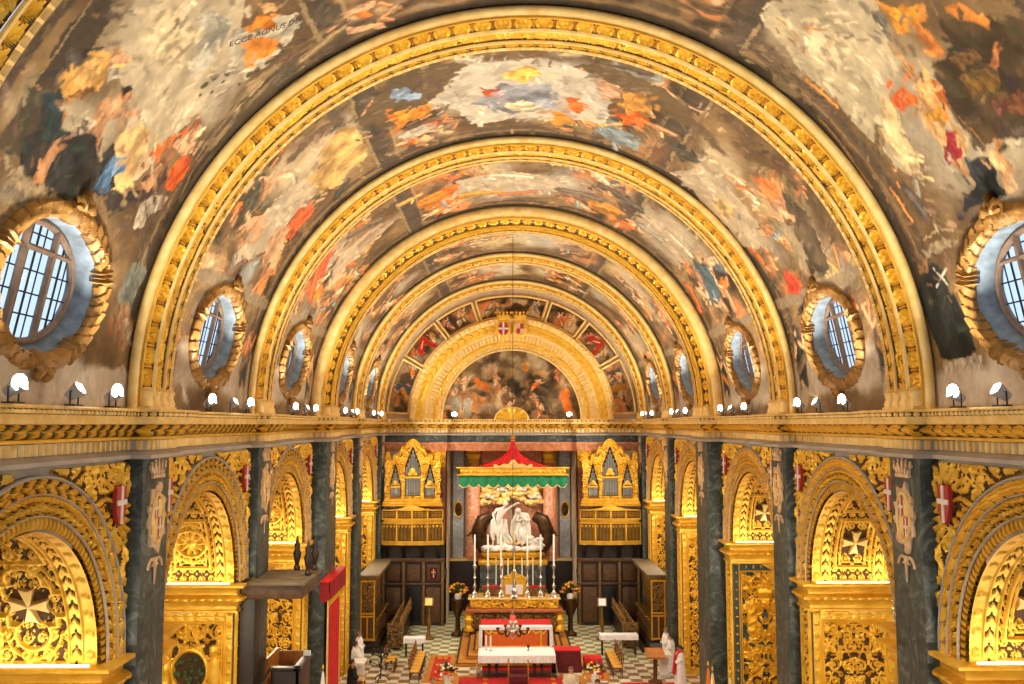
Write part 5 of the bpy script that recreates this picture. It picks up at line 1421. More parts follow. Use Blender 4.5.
def lun(R, A):
    X = -R * np.cos(A); Z = R * np.sin(A)
    n = 1200; gx = np.linspace(-4, 4, 260); gz = np.linspace(-.1, 4, 140); S, Y = np.meshgrid(gz, gx, indexing='ij')
    C = mural(S, Y, 90, '4a3a2a', '7a6444')
    for q in range(16): stroke(C, S, Y, [(2.2 + 1.5 * rs.rand(), -2 + 4 * rs.rand())], .4, rs.choice(['b8a88a', 'c4b090', 'a89878', 'bf9a60']), rs.randint(999), 1, soft=.8, warp=.9)
    for q in range(6): stroke(C, S, Y, [(1.2 + 1.4 * rs.rand(), -.3 + 2 * rs.rand())], .45, rs.choice(['26201c', '332a22', '3c332a']), rs.randint(999), 1, soft=.6, warp=.9)
    crowd(C, S, Y, sstep(3.0, 2.2, S + .5 * (fbm(S, Y, 5, 2) - .5)) * (.4 + .6 * sstep(.38, .5, fbm(S * .8, Y * .8, 17, 3))), 505, 1, 1.5)
    for q in range(14): figure(C, S, Y, .1 + 2.2 * rs.rand() ** 1.3, -3.2 + 6.4 * rs.rand(), .8, rs, rs.randn() * .5)
    stroke(C, S, Y, [(2.2, -2), (1.7, -1.4)], .2, 'c8742c', 5, 1); stroke(C, S, Y, [(1.3, 3.0), (.4, 3.3)], .25, 'cc6a24', 6, 1); stroke(C, S, Y, [(2.9, .8)], .2, 'd08a30', 8, 1)
    for x in (-3.2, -2.5): stroke(C, S, Y, [(.3, x), (.9, x)], .25, '9a9484', int(-x * 10), 1)
    C = finish(C, S, Y, 95)
    i = np.clip(((Z + .1) / 4.1 * 139).astype(int), 0, 139); j = np.clip(((X + 4) / 8 * 259).astype(int), 0, 259)
    return C[i, j]
t = thing('lunette_painting', 'half-round crowded painting inside the apse arch above the altar', 'painting')
link('canvas', polar_paint('canvas', .02, 3.95, 0, PI, FAR - .02, 0, '', 110, 260, lun), t)
gg = Geo(); aa = np.linspace(0, PI, 60); gg.tube(np.column_stack([-3.95 * np.cos(aa), np.full(60, FAR - .08), CORN + 3.95 * np.sin(aa)]), .07, 8); gg.build('frame', MT['gold_pale'], t)
t = thing('apse_arch', 'broad gilded arch in stepped bands around the half-round painting', 'arch', (0, FAR, CORN))
for nm, m, r0, r1, d0, d1, h, pf in (('egg_band', 'gold_pale', 5.72, 5.4, -.5, -.44, .08, lambda s, q: eggs(s, q, .3)), ('leaf_band', 'gold', 5.4, 4.95, -.42, -.36, .1, lambda s, q: leaves(s, q, .45)),
                                     ('plain_band', 'gold_pale', 4.95, 4.78, -.36, -.32, .03, lambda s, q: np.sin(PI * q)), ('fluted_band', 'gold_pale', 4.78, 4.42, -.3, -.2, .07, lambda s, q: (fr(s / .22) > .45) * 1.0),
                                     ('rope_band', 'gold', 4.42, 4.22, -.18, -.14, .06, lambda s, q: rope(s, q, .22)), ('dentil_band', 'gold_pale', 4.22, 3.98, -.12, -.05, .06, lambda s, q: (fr(s / .18) > .4) * np.sin(PI * q))):
    m_ = 12; a = np.linspace(0, PI, 640); q = np.linspace(0, 1, m_); A, Q = np.meshgrid(a, q, indexing='ij'); R = r0 + (r1 - r0) * Q
    Hh = -(d0 + (d1 - d0) * Q) + h * pf(A * (r0 + r1) / 2, Q)
    P = np.stack([-R * np.cos(A), -Hh, R * np.sin(A)], -1)
    P = np.concatenate([np.stack([P[:, 0, 0], np.zeros(640), P[:, 0, 2]], -1)[:, None], P, np.stack([P[:, -1, 0], np.zeros(640), P[:, -1, 2]], -1)[:, None]], 1)
    Geo().grid(P).build(nm, MT[m], t)
for i, x in enumerate((-.47, .47)):
    t = thing('crowned_shield', 'crowned shield on top of the apse arch, %s' % ('red with white cross' if i == 0 else 'quartered pink and red'), 'shield', (x, FAR - .55, 16.35), group='pair of crowned shields')
    Geo().lathe([(0, 0), (.42, .0), (.44, .05), (.36, .1), (0, .08)], 20, (0, 0, 0), 1, 1.25, M=((1, 0, 0), (0, 0, -1), (0, 1, 0))).build('gilt_border', MT['gold'], t)
    Geo().lathe([(0, 0), (.3, 0), (.3, .13), (0, .13)], 16, (0, 0, 0), 1, 1.3, M=((1, 0, 0), (0, 0, -1), (0, 1, 0))).build('field', MT['coat_red'] if i == 0 else MT['coat_pink'], t)
    if i == 0: Geo().box(-.05, .05, -.16, -.12, -.38, .38).box(-.3, .3, -.16, -.12, -.05, .05).build('white_cross', MT['coat_white'], t)
    else: Geo().box(.0, .2, -.15, -.12, 0.0, .28).box(-.2, 0, -.15, -.12, -.28, 0).build('red_quarter', MT['coat_red'], t)
    c = Geo(); pts = [(-.3, .5)]
    for j in range(5): pts += [(-.42 + .21 * j, .95 if j % 2 == 0 else .85)] + ([(-.42 + .21 * j + .1, .7)] if j < 4 else [])
    c.prism(pts + [(.3, .5)], -.15, 0.0, 'y'); [c.ball((-.42 + .21 * j, -.08, .92), .07, 8, 6) for j in range(5)]
    c.build('crown', MT['gold'], t)
t = thing('gilt_shell', 'gilded scallop shell centred on the end cornice above the canopy', 'shell', (0, FAR - .6, 11.25))
U, A = np.meshgrid(np.linspace(.02, 1, 22), np.linspace(0, PI, 90), indexing='ij'); rr = U * (.86 + .05 * np.abs(np.cos(4.5 * A)))
Geo().grid(np.stack([-rr * np.cos(A), -.5 * (1 - U ** 2) ** .5 * .2 - .12 * U * (np.abs(np.sin(5 * A))) + .1, rr * np.sin(A) * .72], -1)).build('fluted_shell', MT['gold'], t)
aa = np.linspace(0, PI, 50); Geo().tube(np.column_stack([-.92 * np.cos(aa), np.full(50, .1), .66 * np.sin(aa)]), .06, 8).build('rim', MT['gold_pale'], t)

# ------------------------------------------------------------ floodlights on the cornice
def floodlight(label, loc, sg, group, bright=True):
    t = thing('floodlight', label, 'floodlight', loc, 0 if sg < 0 else PI, group)
    Geo().lathe([(0, -.12), (.07, -.12), (.09, -.02), (.12, .1), (.125, .12), (.105, .115)], 16, (0, 0, .2), M=((.6, 0, .8), (0, 1, 0), (-.8, 0, .6))).build('housing', MT['lime'], t)
    Geo().ball((.075, 0, .27), (.07, .15, .12) if bright else (.04, .06, .06), 14, 9).build('lens', MT['lamp'], t)
    g = Geo(); g.tube([(0, -.13, 0), (0, -.13, .22), (0, -.1, .22)], .012, 6); g.tube([(0, .13, 0), (0, .13, .22), (0, .1, .22)], .012, 6); g.box(-.08, .08, -.14, .14, 0, .02); g.build('yoke', MT['black'], t)
    return t
for sg in (-1, 1):
    for k in range(1, 6):
        y0, y1 = BAYS[k]; yc = (y0 + y1) / 2
        for j, dy in enumerate((-1.55, 0.15, 1.5)):
            lab = 'floodlight on the cornice, %s side, %s in the bay %s' % (SIDE[sg], ['first', 'small middle one', 'third'][j], BAYWORD[k])
            x = sg * 6.98
            floodlight(lab, (x, yc + dy, CORN), sg, 'floodlights along the cornices', j != 1)
            if j != 1:
                lamp('vault_flood', 'SPOT', (x - sg * .1, yc + dy, CORN + .35), P_UP, NEUT, aim=(-sg * .55, 0, .83), size=.15, spread=150, blend=1)
                lamp('lens_glow', 'POINT', (x - sg * .05, yc + dy, CORN + .28), P_GLOW, NEUT, size=.09)
        lamp('nave_flood', 'SPOT', (sg * 6.75, yc, CORN + .12), P_DOWN, WARM, aim=(-sg * .7, .25, -.66), size=.2, spread=130, blend=1)  # added fill spot with no fixture, brightens lower walls and floor
for x in (-3.2, 3.2):
    floodlight('small floodlight on the end cornice, %s side of the shell' % ('pulpit' if x < 0 else 'flags'), (x, FAR - .72, CORN), -1 if x < 0 else 1, 'floodlights on the end cornice').rotation_euler = (0, 0, -PI / 2)
    lamp('lunette_flood', 'SPOT', (x, FAR - 1.0, CORN + .3), 120, NEUT, aim=(-x * .3, .3, 1), size=.15, spread=140, blend=1)
for s in (-1, 1): lamp('altar_flood', 'SPOT', (s * 6.6, 42.0, 11.5), P_ALTAR, NEUT, aim=(-s * 6.3, 3.0, -9.6), size=.2, spread=60, blend=1)  # added spots with no fixture, brighten the altar
for s in (-1, 1): lamp('group_spot', 'SPOT', (s * 3.3, 51.75, 9.3), 650, NEUT, aim=(-s * 3.0, 2.7, -3.8), size=.1, spread=80, blend=1)  # added unseen spots to brighten the marble group in its recess
# ------------------------------------------------------------ organs
PIPE = {}
def pipe(parent, x, y, z0, z1, r):
    def mk(): return Geo().lathe([(0, 0), (.35, 0), (1, .06), (1, .12), (.75, .13), (.75, .16), (1, .18), (1, 1), (.8, 1), (.8, .97)], 12).mesh('pipe', MT['pipe'])
    o = link('pipe', cached('pipe', mk), parent, (x, y, z0)); o.scale = (r, r, z1 - z0); return o
def make_organ(label):
    t = thing('pipe_organ', label, 'organ')
    U, V = np.meshgrid(np.linspace(-1.56, 1.56, 150), np.linspace(6.9, 10.25, 160), indexing='ij'); a = np.abs(U)
    top = np.where(a < .5, 10.2 - .5 * (a / .5) ** 2, np.where(a < 1.12, 9.75 - .55 * sstep(.5, 1.12, a) + .1 * np.sin(a * 14), np.where(a < 1.22, 9.05, 9.0 + .5 * np.sqrt(np.clip(1 - ((a - 1.38) / .17) ** 2, 0, 1)))))
    ctop = 9.72 - .14 * np.floor(a / .055) * 1.0
    stop = 8.75 - .17 * np.floor(np.abs(a - .95) / .045)
    hole = ((a < .42) & (V > 7.05) & (V < ctop)) | ((np.abs(a - .95) < .27) & (V > 7.05) & (V < stop))
    side = 1.56 - .06 * (.5 + .5 * np.cos(V * 9))
    m = (V < top) & ~hole & (a < side); mk = m[:-1, :-1] & m[1:, 1:] & m[1:, :-1] & m[:-1, 1:]
    H = .03 + .11 * foliage(a, V, .3, 3) * ((V > 8.9) | (np.abs(a - .52) < .09) | (a > 1.24) | (V > stop + .05))
    Geo().plate(U, V, H, mk, -.05, lambda u, v, h: np.stack([u, -.5 - h, v], -1), thr=.05).build('carved_case', MT['gold'], t, ground='wood_gold')  # low faces coloured darker, shade painted into the carving
    Geo().box(-1.46, 1.46, -.44, .0, 6.9, 8.95).box(-.5, .5, -.44, .0, 8.9, 9.8).build('case_body', MT['wood'], t)
    g = Geo().box(-1.62, 1.62, -.72, .0, 6.62, 6.78, .03).box(-1.56, 1.56, -.66, .0, 6.78, 6.92, .03).box(-1.66, 1.66, -.75, .0, 6.52, 6.62, .03)
    g.build('case_base', MT['gold_deep'], t)
    for i in range(9):
        x = -.36 + .09 * i; h = abs(i - 4)
        pipe(t, x, -.5, 7.06, 8.02, .04); pipe(t, x, -.5, 8.14, 9.55 - .23 * h, .038)
    for s in (-1, 1):
        for i in range(7):
            x = s * .95 - .216 + .072 * i; h = abs(i - 3)
            pipe(t, x, -.5, 7.06, 7.5, .033); pipe(t, x, -.5, 7.62, 8.55 - .26 * h, .03)
    g = Geo().box(-.44, .44, -.6, -.5, 8.03, 8.13); g.ball((0, -.58, 8.4), (.16, .08, .2)); g.ball((-.14, -.58, 8.25), (.12, .06, .1)); g.ball((.14, -.58, 8.25), (.12, .06, .1))
    for s in (-1, 1):
        g.box(s * .95 - .27, s * .95 + .27, -.58, -.5, 7.52, 7.6); g.ball((s * .95, -.56, 7.76), (.13, .07, .15)); g.tube([(s * .95 - .24, -.56, 7.6), (s * .95 - .1, -.57, 7.72), (s * .95, -.57, 7.68), (s * .95 + .1, -.57, 7.72), (s * .95 + .24, -.56, 7.6)], .04, 6)
    g.build('pipe_shade', MT['gold'], t)
    # bowed singers' gallery in two tiers
    def bow(x, d): return -(d - .3 + .28 * math.cos(x / 1.75 * PI / 2))
    xs = [-1.68, -.84, 0, .84, 1.68]
    b = thing('gallery', None, None); b.parent = t
    for z0, z1, d, nm in ((5.78, 6.34, .75, 'upper_tier'), (4.56, 5.62, .7, 'lower_tier')):
        g = Geo(); dk = Geo()
        for i in range(4):
            x0, x1 = xs[i], xs[i + 1]; y0, y1 = bow(x0, d), bow(x1, d)
            def q(f, y): return (x0 + (x1 - x0) * f, y0 + (y1 - y0) * f + y)
            for za, zb, o in ((z0, z0 + .08, -.06), (z1 - .07, z1, -.06)):
                g.prism([q(0, o), q(1, o), q(1, .2), q(0, .2)], za, zb, 'z')
            for f in (0, .94):
                g.prism([q(f, -.05), q(f + .06, -.05), q(f + .06, .2), q(f, .2)], z0, z1, 'z')
            dk.prism([q(.06, .05), q(.94, .05), q(.94, .16), q(.06, .16)], z0 + .08, z1 - .07, 'z')
            for k in range(9):
                f = .13 + .74 * k / 8; c = q(f, 0.0); g.tube([(c[0], c[1], z0 + .12), (c[0], c[1], z1 - .1)], .012, 4)
            if z1 > 6: 
                for k in range(3): c0, c1 = q(.1, .0), q(.9, .0); zz = z0 + .2 + .1 * k; g.tube([(*c0, zz), (*c1, zz)], .01, 4)
            else:
                for k in range(4):
                    f = .15 + .7 * k / 3; c = q(f, -.02); g.ball((c[0], c[1], z1 - .2), (.06, .04, .07), 8, 6)
        u = g.build(nm, MT['gold_deep'], t); dk.build('dark_lattice', MT['wood'], u)
    D.objects.remove(b)
    g = Geo(); g.prism([(-1.6, 0)] + [(-1.6 + .1 * i, bow(-1.6 + .1 * i, .6)) for i in range(33)] + [(1.6, 0)], 5.6, 5.8, 'z'); g.prism([(-1.7, 0)] + [(-1.7 + .1 * i, bow(-1.7 + .1 * i, .72)) for i in range(35)] + [(1.7, 0)], 4.42, 4.58, 'z')
    g.build('gallery_floor', MT['gold_deep'], t)
    g = Geo(); pts = [(-1.0, 6.34)] + [(-1 + .1 * i, 6.36 + .2 * math.exp(-((-1 + .1 * i) / .55) ** 2) + .02 * math.cos(i * 2)) for i in range(21)] + [(1.0, 6.34)]
    g.prism(pts, -.78, -.7, 'y'); g.build('crest', MT['gold'], t)
    for x in (-1.4, -.5, .5, 1.4): Geo().prism([(0, 4.42), (-.8, 4.42), (-.7, 4.25), (-.3, 4.0), (0, 3.5)], x - .09, x + .09, 'x').build('bracket', MT['wood'], t)
    return t
og = make_organ('gilded organ case with tin pipes above its bowed gallery, pulpit side of the canopy'); og.location = (-5.45, FAR - .5, 0); og['group'] = 'pair of choir organs'
o2 = copy_tree(og, loc=(5.42, FAR - .5, 0), label='gilded organ case with tin pipes above its bowed gallery, flags side of the canopy')

# ------------------------------------------------------------ figures
def skin_obj(name, joints, bones, radii, m, parent, sub=1):
    me = D.meshes.new(name); me.from_pydata([tuple(j) for j in joints], bones, []); me.materials.append(m)
    o = link(name, me, parent); o.modifiers.new('skin', 'SKIN'); sk = me.skin_vertices[0].data
    for i, r in enumerate(radii): sk[i].radius = (r, r) if np.isscalar(r) else r; sk[i].use_root = (i == 0)
    s = o.modifiers.new('sub', 'SUBSURF'); s.levels = sub; s.render_levels = sub
    for p in me.polygons: p.use_smooth = True
    o.modifiers['skin'].use_smooth_shade = True
    return o
def body(name, m, parent, J, k=1.0):
    """J: pelvis, chest, neck, head, top, (l/r) shoulder elbow wrist, hip knee ankle toe"""
    nm = ['pelvis', 'waist', 'chest', 'neck', 'head', 'top', 'ls', 'le', 'lw', 'lh', 'rs', 're', 'rw', 'rh', 'lp', 'lk', 'la', 'lt', 'rp', 'rk', 'ra', 'rt']
    rad = [.13, .12, .14, .055, .095, .06, .06, .045, .032, .035, .06, .045, .032, .035, .09, .06, .042, .035, .09, .06, .042, .035]
    pts = [J[n] for n in nm]; ix = {n: i for i, n in enumerate(nm)}
    E = [('pelvis', 'waist'), ('waist', 'chest'), ('chest', 'neck'), ('neck', 'head'), ('head', 'top'), ('chest', 'ls'), ('ls', 'le'), ('le', 'lw'), ('lw', 'lh'), ('chest', 'rs'), ('rs', 're'), ('re', 'rw'), ('rw', 'rh'),
         ('pelvis', 'lp'), ('lp', 'lk'), ('lk', 'la'), ('la', 'lt'), ('pelvis', 'rp'), ('rp', 'rk'), ('rk', 'ra'), ('ra', 'rt')]
    return skin_obj(name, pts, [(ix[a], ix[b]) for a, b in E], [r * k for r in rad], m, parent, 2)
def stand(h=1.74, arms=.12, fwd=.0):
    f = h / 1.74; J = dict(pelvis=(0, 0, .92), waist=(0, 0, 1.1), chest=(0, .0, 1.32), neck=(0, .01, 1.47), head=(0, -.02, 1.60), top=(0, -.01, 1.70),
        ls=(-.19, 0, 1.40), le=(-.24, .02, 1.14), lw=(-.2 + arms, -.16, .98), lh=(-.17 + arms, -.22, .96), rs=(.19, 0, 1.40), re=(.24, .02, 1.14), rw=(.2 - arms, -.16, .98), rh=(.17 - arms, -.22, .96),
        lp=(-.1, 0, .86), lk=(-.1, -.02, .48), la=(-.1, .02, .08), lt=(-.11, -.14, .04), rp=(.1, 0, .86), rk=(.1, -.02, .48), ra=(.1, .02, .08), rt=(.11, -.14, .04))
    return {k: (v[0] * f, v[1] * f, v[2] * f) for k, v in J.items()}
def robe_geo(z0, z1, w0, w1, folds=9, amp=.03):
    a = np.linspace(0, 2 * PI, 72, endpoint=False); z = np.linspace(z0, z1, 26); A, Z = np.meshgrid(a, z, indexing='ij'); f = (Z - z0) / (z1 - z0)
    R = w0 + (w1 - w0) * f ** .8 + amp * np.cos(folds * A + 3 * f) * (1 - f) ** .7
    R = np.where(f > .86, R * (1 - .45 * ((f - .86) / .14) ** 2), R)
    return Geo().grid(np.stack([R * np.cos(A) * 1.12, R * np.sin(A) * .82, Z], -1), cu=True)
def person(label, loc, rz, robe, hair='hair', h=1.74, stole=None, group=None):
    t = thing('person', label, 'person', loc, rz, group); f = h / 1.74
    b = body('body', MT['skin'], t, stand(h))
    robe_geo(.06 * f, 1.47 * f, .30, .2).build('robe', MT[robe], t)
    for s in (-1, 1):
        sl = Geo().tube([(s * .19 * f, 0, 1.42 * f), (s * .26 * f, .02, 1.15 * f), (s * .14 * f, -.17, 1.0 * f)], [.09, .085, .10], 12).build('sleeve', MT[robe], t)
    g = Geo(); a = np.linspace(0, 2 * PI, 26, endpoint=False); p = np.linspace(0, .62 * PI, 9); A, P_ = np.meshgrid(a, p, indexing='ij')
    g.grid(np.stack([.102 * np.sin(P_) * np.cos(A), .012 + .115 * np.sin(P_) * np.sin(A) + .02 * np.sin(P_), 1.615 * f + .115 * np.cos(P_) + .03 * np.sin(A) * -1 * np.sin(P_)], -1), cu=True).build('hair', MT[hair], t)
    Geo().ball((0, -.118, 1.59 * f), (.014, .022, .026), 8, 6).build('nose', MT['skin'], t)
    for s in (-1, 1): Geo().ball((s * .098, .0, 1.6 * f), (.014, .024, .034), 8, 6).build('ear', MT['skin'], t)
    for s in (-1, 1): Geo().ball((s * .036, -.098, 1.615 * f), (.013, .01, .008), 8, 6).build('eye', MT['black'], t)
    if stole:
        g = Geo()
        for s in (-1, 1): g.tube([(s * .08, .1, 1.47 * f), (s * .13, -.1, 1.44 * f), (s * .1, -.2, 1.2 * f), (s * .1, -.25, .7 * f), (s * .1, -.27, .5 * f)], [.045, .05, .055, .06, .06], 6)
        g.build('stole', MT[stole], t)
    return t

# ------------------------------------------------------------ canopy, marble group and wall behind it
t = thing('canopy', 'red tent-topped canopy with gold cornice and scalloped green valance over the marble group', 'canopy', (.06, 49.95, .25)); t.scale = (.955, 1, 1)
n, m = 121, 24; X = np.linspace(-1, 1, n); f = np.linspace(0, 1, m); XX, F = np.meshgrid(X, f, indexing='ij')
for s, nm in ((0, 'tent_front'), (1, 'tent_back')):
    w = .12 + 1.98 * F ** 1.9; fold = .05 * np.cos(XX * 22) * F
    P = np.stack([w * XX, (-.1 - .75 * F ** 1.5 - fold) * (1 if s == 0 else -1) + .85, 9.98 - 1.55 * F ** .62 + .05 * np.cos(XX * 22) * F * .4], -1)
    Geo().grid(P).build('red_tent', MT['scarlet'], t)
Geo().lathe([(0, 9.85), (.14, 9.9), (.1, 10.0), (.16, 10.06), (.05, 10.14), (.1, 10.19), (0, 10.24)], 14, (0, .85, -.08)).build('finial', MT['gold'], t)
g = Geo().box(-3.15, 3.15, -.05, .12, 8.0, 8.38, .04).box(-3.15, -2.98, -.05, 1.7, 8.0, 8.38, .04).box(2.98, 3.15, -.05, 1.7, 8.0, 8.38, .04).box(-3.22, 3.22, -.12, .1, 8.34, 8.42, .02).box(-3.2, 3.2, -.1, .1, 7.96, 8.03, .02)
for i in range(21): g.ball((-2.9 + .29 * i, -.07, 8.19), (.09, .05, .1), 8, 6)
g.build('gold_cornice', MT['gold'], t)
g = Geo(); pts = [(-1.1, 8.4)]
for i in range(31): x = -1.1 + 2.2 * i / 30; pts.append((x, 8.46 + .26 * math.exp(-(x / .3) ** 2) + .12 * abs(math.cos(x * 6))))
g.prism(pts + [(1.1, 8.4)], -.14, -.04, 'y'); [g.ball((.1 * math.cos(q), -.16, 8.6 + .1 * math.sin(q)), .06, 8, 6) for q in np.linspace(0, 6.28, 7)]
g.build('crest', MT['gold_pale'], t)
def valance(x0, x1, nsc, y, axis):
    u = np.linspace(0, 1, nsc * 14 + 1); v = np.linspace(0, 1, 8); Uu, Vv = np.meshgrid(u, v, indexing='ij')
    bot = 8.0 - .5 - .2 * np.abs(np.sin(PI * Uu * nsc)) ** .7
    Z = 8.0 + (bot - 8.0) * Vv; off = .03 * np.cos(Uu * nsc * 2 * PI) + .02 * np.sin(Uu * nsc * 5.1)
    if axis == 'x': P = np.stack([x0 + (x1 - x0) * Uu, y + off, Z], -1)
    else: P = np.stack([np.full_like(Uu, y) + off, x0 + (x1 - x0) * Uu, Z], -1)
    return Geo().grid(P), P[:, -1]
g, edge = valance(-3.08, 3.08, 11, 0, 'x'); va = g.build('green_valance', MT['green'], t); Geo().tube(edge, .025, 5).build('fringe', MT['gold_pale'], va)
for x in (-3.06, 3.06): g, e2 = valance(.1, 1.7, 3, x, 'y'); g.build('green_valance', MT['green'], t)

t = thing('altar_wall_dressing', 'red and grey marble columns with gilded cloud glory behind the marble group', 'altarpiece', (.05, 55.7, 0))
for s in (-1, 1):
    pp_ = Geo().box(s * 3.2 - .32, s * 3.2 + .32, -.35, 0, 3.0, 9.6, .03).build('grey_pilaster', MT['grey_marble'], t)
    Geo().lathe([(0, 0), (.22, 0), (.25, .03), (.2, .06), (0, .05)], 18, (s * 3.2, -.35, 5.9), 1, 1.9, M=((1, 0, 0), (0, 0, -1), (0, 1, 0))).build('oval_medallion', MT['bronze'], pp_)
    Geo().lathe([(.24, 0), (.28, .03), (.24, .07), (.21, .05)], 18, (s * 3.2, -.35, 5.9), 1, 1.9, M=((1, 0, 0), (0, 0, -1), (0, 1, 0))).build('medallion_rim', MT['gold'], pp_)
    Geo().lathe([(.48, 3.0), (.5, 3.2), (.42, 3.3), (.42, 8.6), (.36, 8.7)], 24, (s * 2.3, -.5, 0)).build('red_column', MT['rosso'], t)
    Geo().lathe([(.36, 8.7), (.4, 8.8), (.36, 8.9), (.5, 9.2), (.42, 9.3), (.6, 9.55), (.6, 9.62)], 16, (s * 2.3, -.5, 0)).build('capital', MT['gold'], t)
    Geo().box(s * 2.75 - 1.0, s * 2.75 + 1.0, -.7, 0, 0, 3.0, .05).build('plinth', MT['wood'], t)
    Geo().box(s * 2.75 - 1.05, s * 2.75 + 1.05, -.78, 0, 2.9, 3.05, .04).build('plinth_moulding', MT['gold_pale'], t)
    Geo().box(s * 1.0 - .85, s * 1.0 + .85, -.06, 0, 3.0, 9.5).build('red_panel', MT['rosso'], t)
rs = np.random.RandomState(21); g = Geo(); r2 = Geo()
for i in range(70):
    a, r = rs.rand() * PI, .5 + 1.5 * rs.rand(); g.ball((r * math.cos(a) * 1.0, -.3 - .25 * rs.rand(), 6.2 + r * math.sin(a) * .8), (.16 + .16 * rs.rand(), .15, .12 + .12 * rs.rand()), 9, 6)
for i in range(40):
    a = PI * i / 39; L = 2.3 + .35 * (i % 2); r2.prism([(.6 * math.cos(a - .03), 6.7 + .6 * math.sin(a - .03)), (L * math.cos(a), 6.7 + L * math.sin(a)), (.6 * math.cos(a + .03), 6.7 + .6 * math.sin(a + .03))], -.2, -.1, 'y')
r2.build('sun_rays', MT['gold'], t); g.build('gilt_clouds', MT['gold_pale'], t)
for i in range(9):
    a = PI * (i + .5) / 9; x, z = 1.6 * math.cos(a), 6.2 + .95 * math.sin(a)
    c = Geo().ball((x, -.62, z), .13, 10, 8)
    for s in (-1, 1): c.prism([(x, z - .05), (x + s * .32, z + .12), (x + s * .36, z - .02), (x + s * .2, z - .14)], -.6, -.54, 'y')
    c.build('cherub_head', MT['white'] if i % 2 else MT['gold_pale'], t)

t = thing('marble_group', 'white marble group of one figure pouring water over another on a cloud base', 'sculpture', (.1, 54.2, 3.62))
def st(J0, **kw): J = dict(J0); J.update(kw); return J
k = 1.55
A_ = st(stand(), pelvis=(-.15, 0, .9), waist=(-.12, 0, 1.08), chest=(-.02, -.02, 1.28), neck=(.06, -.02, 1.42), head=(.12, -.03, 1.54), top=(.14, -.02, 1.64), ls=(-.18, 0, 1.38), le=(-.36, -.1, 1.2), lw=(-.3, -.2, 1.02), lh=(-.27, -.23, .97),
        rs=(.17, 0, 1.36), re=(.36, -.06, 1.5), rw=(.58, -.06, 1.62), rh=(.66, -.06, 1.6), lp=(-.25, 0, .86), lk=(-.3, -.08, .46), la=(-.36, .04, .06), lt=(-.38, -.1, .03), rp=(-.05, 0, .86), rk=(.1, -.16, .5), ra=(.06, .0, .14), rt=(.08, -.14, .1))
B_ = st(stand(), pelvis=(.1, 0, .82), waist=(.06, -.02, .98), chest=(-.04, -.06, 1.14), neck=(-.12, -.08, 1.24), head=(-.2, -.12, 1.3), top=(-.26, -.13, 1.36), ls=(-.2, -.06, 1.16), le=(-.24, -.2, .95), lw=(-.08, -.28, 1.0), lh=(-.04, -.3, 1.04),
        rs=(.14, -.04, 1.2), re=(.24, -.14, .98), rw=(.06, -.28, 1.0), rh=(.0, -.3, 1.05), lp=(.0, 0, .78), lk=(-.1, -.2, .44), la=(-.04, .02, .08), lt=(-.06, -.12, .04), rp=(.2, 0, .78), rk=(.24, -.16, .42), ra=(.28, .04, .06), rt=(.29, -.1, .03))
for nm, J, dx in (('baptizing_figure', A_, -.62), ('bowing_figure', B_, .62)):
    b = body(nm, MT['white'], t, {q: (v[0] * k + dx, v[1] * k, v[2] * k + .25) for q, v in J.items()}, k)
    g = Geo(); rs = np.random.RandomState(3 if dx < 0 else 8)
    for i in range(9):
        a = i / 8; x0 = dx + (-.3 + .6 * a) * .8
        g.tube([(x0 * 1.0, -.12 + .2 * rs.rand(), .25 + k * (1.0 if dx < 0 else .9)), (x0 + .12 * rs.randn(), -.2 + .15 * rs.rand(), .9 + .2 * rs.rand()), (x0 + .25 * rs.randn(), -.1, .4)], [.08, .13, .06], 7)
    g.tube([(dx - .35, .1, 2.2), (dx - .55, .0, 1.7), (dx - .62, -.05, 1.1), (dx - .5, -.1, .6)], [.06, .16, .18, .1], 8)
    g.build('drapery', MT['white'], b)
    h = Geo(); hc = J['head']; h.ball((hc[0] * k + dx, hc[1] * k + .03, hc[2] * k + .3), (.17, .19, .17), 12, 8); h.build('curled_hair', MT['white'], b)
g = Geo(); rs = np.random.RandomState(2)
for i in range(26):
    x = -1.75 + 3.6 * rs.rand(); g.ball((x, -.2 - .35 * rs.rand(), .08 + .16 * rs.rand()), (.35, .25, .16), 10, 6)
for i in range(14): g.ball((.9 + .9 * rs.rand(), -.2, .3 + .5 * rs.rand()), (.22, .2, .16), 10, 6)
g.build('cloud_base', MT['white'], t)
Geo().lathe([(0, -.35), (1.75, -.35), (1.9, -.2), (1.85, -.05), (0, -.02)], 40, (0, -.1, 0), 1, .42).build('gilt_base', MT['gold_deep'], t)
for s in (-1, 1):
    g = Geo().tube([(s * 1.25, .2, 2.0), (s * 1.75, .1, 1.75), (s * 2.0, .05, 1.1), (s * 1.95, 0, .5), (s * 1.6, 0, -.1)], [.3, .42, .45, .4, .3], 14)
    g.tube([(s * 2.1, .0, 1.4), (s * 2.4, -.1, 1.1), (s * 2.6, -.1, .85), (s * 2.75, -.1, .9)], [.1, .08, .06, .03], 8)
    g.build('bronze_shell', MT['bronze'], t)
t = thing('marble_pedestal', 'dark green marble pedestal with gilt mouldings carrying the white marble group', 'pedestal', (.1, 54.2, 0))
Geo().box(-1.9, 1.9, -.85, .7, 0, 2.9, .05).build('block', MT['verde'], t); Geo().box(-2.0, 2.0, -.95, .75, 2.9, 3.18, .06).box(-2.0, 2.0, -.95, .75, 1.2, 1.35, .05).build('moulding', MT['gold_deep'], t)

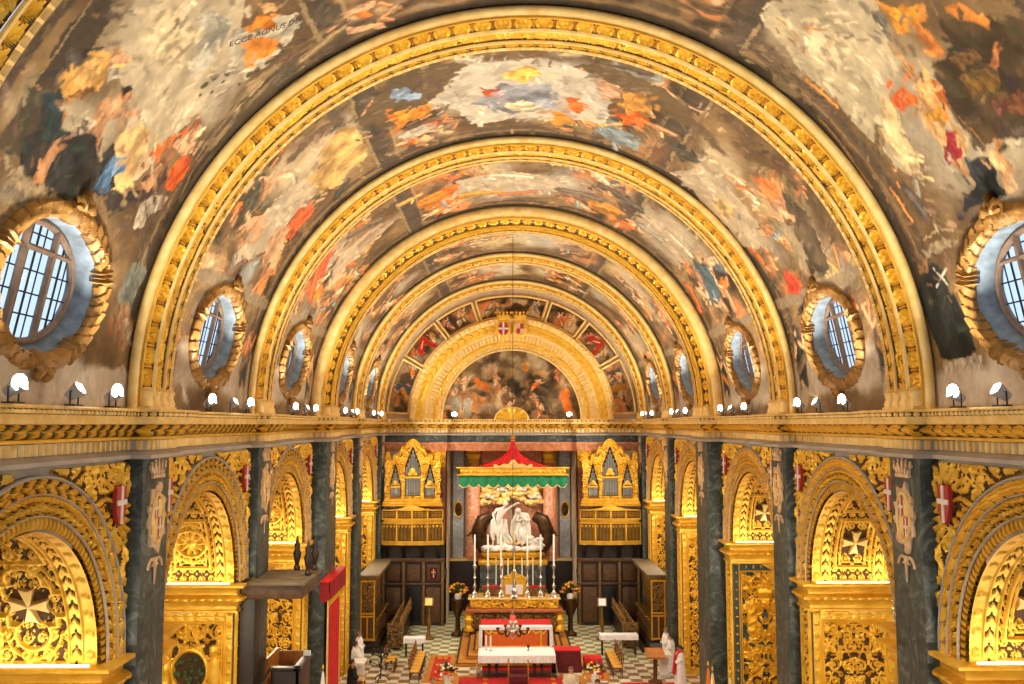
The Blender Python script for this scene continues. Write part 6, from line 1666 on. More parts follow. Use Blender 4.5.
# ------------------------------------------------------------ steps, altars, table
SHIFT = 1.35
t = thing('altar_steps', 'three low steps under the altars covered in ochre carpet with dark edges', 'steps', (.1, 0, 0))
for i, (w, y0, z) in enumerate(((2.75, 41.2, .15), (2.35, 41.9, .3), (2.0 + .55, 42.5, .45))):
    w = (2.75, 2.3, 2.0)[i]
    s = Geo().box(-w, w, y0, 48.4, z - .15, z, .01).build('step', MT['ochre'], t)
    g = Geo().box(-w + .02, w - .02, y0 + .0, y0 + .09, z - .005, z + .006); g.box(-w, -w + .09, y0, 48.4, z - .005, z + .006); g.box(w - .09, w, y0, 48.4, z - .005, z + .006); g.build('dark_border', MT['ochre_dark'], s)
t = thing('high_altar', 'carved gilded high altar with shelf for the tall candlesticks', 'altar', (.1, 46.2, .45))
g = Geo().box(-2.2, 2.2, .1, 1.6, 0, .95, .02).build('body', MT['bronze'], t)
for i in range(7):
    x = -1.92 + .64 * i
    U, V = np.meshgrid(np.linspace(-.29, .29, 30), np.linspace(.12, .85, 36), indexing='ij'); H = .03 + .09 * foliage(U, V, .25, i)
    Geo().plate(U, V, H, np.ones((29, 35), bool), -.02, lambda u, v, h: np.stack([x + u, .1 - h, v], -1), thr=.06).build('relief_panel', MT['wood_gold'], t, ground='ground')
for s in (-1, 1):
    g = Geo(); g.lathe([(.3, 0), (.32, .1), (.22, .3), (.3, .6), (.2, .8), (.34, .95)], 14, (s * 2.3, .25, 0)); g.build('corner_console', MT['gold_deep'], t)
Geo().box(-2.5, 2.5, -.05, 1.7, .95, 1.06, .03).build('altar_slab', MT['rosso_dark'], t)
U, V = np.meshgrid(np.linspace(-2.3, 2.3, 220), np.linspace(1.08, 1.5, 26), indexing='ij'); H = .03 + .08 * foliage(U, V, .24, 2)
Geo().plate(U, V, H, np.ones((219, 25), bool), -.05, lambda u, v, h: np.stack([u, .62 - h, v], -1), thr=.05).build('carved_shelf_front', MT['gold_deep'], t, ground='ground')
Geo().box(-2.3, 2.3, .62, 1.7, 1.06, 1.5).build('shelf', MT['bronze'], t); Geo().box(-2.4, 2.4, .5, 1.75, 1.5, 1.56, .02).build('shelf_top', MT['gold_pale'], t)
t = thing('tabernacle', 'gilded tabernacle with white card front between the candlesticks', 'tabernacle', (.1, 47.35, 2.02))
Geo().box(-.62, .62, -.1, .4, 0, .8, .02).build('body', MT['gold_deep'], t); Geo().box(-.45, .45, -.13, -.1, .12, .6).build('white_card', MT['linen'], t)
g = Geo(); g.prism([(-.72, .8), (.72, .8), (.5, 1.0), (.2, 1.1), (0, 1.4), (-.2, 1.1), (-.5, 1.0)], -.12, .3, 'y'); [g.ball((x, -.1, .95), .1, 8, 6) for x in (-.5, -.25, .25, .5)]; g.build('crest', MT['gold'], t)
for s in (-1, 1): Geo().box(s * 1.2 - .42, s * 1.2 + .42, -.05, .3, 0, .42, .02).build('side_box', MT['wood_gold'], t); Geo().box(s * 1.2 - .45, s * 1.2 + .45, -.08, .33, .42, .5, .02).build('red_cushion', MT['red'], t)
def make_candlestick(h, ch):
    t = thing('candlestick', 'tall silver candlestick', 'candlestick', group='row of tall candlesticks on the high altar')
    Geo().lathe([(0, 0), (.2, 0), (.21, .06), (.13, .14), (.16, .24), (.08, .32), (.05, .45), (.1, .55), (.1, .62), (.04, .72), (.035, .95), (.09, 1.02), (.05, 1.12), (.035, 1.35), (.08, 1.5), (.13, 1.62), (.12, 1.66), (0, 1.64)], 16).build('stem', MT['silver'], t)
    Geo().lathe([(.045, 1.6), (.045, 1.62 + ch), (.03, 1.64 + ch), (0, 1.64 + ch)], 10).build('candle', MT['wax'], t); return t
cs = make_candlestick(0, 1.6)
CW = ['first from the pulpit side', 'second from the pulpit side', 'third from the pulpit side', '', 'third from the flags side', 'second from the flags side', 'first from the flags side']
first = True
for i in range(7):
    x = .1 - 2.06 + .687 * i
    if i == 3: continue
    c = cs if first else copy_tree(cs); first = False
    c.location = (x, 46.95 + SHIFT, 2.01); c['label'] = 'tall silver candlestick with white candle on the high altar, ' + CW[i]
t = thing('altar_cross', 'tall silver crucifix standing at the middle of the candlestick row', 'crucifix', (.1, 46.9, 2.01))
Geo().lathe([(0, 0), (.24, 0), (.25, .08), (.14, .2), (.16, .36), (.06, .5), (.1, .75), (.04, .9), (.04, 1.3), (.09, 1.4), (.03, 1.5), (0, 1.5)], 16).build('stem', MT['silver'], t)
Geo().box(-.035, .035, -.03, .03, 1.45, 3.4).box(-.45, .45, -.03, .03, 2.75, 2.83).build('cross', MT['gold_pale'], t)
body('figure', MT['silver'], t, {q: (v[0] * .42, v[1] * .42 - .06, v[2] * .42 + 2.1) for q, v in st(stand(), ls=(-.2, 0, 1.4), le=(-.5, 0, 1.55), lw=(-.8, 0, 1.66), lh=(-.88, 0, 1.68), rs=(.2, 0, 1.4), re=(.5, 0, 1.55), rw=(.8, 0, 1.66), rh=(.88, 0, 1.68)).items()}, .42)
sc2 = None
for i, x in enumerate((-.95, -.62, -.32, .42, .7, 1.0)):
    if sc2 is None:
        t = thing('thin_candle', '', 'candle', group='thin candles behind the tabernacle'); Geo().lathe([(0, 0), (.1, 0), (.03, .08), (.03, .3), (.07, .36), (.0, .36)], 10).build('holder', MT['silver'], t); Geo().lathe([(.03, .34), (.03, 1.9), (0, 1.92)], 8).build('stick', MT['wax'], t); sc2 = t; c = t
    else: c = copy_tree(sc2)
    c.location = (x + .1, 47.75 + SHIFT, 2.01); c['label'] = 'thin white candle behind the tabernacle, in the back row under the marble group'
t = thing('frontal_altar', 'altar with orange brocade frontal, red top cover and white lace sides', 'altar', (.12, 43.0, .45))
Geo().box(-1.62, 1.62, .08, 1.5, 0, .92, .01).build('body', MT['wood'], t)
fr2 = Geo().box(-1.5, 1.5, -.0, .07, .04, .84, .01).build('orange_frontal', MT['orange'], t)
g = Geo()
for i in range(4):
    x0 = -1.5 + .75 * i; g.tube([(x0 + .02, -.02, .8), (x0 + .2, -.025, .62), (x0 + .375, -.02, .72), (x0 + .55, -.025, .62), (x0 + .73, -.02, .8)], .03, 6)
for x in (-1.2, 1.2): g.box(x - .04, x + .04, -.02, 0, .06, .8)
g.build('gold_braid', MT['gold'], fr2)
Geo().box(-1.66, 1.66, -.06, .0, .0, .05, .01).build('base_rail', MT['gold_pale'], t)
Geo().box(-1.7, 1.7, .25, 1.55, .955, .975, .005).build('red_cover', MT['red'], t)
g = Geo().box(-1.74, 1.74, -.06, .26, .93, .97, .01)
u = np.linspace(0, 1, 90); v = np.linspace(0, 1, 6); Uu, Vv = np.meshgrid(u, v, indexing='ij'); g.grid(np.stack([-1.74 + 3.48 * Uu, -.065 - .01 * np.cos(Uu * 120), .95 - .13 * Vv - .02 * Vv * np.abs(np.sin(Uu * 70))], -1))
for s in (-1, 1):
    Uu, Vv = np.meshgrid(np.linspace(0, 1, 30), np.linspace(0, 1, 14), indexing='ij')
    g.grid(np.stack([s * (1.74 + .03 * Vv + .02 * np.cos(Uu * 25) * Vv), -.07 + 1.5 * Uu, .95 - .93 * Vv], -1)); g.grid(np.stack([s * (1.58 + .17 * Uu + .02 * Vv), -.075 - .015 * np.cos(Uu * 20 + Vv), .95 - .93 * Vv], -1))
g.build('white_lace_cloth', MT['linen'], t)
t = thing('communion_table', 'long table with white linen cloth in front of the orange altar frontal', 'table', (.1, 39.9, 0))
Geo().box(-1.6, 1.6, -.65, .65, .92, .98, .01).build('tabletop', MT['wood_mid'], t)
for x in (-1.2, -.88, .78, 1.1):
    Geo().lathe([(.05, 0), (.09, .05), (.05, .2), (.08, .45), (.06, .7), (.09, .92)], 12, (x, -.4, 0)).build('leg', MT['wood'], t)
Geo().box(-1.3, 1.3, -.45, -.35, .1, .18, .01).build('stretcher', MT['wood'], t)
g = Geo().box(-1.68, 1.68, -.72, .72, .98, 1.0, .005)
Uu, Vv = np.meshgrid(np.linspace(0, 1, 220), np.linspace(0, 1, 8), indexing='ij')
for s in (-1, 1): g.grid(np.stack([-1.68 + 3.36 * Uu, s * (.72 + .015 * np.cos(Uu * 90) * Vv + .01), .99 - .30 * Vv - .02 * Vv * np.abs(np.sin(Uu * 75))], -1))
cl = g.build('white_cloth', MT['linen'], t)
g = Geo(); Uu, Vv = np.meshgrid(np.linspace(0, 1, 40), np.linspace(0, 1, 14), indexing='ij')
for s in (-1, 1): g.grid(np.stack([s * (1.69 + .10 * Vv ** 1.5 + .03 * np.cos(Uu * 22) * Vv), -.73 + 1.46 * Uu, .99 - .96 * Vv], -1))
g.build('side_drop', MT['linen'], cl)
for i, (x, y) in enumerate(((-1.25, 40.2), (-1.05, 40.0))):
    t = thing('small_candle', 'small white candle in a glass holder on the linen table, %s' % ('outer one' if i == 0 else 'inner one beside it'), 'candle', (x, y, 1.0), group='candles on the linen table')
    Geo().lathe([(0, 0), (.08, 0), (.03, .05), (.03, .2), (.06, .24), (0, .24)], 12).build('holder', MT['silver'], t); Geo().lathe([(.03, .22), (.03, .62), (0, .64)], 10).build('stick', MT['wax'], t)
t = thing('dark_cup', 'small dark cup on the linen table', 'cup', (.62, 40.05, 1.0)); Geo().lathe([(0, 0), (.06, 0), (.02, .04), (.02, .1), (.07, .16), (.075, .24), (.06, .23), (0, .12)], 14).build('bowl', MT['bronze'], t)
t = thing('kneeling_bench', 'low wooden bench with bright red cushion below the linen table', 'bench', (.1, 39.62, 0))
Geo().box(-1.5, 1.5, -.14, .14, 0, .28, .01).build('box', MT['wood_mid'], t); Geo().box(-1.52, 1.52, -.16, .16, .28, .42, .05).build('red_cushion', MT['red'], t)
t = thing('draped_chair_back', 'crimson draped seat with dark red sides in front of the linen table', 'seat', (.15, 38.3, 0))
Geo().box(-.38, .38, -.25, .25, 0, .42, .03).build('base', MT['crimson'], t); Geo().box(-.36, .36, .2, .27, .42, .64, .03).build('backrest', MT['crimson'], t)
for s in (-1, 1): Geo().lathe([(.03, 0), (.03, .95), (.05, 1.0), (0, 1.06)], 10, (s * .42, .24, 0)).build('post', MT['gold_deep'], t)
t = thing('draped_stand', 'box-like stand under dark crimson cloth with bright red top beside the linen table', 'stand', (2.35, 40.6, 0))
g = Geo().grid(np.array([[((.62 + .05 * (1 - z) + .015 * math.cos(a * 9) * (1 - z)) * (abs(math.cos(a)) ** .25) * np.sign(math.cos(a)), (.4 + .05 * (1 - z) + .015 * math.cos(a * 9) * (1 - z)) * (abs(math.sin(a)) ** .25) * np.sign(math.sin(a)), z * .93) for z in np.linspace(0, 1, 10)] for a in np.linspace(.01, 2 * PI + .01, 96, endpoint=False)]), cu=True); g.build('crimson_drape', MT['crimson'], t)
Geo().box(-.63, .63, -.41, .41, .92, .97, .02).build('red_top', MT['red'], t)

# ------------------------------------------------------------ sanctuary lamp
t = thing('sanctuary_lamp', 'hanging silver sanctuary lamp with red glass on a long chain', 'lamp', (-.1, 37.05, 2.42))
Geo().tube([(0, 0, .9), (0, 0, 8), (0, 0, 16.63)], .012, 6).build('chain', MT['black'], t)
Geo().lathe([(0, -.25), (.05, -.22), (.09, -.1), (.22, .02), (.28, .14), (.26, .2), (.14, .26), (.12, .4), (.2, .46), (.16, .52), (0, .5)], 20).build('silver_body', MT['silver'], t)
Geo().lathe([(.07, .5), (.1, .56), (.09, .68), (.06, .72), (0, .7)], 14).build('red_glass', MT['redglow'], t)
for i in range(6):
    a = i * PI / 3; c, s = math.cos(a), math.sin(a)
    Geo().tube([(.2 * c, .2 * s, .12), (.45 * c, .45 * s, -.05), (.6 * c, .6 * s, .02), (.62 * c, .62 * s, .14)], .035, 7).lathe([(.02, .12), (.08, .16), (.07, .22), (0, .2)], 10, (.62 * c, .62 * s, 0)).build('arm', MT['bronze'], t)
for i in range(3):
    a = i * 2 * PI / 3 + .5; Geo().tube([(.26 * math.cos(a), .26 * math.sin(a), .2), (0, 0, .95)], .01, 5).build('suspension_chain', MT['silver'], t)

# ------------------------------------------------------------ choir stalls and desks
def make_stall(sg, label):
    """backs stand against the wall of the last bay; local x runs from the wall to the nave, y along the nave"""
    t = thing('choir_stalls', label, 'choir stalls', (sg * 7.42, 43.6, 0), 0, 'choir stalls'); e = -sg; L = 5.25
    def bx(x0, x1, *r, **k): return Geo().box(min(e * x0, e * x1), max(e * x0, e * x1), *r, **k)
    bx(-.05, 1.2, .1, L, 0, .22, b=.02).build('platform', MT['wood'], t); bx(-.05, .95, .2, L, .22, .48, b=.02).build('platform', MT['wood'], t)
    bx(0, .16, .05, L, .48, 3.6, b=.01).build('back_panel', MT['wood'], t)
    bx(-.05, .92, -.08, L, 3.62, 3.72, b=.02).build('canopy_top', MT['wood_grey'], t)
    bx(.0, .85, .0, L, 3.45, 3.62, b=.02).build('canopy_moulding', MT['wood_gold'], t)
    ep = bx(.02, .74, .0, .1, .62, 3.45, b=.01).build('end_panel', MT['wood_mid'], t)
    g = Geo()
    for x in (.05, .68): g.box(min(e * x, e * (x + .07)), max(e * x, e * (x + .07)), -.05, 0, .62, 3.45)
    for z in (.64, 1.72, 1.86, 3.38): g.box(min(e * .02, e * .76), max(e * .02, e * .76), -.06, 0, z, z + .08)
    g.box(min(e * .36, e * .42), max(e * .36, e * .42), -.05, 0, .66, 1.75)
    g.build('gilt_frame', MT['gold_deep'], ep)
    U, V = np.meshgrid(np.linspace(.14, .66, 30), np.linspace(1.98, 3.34, 70), indexing='ij'); H = .02 + .07 * foliage(U - .4, V, .2, 6)
    Geo().plate(U, V, H, np.ones((29, 69), bool), -.02, lambda u, v, h: np.stack([e * u, -h, v], -1), thr=.045).build('carved_relief', MT['wood_gold'], ep, ground='wood')
    for i in range(9):
        y = .3 + i * .57
        def sup():
            g = Geo(); g.lathe([(.07, 2.0), (.09, 2.1), (.05, 2.3), (.09, 2.6), (.11, 2.85), (.06, 3.0), (.08, 3.12), (.05, 3.25), (.1, 3.45)], 10, (e * .3, 0, 0)); g.ball((e * .36, 0, 2.92), .09, 9, 7); return g.mesh('carved_support', MT['wood_gold'])
        link('carved_support', cached(('sup', sg), sup), t, (0, y, 0))
        if i < 8:
            def seat():
                g = Geo(); g.box(min(e * .16, e * .75), max(e * .16, e * .75), .04, .53, .88, .96, .02); g.box(min(e * .16, e * .2), max(e * .16, e * .2), .06, .5, 1.0, 1.9); return g.mesh('seat', MT['wood_mid'])
            def arm():
                g = Geo(); g.prism([(e * .16, .5), (e * .8, .5), (e * .78, .8), (e * .62, 1.1), (e * .8, 1.35), (e * .86, 1.5), (e * .7, 1.56), (e * .4, 1.5), (e * .3, 2.0), (e * .16, 2.0)], -.03, .03, 'y'); g.ball((e * .8, 0, 1.52), .08, 9, 7); g.ball((e * .42, 0, 2.0), .07, 9, 7); return g.mesh('seat_divider', MT['wood_gold'])
            link('seat', cached(('seat', sg), seat), t, (0, y, 0)); link('seat_divider', cached(('arm', sg), arm), t, (0, y, 0))
    return t
make_stall(-1, 'row of dark carved choir stalls with dusty canopy top under the organ, pulpit side')
make_stall(1, 'row of dark carved choir stalls with dusty canopy top under the organ, flags side')
def make_desk(sg, label):
    t = thing('choir_desk', label, 'desk', (sg * 5.45, 44.4, 0), 0, 'choir desks'); e = sg
    def bx(x0, x1, *r, **k): return Geo().box(min(e * x0, e * x1), max(e * x0, e * x1), *r, **k)
    bx(.1, .5, .1, 5.2, 0, .95, b=.02).build('bench_body', MT['wood'], t); bx(.0, .62, .0, 5.2, .95, 1.02, b=.02).build('desk_top', MT['wood_mid'], t)
    bx(-.08, .72, -.08, .0, .1, 1.3, b=.01).build('bench_end', MT['wood_gold'], t)
    U, V = np.meshgrid(np.linspace(-.04, .68, 36), np.linspace(.2, 1.24, 52), indexing='ij'); H = .02 + .07 * foliage(U - .32, V, .2, 6)
    Geo().plate(U, V, H, np.ones((35, 51), bool), -.02, lambda u, v, h: np.stack([e * u, -.09 - h, v], -1), thr=.045).build('carved_relief', MT['wood_gold'], t, ground='wood')
    for i in range(10):
        def fin():
            g = Geo().lathe([(.06, 1.0), (.09, 1.06), (.04, 1.14), (.1, 1.26), (.07, 1.38), (.03, 1.44), (.06, 1.5), (0, 1.58)], 10, (e * .08, 0, 0)); g.lathe([(.05, 1.0), (.08, 1.06), (.03, 1.14), (.08, 1.24), (0, 1.34)], 8, (e * .5, .2, 0)); return g.mesh('carved_finial', MT['wood_gold'])
        link('carved_finial', cached(('fin', sg), fin), t, (0, .1 + .55 * i, 0))
    return t
make_desk(-1, 'carved choir desk with gilded bench end behind the straw chairs, pulpit side'); make_desk(1, 'carved choir desk with gilded bench end behind the straw chairs, flags side')
def book_stand(label, loc, page):
    t = thing('book_stand', label, 'lectern', loc)
    Geo().lathe([(.3, 0), (.3, .06), (.1, .15), (.07, .5), (.12, .8), (.06, 1.2), (.06, 1.75)], 14).build('pedestal', MT['wood_gold'], t)
    g = Geo().prism([(-.2, 1.7), (.2, 1.7), (.02, 2.1), (-.02, 2.1)], -.24, .24, 'x'); g.build('sloping_desk', MT['wood_gold'], t)
    V = np.array([(-.18, -.21, 1.74), (.18, -.21, 1.74), (.18, -.06, 2.06), (-.18, -.06, 2.06)]); Geo().add(np.vstack([V, V + (0, -.03, .01)]), [(0, 1, 2, 3), (4, 5, 6, 7), (0, 1, 5, 4), (1, 2, 6, 5), (2, 3, 7, 6), (3, 0, 4, 7)]).build('open_book', MT[page], t)
book_stand('tall wooden book stand with yellowed book among the desks, pulpit side', (-4.3, 46.6, 0), 'gold_pale'); book_stand('tall wooden book stand with pale open book among the desks, flags side', (4.6, 46.4, 0), 'linen')
# dark panelling under the organs
for sg in (-1, 1):
    t = thing('choir_panelling', 'dark walnut panelling with doors under the organ, %s side' % SIDE[sg], 'panelling', (sg * 5.4, FAR - .36 - SHIFT, 0))
    Geo().box(-1.74, 1.7, -.16, .32, 0, 4.4).build('boarding', MT['wood'], t)
    Geo().box(-1.8, 1.74, -.3, -.02, 3.45, 3.65, .03).box(-1.8, 1.74, -.26, -.02, 2.2, 2.3, .02).build('moulding', MT['wood_mid'], t)
    for x in (-1.66, -.55, .55, 1.6): Geo().box(x - .07, x + .07, -.24, -.16, 0, 3.45, .01).build('pilaster_strip', MT['wood_gold'], t)
    for x in (-1.1, 0, 1.08): Geo().box(x - .38, x + .38, -.19, -.15, .2, 2.05, .02).build('door', MT['wood_mid'] if x else MT['black'], t); Geo().box(x - .34, x + .34, -.19, -.15, 2.42, 3.3, .02).build('upper_panel', MT['wood_mid'], t)
    if sg < 0:
        p = Geo().box(1.1 - .2, 1.1 + .2, -.23, -.19, 2.5, 3.15).build('small_picture', MT['crimson'], t); Geo().box(1.07, 1.13, -.24, -.22, 2.6, 3.05).box(.98, 1.22, -.24, -.22, 2.85, 2.91).build('pale_cross', MT['coat_pink'], p)

# ------------------------------------------------------------ chairs
def make_chair():
    t = thing('straw_chair', '', 'chair')
    Geo().box(-.22, .22, -.21, .21, .42, .47, .02).build('straw_seat', MT['straw'], t)
    for x in (-.2, .2):
        Geo().tube([(x, -.19, 0), (x, -.19, .44)], .02, 7).build('leg', MT['wood_mid'], t); Geo().tube([(x, .19, 0), (x, .2, .45), (x, .26, .98)], .02, 7).build('leg', MT['wood_mid'], t)
    g = Geo()
    for z, y in ((.95, .255), (.78, .237), (.62, .22)): g.box(-.2, .2, y - .012, y + .012, z - .05, z + .03, .008)
    g.build('backrest', MT['wood_lit'], t)
    g = Geo(); [g.tube([(-.2, y, .2), (.2, y, .2)], .012, 5) for y in (-.19, .19)]; [g.tube([(x, -.19, .28), (x, .19, .28)], .012, 5) for x in (-.2, .2)]; g.build('stretcher', MT['wood_mid'], t)
    return t
ch0 = make_chair(); used = []
PLC = ['nearest the altar steps', 'second from the altar end', 'third from the altar end', 'fourth from the altar end', 'fifth from the altar end', 'sixth from the altar end', 'last, farthest from the altar']
def put_chair(x, y, rz, label, group):
    c = ch0 if not used else copy_tree(ch0); used.append(1)
    c.location = (x, y + SHIFT, 0); c.rotation_euler = (0, 0, rz); c['label'] = label; c['group'] = group
for i in range(6): put_chair(4.5, 42.1 - .52 * i, -PI / 2, 'straw-seated chair in the row on the flags side, ' + PLC[i], 'straw chairs, flags side')
for i in range(7): put_chair(-4.3, 42.0 - .52 * i, PI / 2, 'straw-seated chair in the row on the pulpit side, ' + PLC[i], 'straw chairs, pulpit side')
for i in range(2): put_chair(-5.55, 41.2 - .62 * i, PI / 2, 'straw-seated chair standing behind the pulpit side row, ' + ('nearer the desk' if i == 0 else 'nearer the iron stand'), 'straw chairs, pulpit side')

# ------------------------------------------------------------ small tables, rugs, flowers
def cloth_table(label, loc, w, d, h):
    t = thing('side_table', label, 'table', loc)
    Geo().box(-w / 2, w / 2, -d / 2, d / 2, h - .05, h, .01).build('tabletop', MT['wood'], t)
    for x in (-w / 2 + .08, w / 2 - .08):
        for y in (-d / 2 + .08, d / 2 - .08): Geo().box(x - .03, x + .03, y - .03, y + .03, 0, h - .05).build('leg', MT['wood'], t)
    g = Geo().box(-w / 2 - .03, w / 2 + .03, -d / 2 - .03, d / 2 + .03, h, h + .015, .004)
    Uu, Vv = np.meshgrid(np.linspace(0, 1, 90), np.linspace(0, 1, 6), indexing='ij')
    for s in (-1, 1): g.grid(np.stack([-w / 2 - .03 + (w + .06) * Uu, s * (d / 2 + .035 + .012 * np.cos(Uu * 50) * Vv), h + .01 - .22 * Vv], -1)); g.grid(np.stack([s * (w / 2 + .035 + .012 * np.cos(Uu * 30) * Vv), -d / 2 - .03 + (d + .06) * Uu, h + .01 - .22 * Vv], -1))
    g.build('white_cloth', MT['linen'], t); return t
cloth_table('small white-clothed table at the head of the straw chairs, pulpit side', (-4.72, 43.25, 0), .95, .5, .85)
cloth_table('long white-clothed table before the gilded bench end, flags side', (5.05, 43.35, 0), 1.75, .5, .95)
def rug(label, x0, x1, y0, y1, z=.0):
    t = thing('rug', label, 'rug', ((x0 + x1) / 2, (y0 + y1) / 2, z)); w, d = (x1 - x0) / 2, (y1 - y0) / 2
    Geo().box(-w, w, -d, d, 0, .012).build('ochre_field', MT['ochre'], t); Geo().box(-w + .25, w - .25, -d + .3, d - .3, .01, .018).build('red_field', MT['redrug'], t)
    g = Geo()
    for i in range(4):
        y = -d + .6 + (2 * d - 1.2) * i / 3
        for s in (-1, 1): Geo().prism([(s * (w - .4) * .6 + .12 * math.cos(a), y + .2 * math.sin(a)) for a in np.linspace(0, 2 * PI, 8, endpoint=False)], .018, .021, 'z').build('flower_motif', MT['gold_deep'], t)
rug('red and ochre rug beside the steps in front of the straw chairs, pulpit side', -3.95, -2.7, 38.6, 43.3); rug('red and ochre rug beside the crimson draped stand', 3.1, 4.15, 38.9, 43.5)
rug('broad ochre and red carpet spread under the linen table', -2.65, 3.05, 36.2, 39.75)
t = thing('red_carpet', 'plain red carpet strip at the foot of the wooden reading desk', 'carpet', (6.0, 38.0, 0)); Geo().box(-1.4, 1.15, -.5, .55, 0, .015).build('pile', MT['red'], t)
t = thing('red_stool', 'low red upholstered stool on the rug beside the crimson stand', 'stool', (3.55, 40.9, .02)); Geo().box(-.42, .42, -.35, .35, .22, .5, .08).build('cushion', MT['red'], t)
for x in (-.35, .35):
    for y in (-.28, .28): Geo().box(x - .04, x + .04, y - .04, y + .04, 0, .24, .01).build('leg', MT['wood_mid'], t)
def flowers(label, loc, seed, cols, s=1.0):
    t = thing('flower_arrangement', label, 'flowers', loc); rs = np.random.RandomState(seed)
    Geo().lathe([(0, 0), (.16, 0), (.1, .1), (.2, .4), (.16, .5), (0, .45)], 16).build('vase', MT['white'], t)
    g = Geo()
    for i in range(46):
        v = rs.randn(3); v[2] = abs(v[2]); v /= np.linalg.norm(v); c = np.array([0, 0, .6 * 1]) + v * .3 * s; u = v * .22
        n_ = np.cross(v, rs.randn(3)); n_ /= np.linalg.norm(n_); g.add([c - u * .6, c + n_ * .06, c + u, c - n_ * .06], [(0, 1, 2, 3)])
    g.build('foliage', MT['leaf'], t)
    for m in cols:
        g = Geo()
        for i in range(13):
            v = rs.randn(3); v[2] = abs(v[2]); v /= np.linalg.norm(v); c = np.array([0, 0, .58]) + v * (.34 + .08 * rs.rand()) * s; g.ball(c, (.06, .06, .05), 8, 6)
            for k in range(5): a = k * 1.257; g.ball(c + (.05 * math.cos(a), .05 * math.sin(a), -.01), (.035, .035, .02), 6, 4)
        g.build('blossoms', MT[m], t)
flowers('mixed flower bouquet of red, white and yellow blooms beside the pulpit side rug', (-2.85, 38.0, 0), 3, ('flower_red', 'flower_white', 'flower_yellow')); flowers('mixed flower bouquet of red, white and yellow blooms near the red stool', (3.35, 38.0, 0), 4, ('flower_red', 'flower_yellow', 'flower_white'))
for s in (-1, 1):
    t = thing('urn', 'dark bronze urn stand beside the high altar, %s side' % SIDE[s], 'urn', (.1 + s * 2.95, 47.4, .0)); Geo().lathe([(0, 0), (.35, 0), (.35, .1), (.14, .25), (.12, .9), (.2, 1.1), (.36, 1.5), (.34, 1.85), (.28, 1.9), (0, 1.8)], 18).build('bowl', MT['bronze'], t)
    flowers('golden yellow flower arrangement in the dark urn, %s side of the high altar' % SIDE[s], (.1 + s * 2.95, 47.4, 1.62), 7 + s, ('flower_yellow', 'flower_orange', 'flower_orange'), 1.25)

# ------------------------------------------------------------ pulpit and throne, pulpit side
t = thing('pulpit', 'dark wooden pulpit with flat sounding board, standing between two gilded arches', 'pulpit', (0, -SHIFT, 0))
Geo().box(-7.42, -5.75, 24.2, 24.86, 6.47, 6.82, .03).box(-7.1, -5.75, 24.8, 26.25, 6.47, 6.82, .03).build('sounding_board', MT['wood_mid'], t)
Geo().box(-7.45, -5.68, 24.12, 24.86, 6.82, 6.9, .02).box(-7.12, -5.68, 24.8, 26.32, 6.82, 6.9, .02).build('board_top', MT['wood_grey'], t)
for i, (x, y) in enumerate(((-6.35, 26.2), (-5.85, 26.2), (-5.85, 25.3))):
    Geo().lathe([(.08, 6.9), (.1, 6.96), (.05, 7.05), (.09, 7.2), (.12, 7.36), (.07, 7.5), (.09, 7.6), (.05, 7.68), (.02, 7.85)], 12, (x, y, 0)).build('carved_finial', MT['wood'], t)
Geo().box(-7.44, -7.0, 24.3, 24.84, .0, 6.47, .02).build('wall_post', MT['wood'], t)
g = Geo().box(-6.75, -6.0, 25.1, 25.2, 3.0, 4.45, .02).box(-6.1, -6.0, 25.1, 26.6, 3.0, 4.45, .02).box(-6.75, -6.0, 25.1, 26.6, 2.9, 3.05, .02).box(-6.78, -5.95, 25.02, 25.24, 4.42, 4.52, .02).box(-6.16, -5.93, 25.02, 26.66, 4.42, 4.52, .02); g.build('parapet', MT['wood'], t)
Geo().box(-6.7, -6.1, 25.2, 26.58, 3.06, 3.12).box(-6.14, -6.11, 25.2, 26.58, 3.06, 4.4).box(-6.9, -6.14, 26.56, 26.6, 3.06, 4.6).box(-6.95, -6.88, 25.3, 26.58, 3.06, 4.7).build('honey_lining', MT['wood_lit'], t)
Geo().lathe([(.05, 0), (.3, .05), (.3, .2), (.14, .4), (.14, 2.2), (.5, 2.9), (.3, 3.0), (0, 3.0)], 14, (-6.4, 25.9, 0)).build('stem', MT['wood'], t)
Geo().tube([(-7.0, 22.6, 3.5), (-6.95, 23.9, 4.0), (-6.75, 25.1, 4.5)], .035, 7).build('stair_rail', MT['wood'], t)
Geo().prism([(22.6, 2.4), (25.1, 3.1), (25.1, 2.9), (22.6, 2.2)], -6.98, -6.55, 'x').build('stair', MT['wood'], t)
t = thing('paper_sheet', 'small white paper lying on the pulpit ledge', 'paper', (-6.04, 26.3 - SHIFT, 4.52)); Geo().box(-.1, .1, -.02, .06, 0, .14, .01).build('sheet', MT['linen'], t)
t = thing('throne_hanging', 'tall red cloth of honour hanging under a fringed red pelmet on the choir entrance pilaster', 'hanging', (-6.87, 33.1 - SHIFT, 0))
Uu, Vv = np.meshgrid(np.linspace(0, 1, 60), np.linspace(0, 1, 20), indexing='ij')
P0 = np.stack([.12 + .012 * np.cos(Uu * 30), 1.2 * Uu * 0 + .1 + 2.3 * Uu, 5.0 - 4.4 * Vv], -1); Geo().grid(P0).grid(P0 - (.03, 0, 0)).build('red_cloth', MT['red'], t)
for y in (.06, 2.4): Geo().box(.09, .15, y, y + .05, .58, 5.0).build('gold_border', MT['gold_pale'], t)
g = Geo()
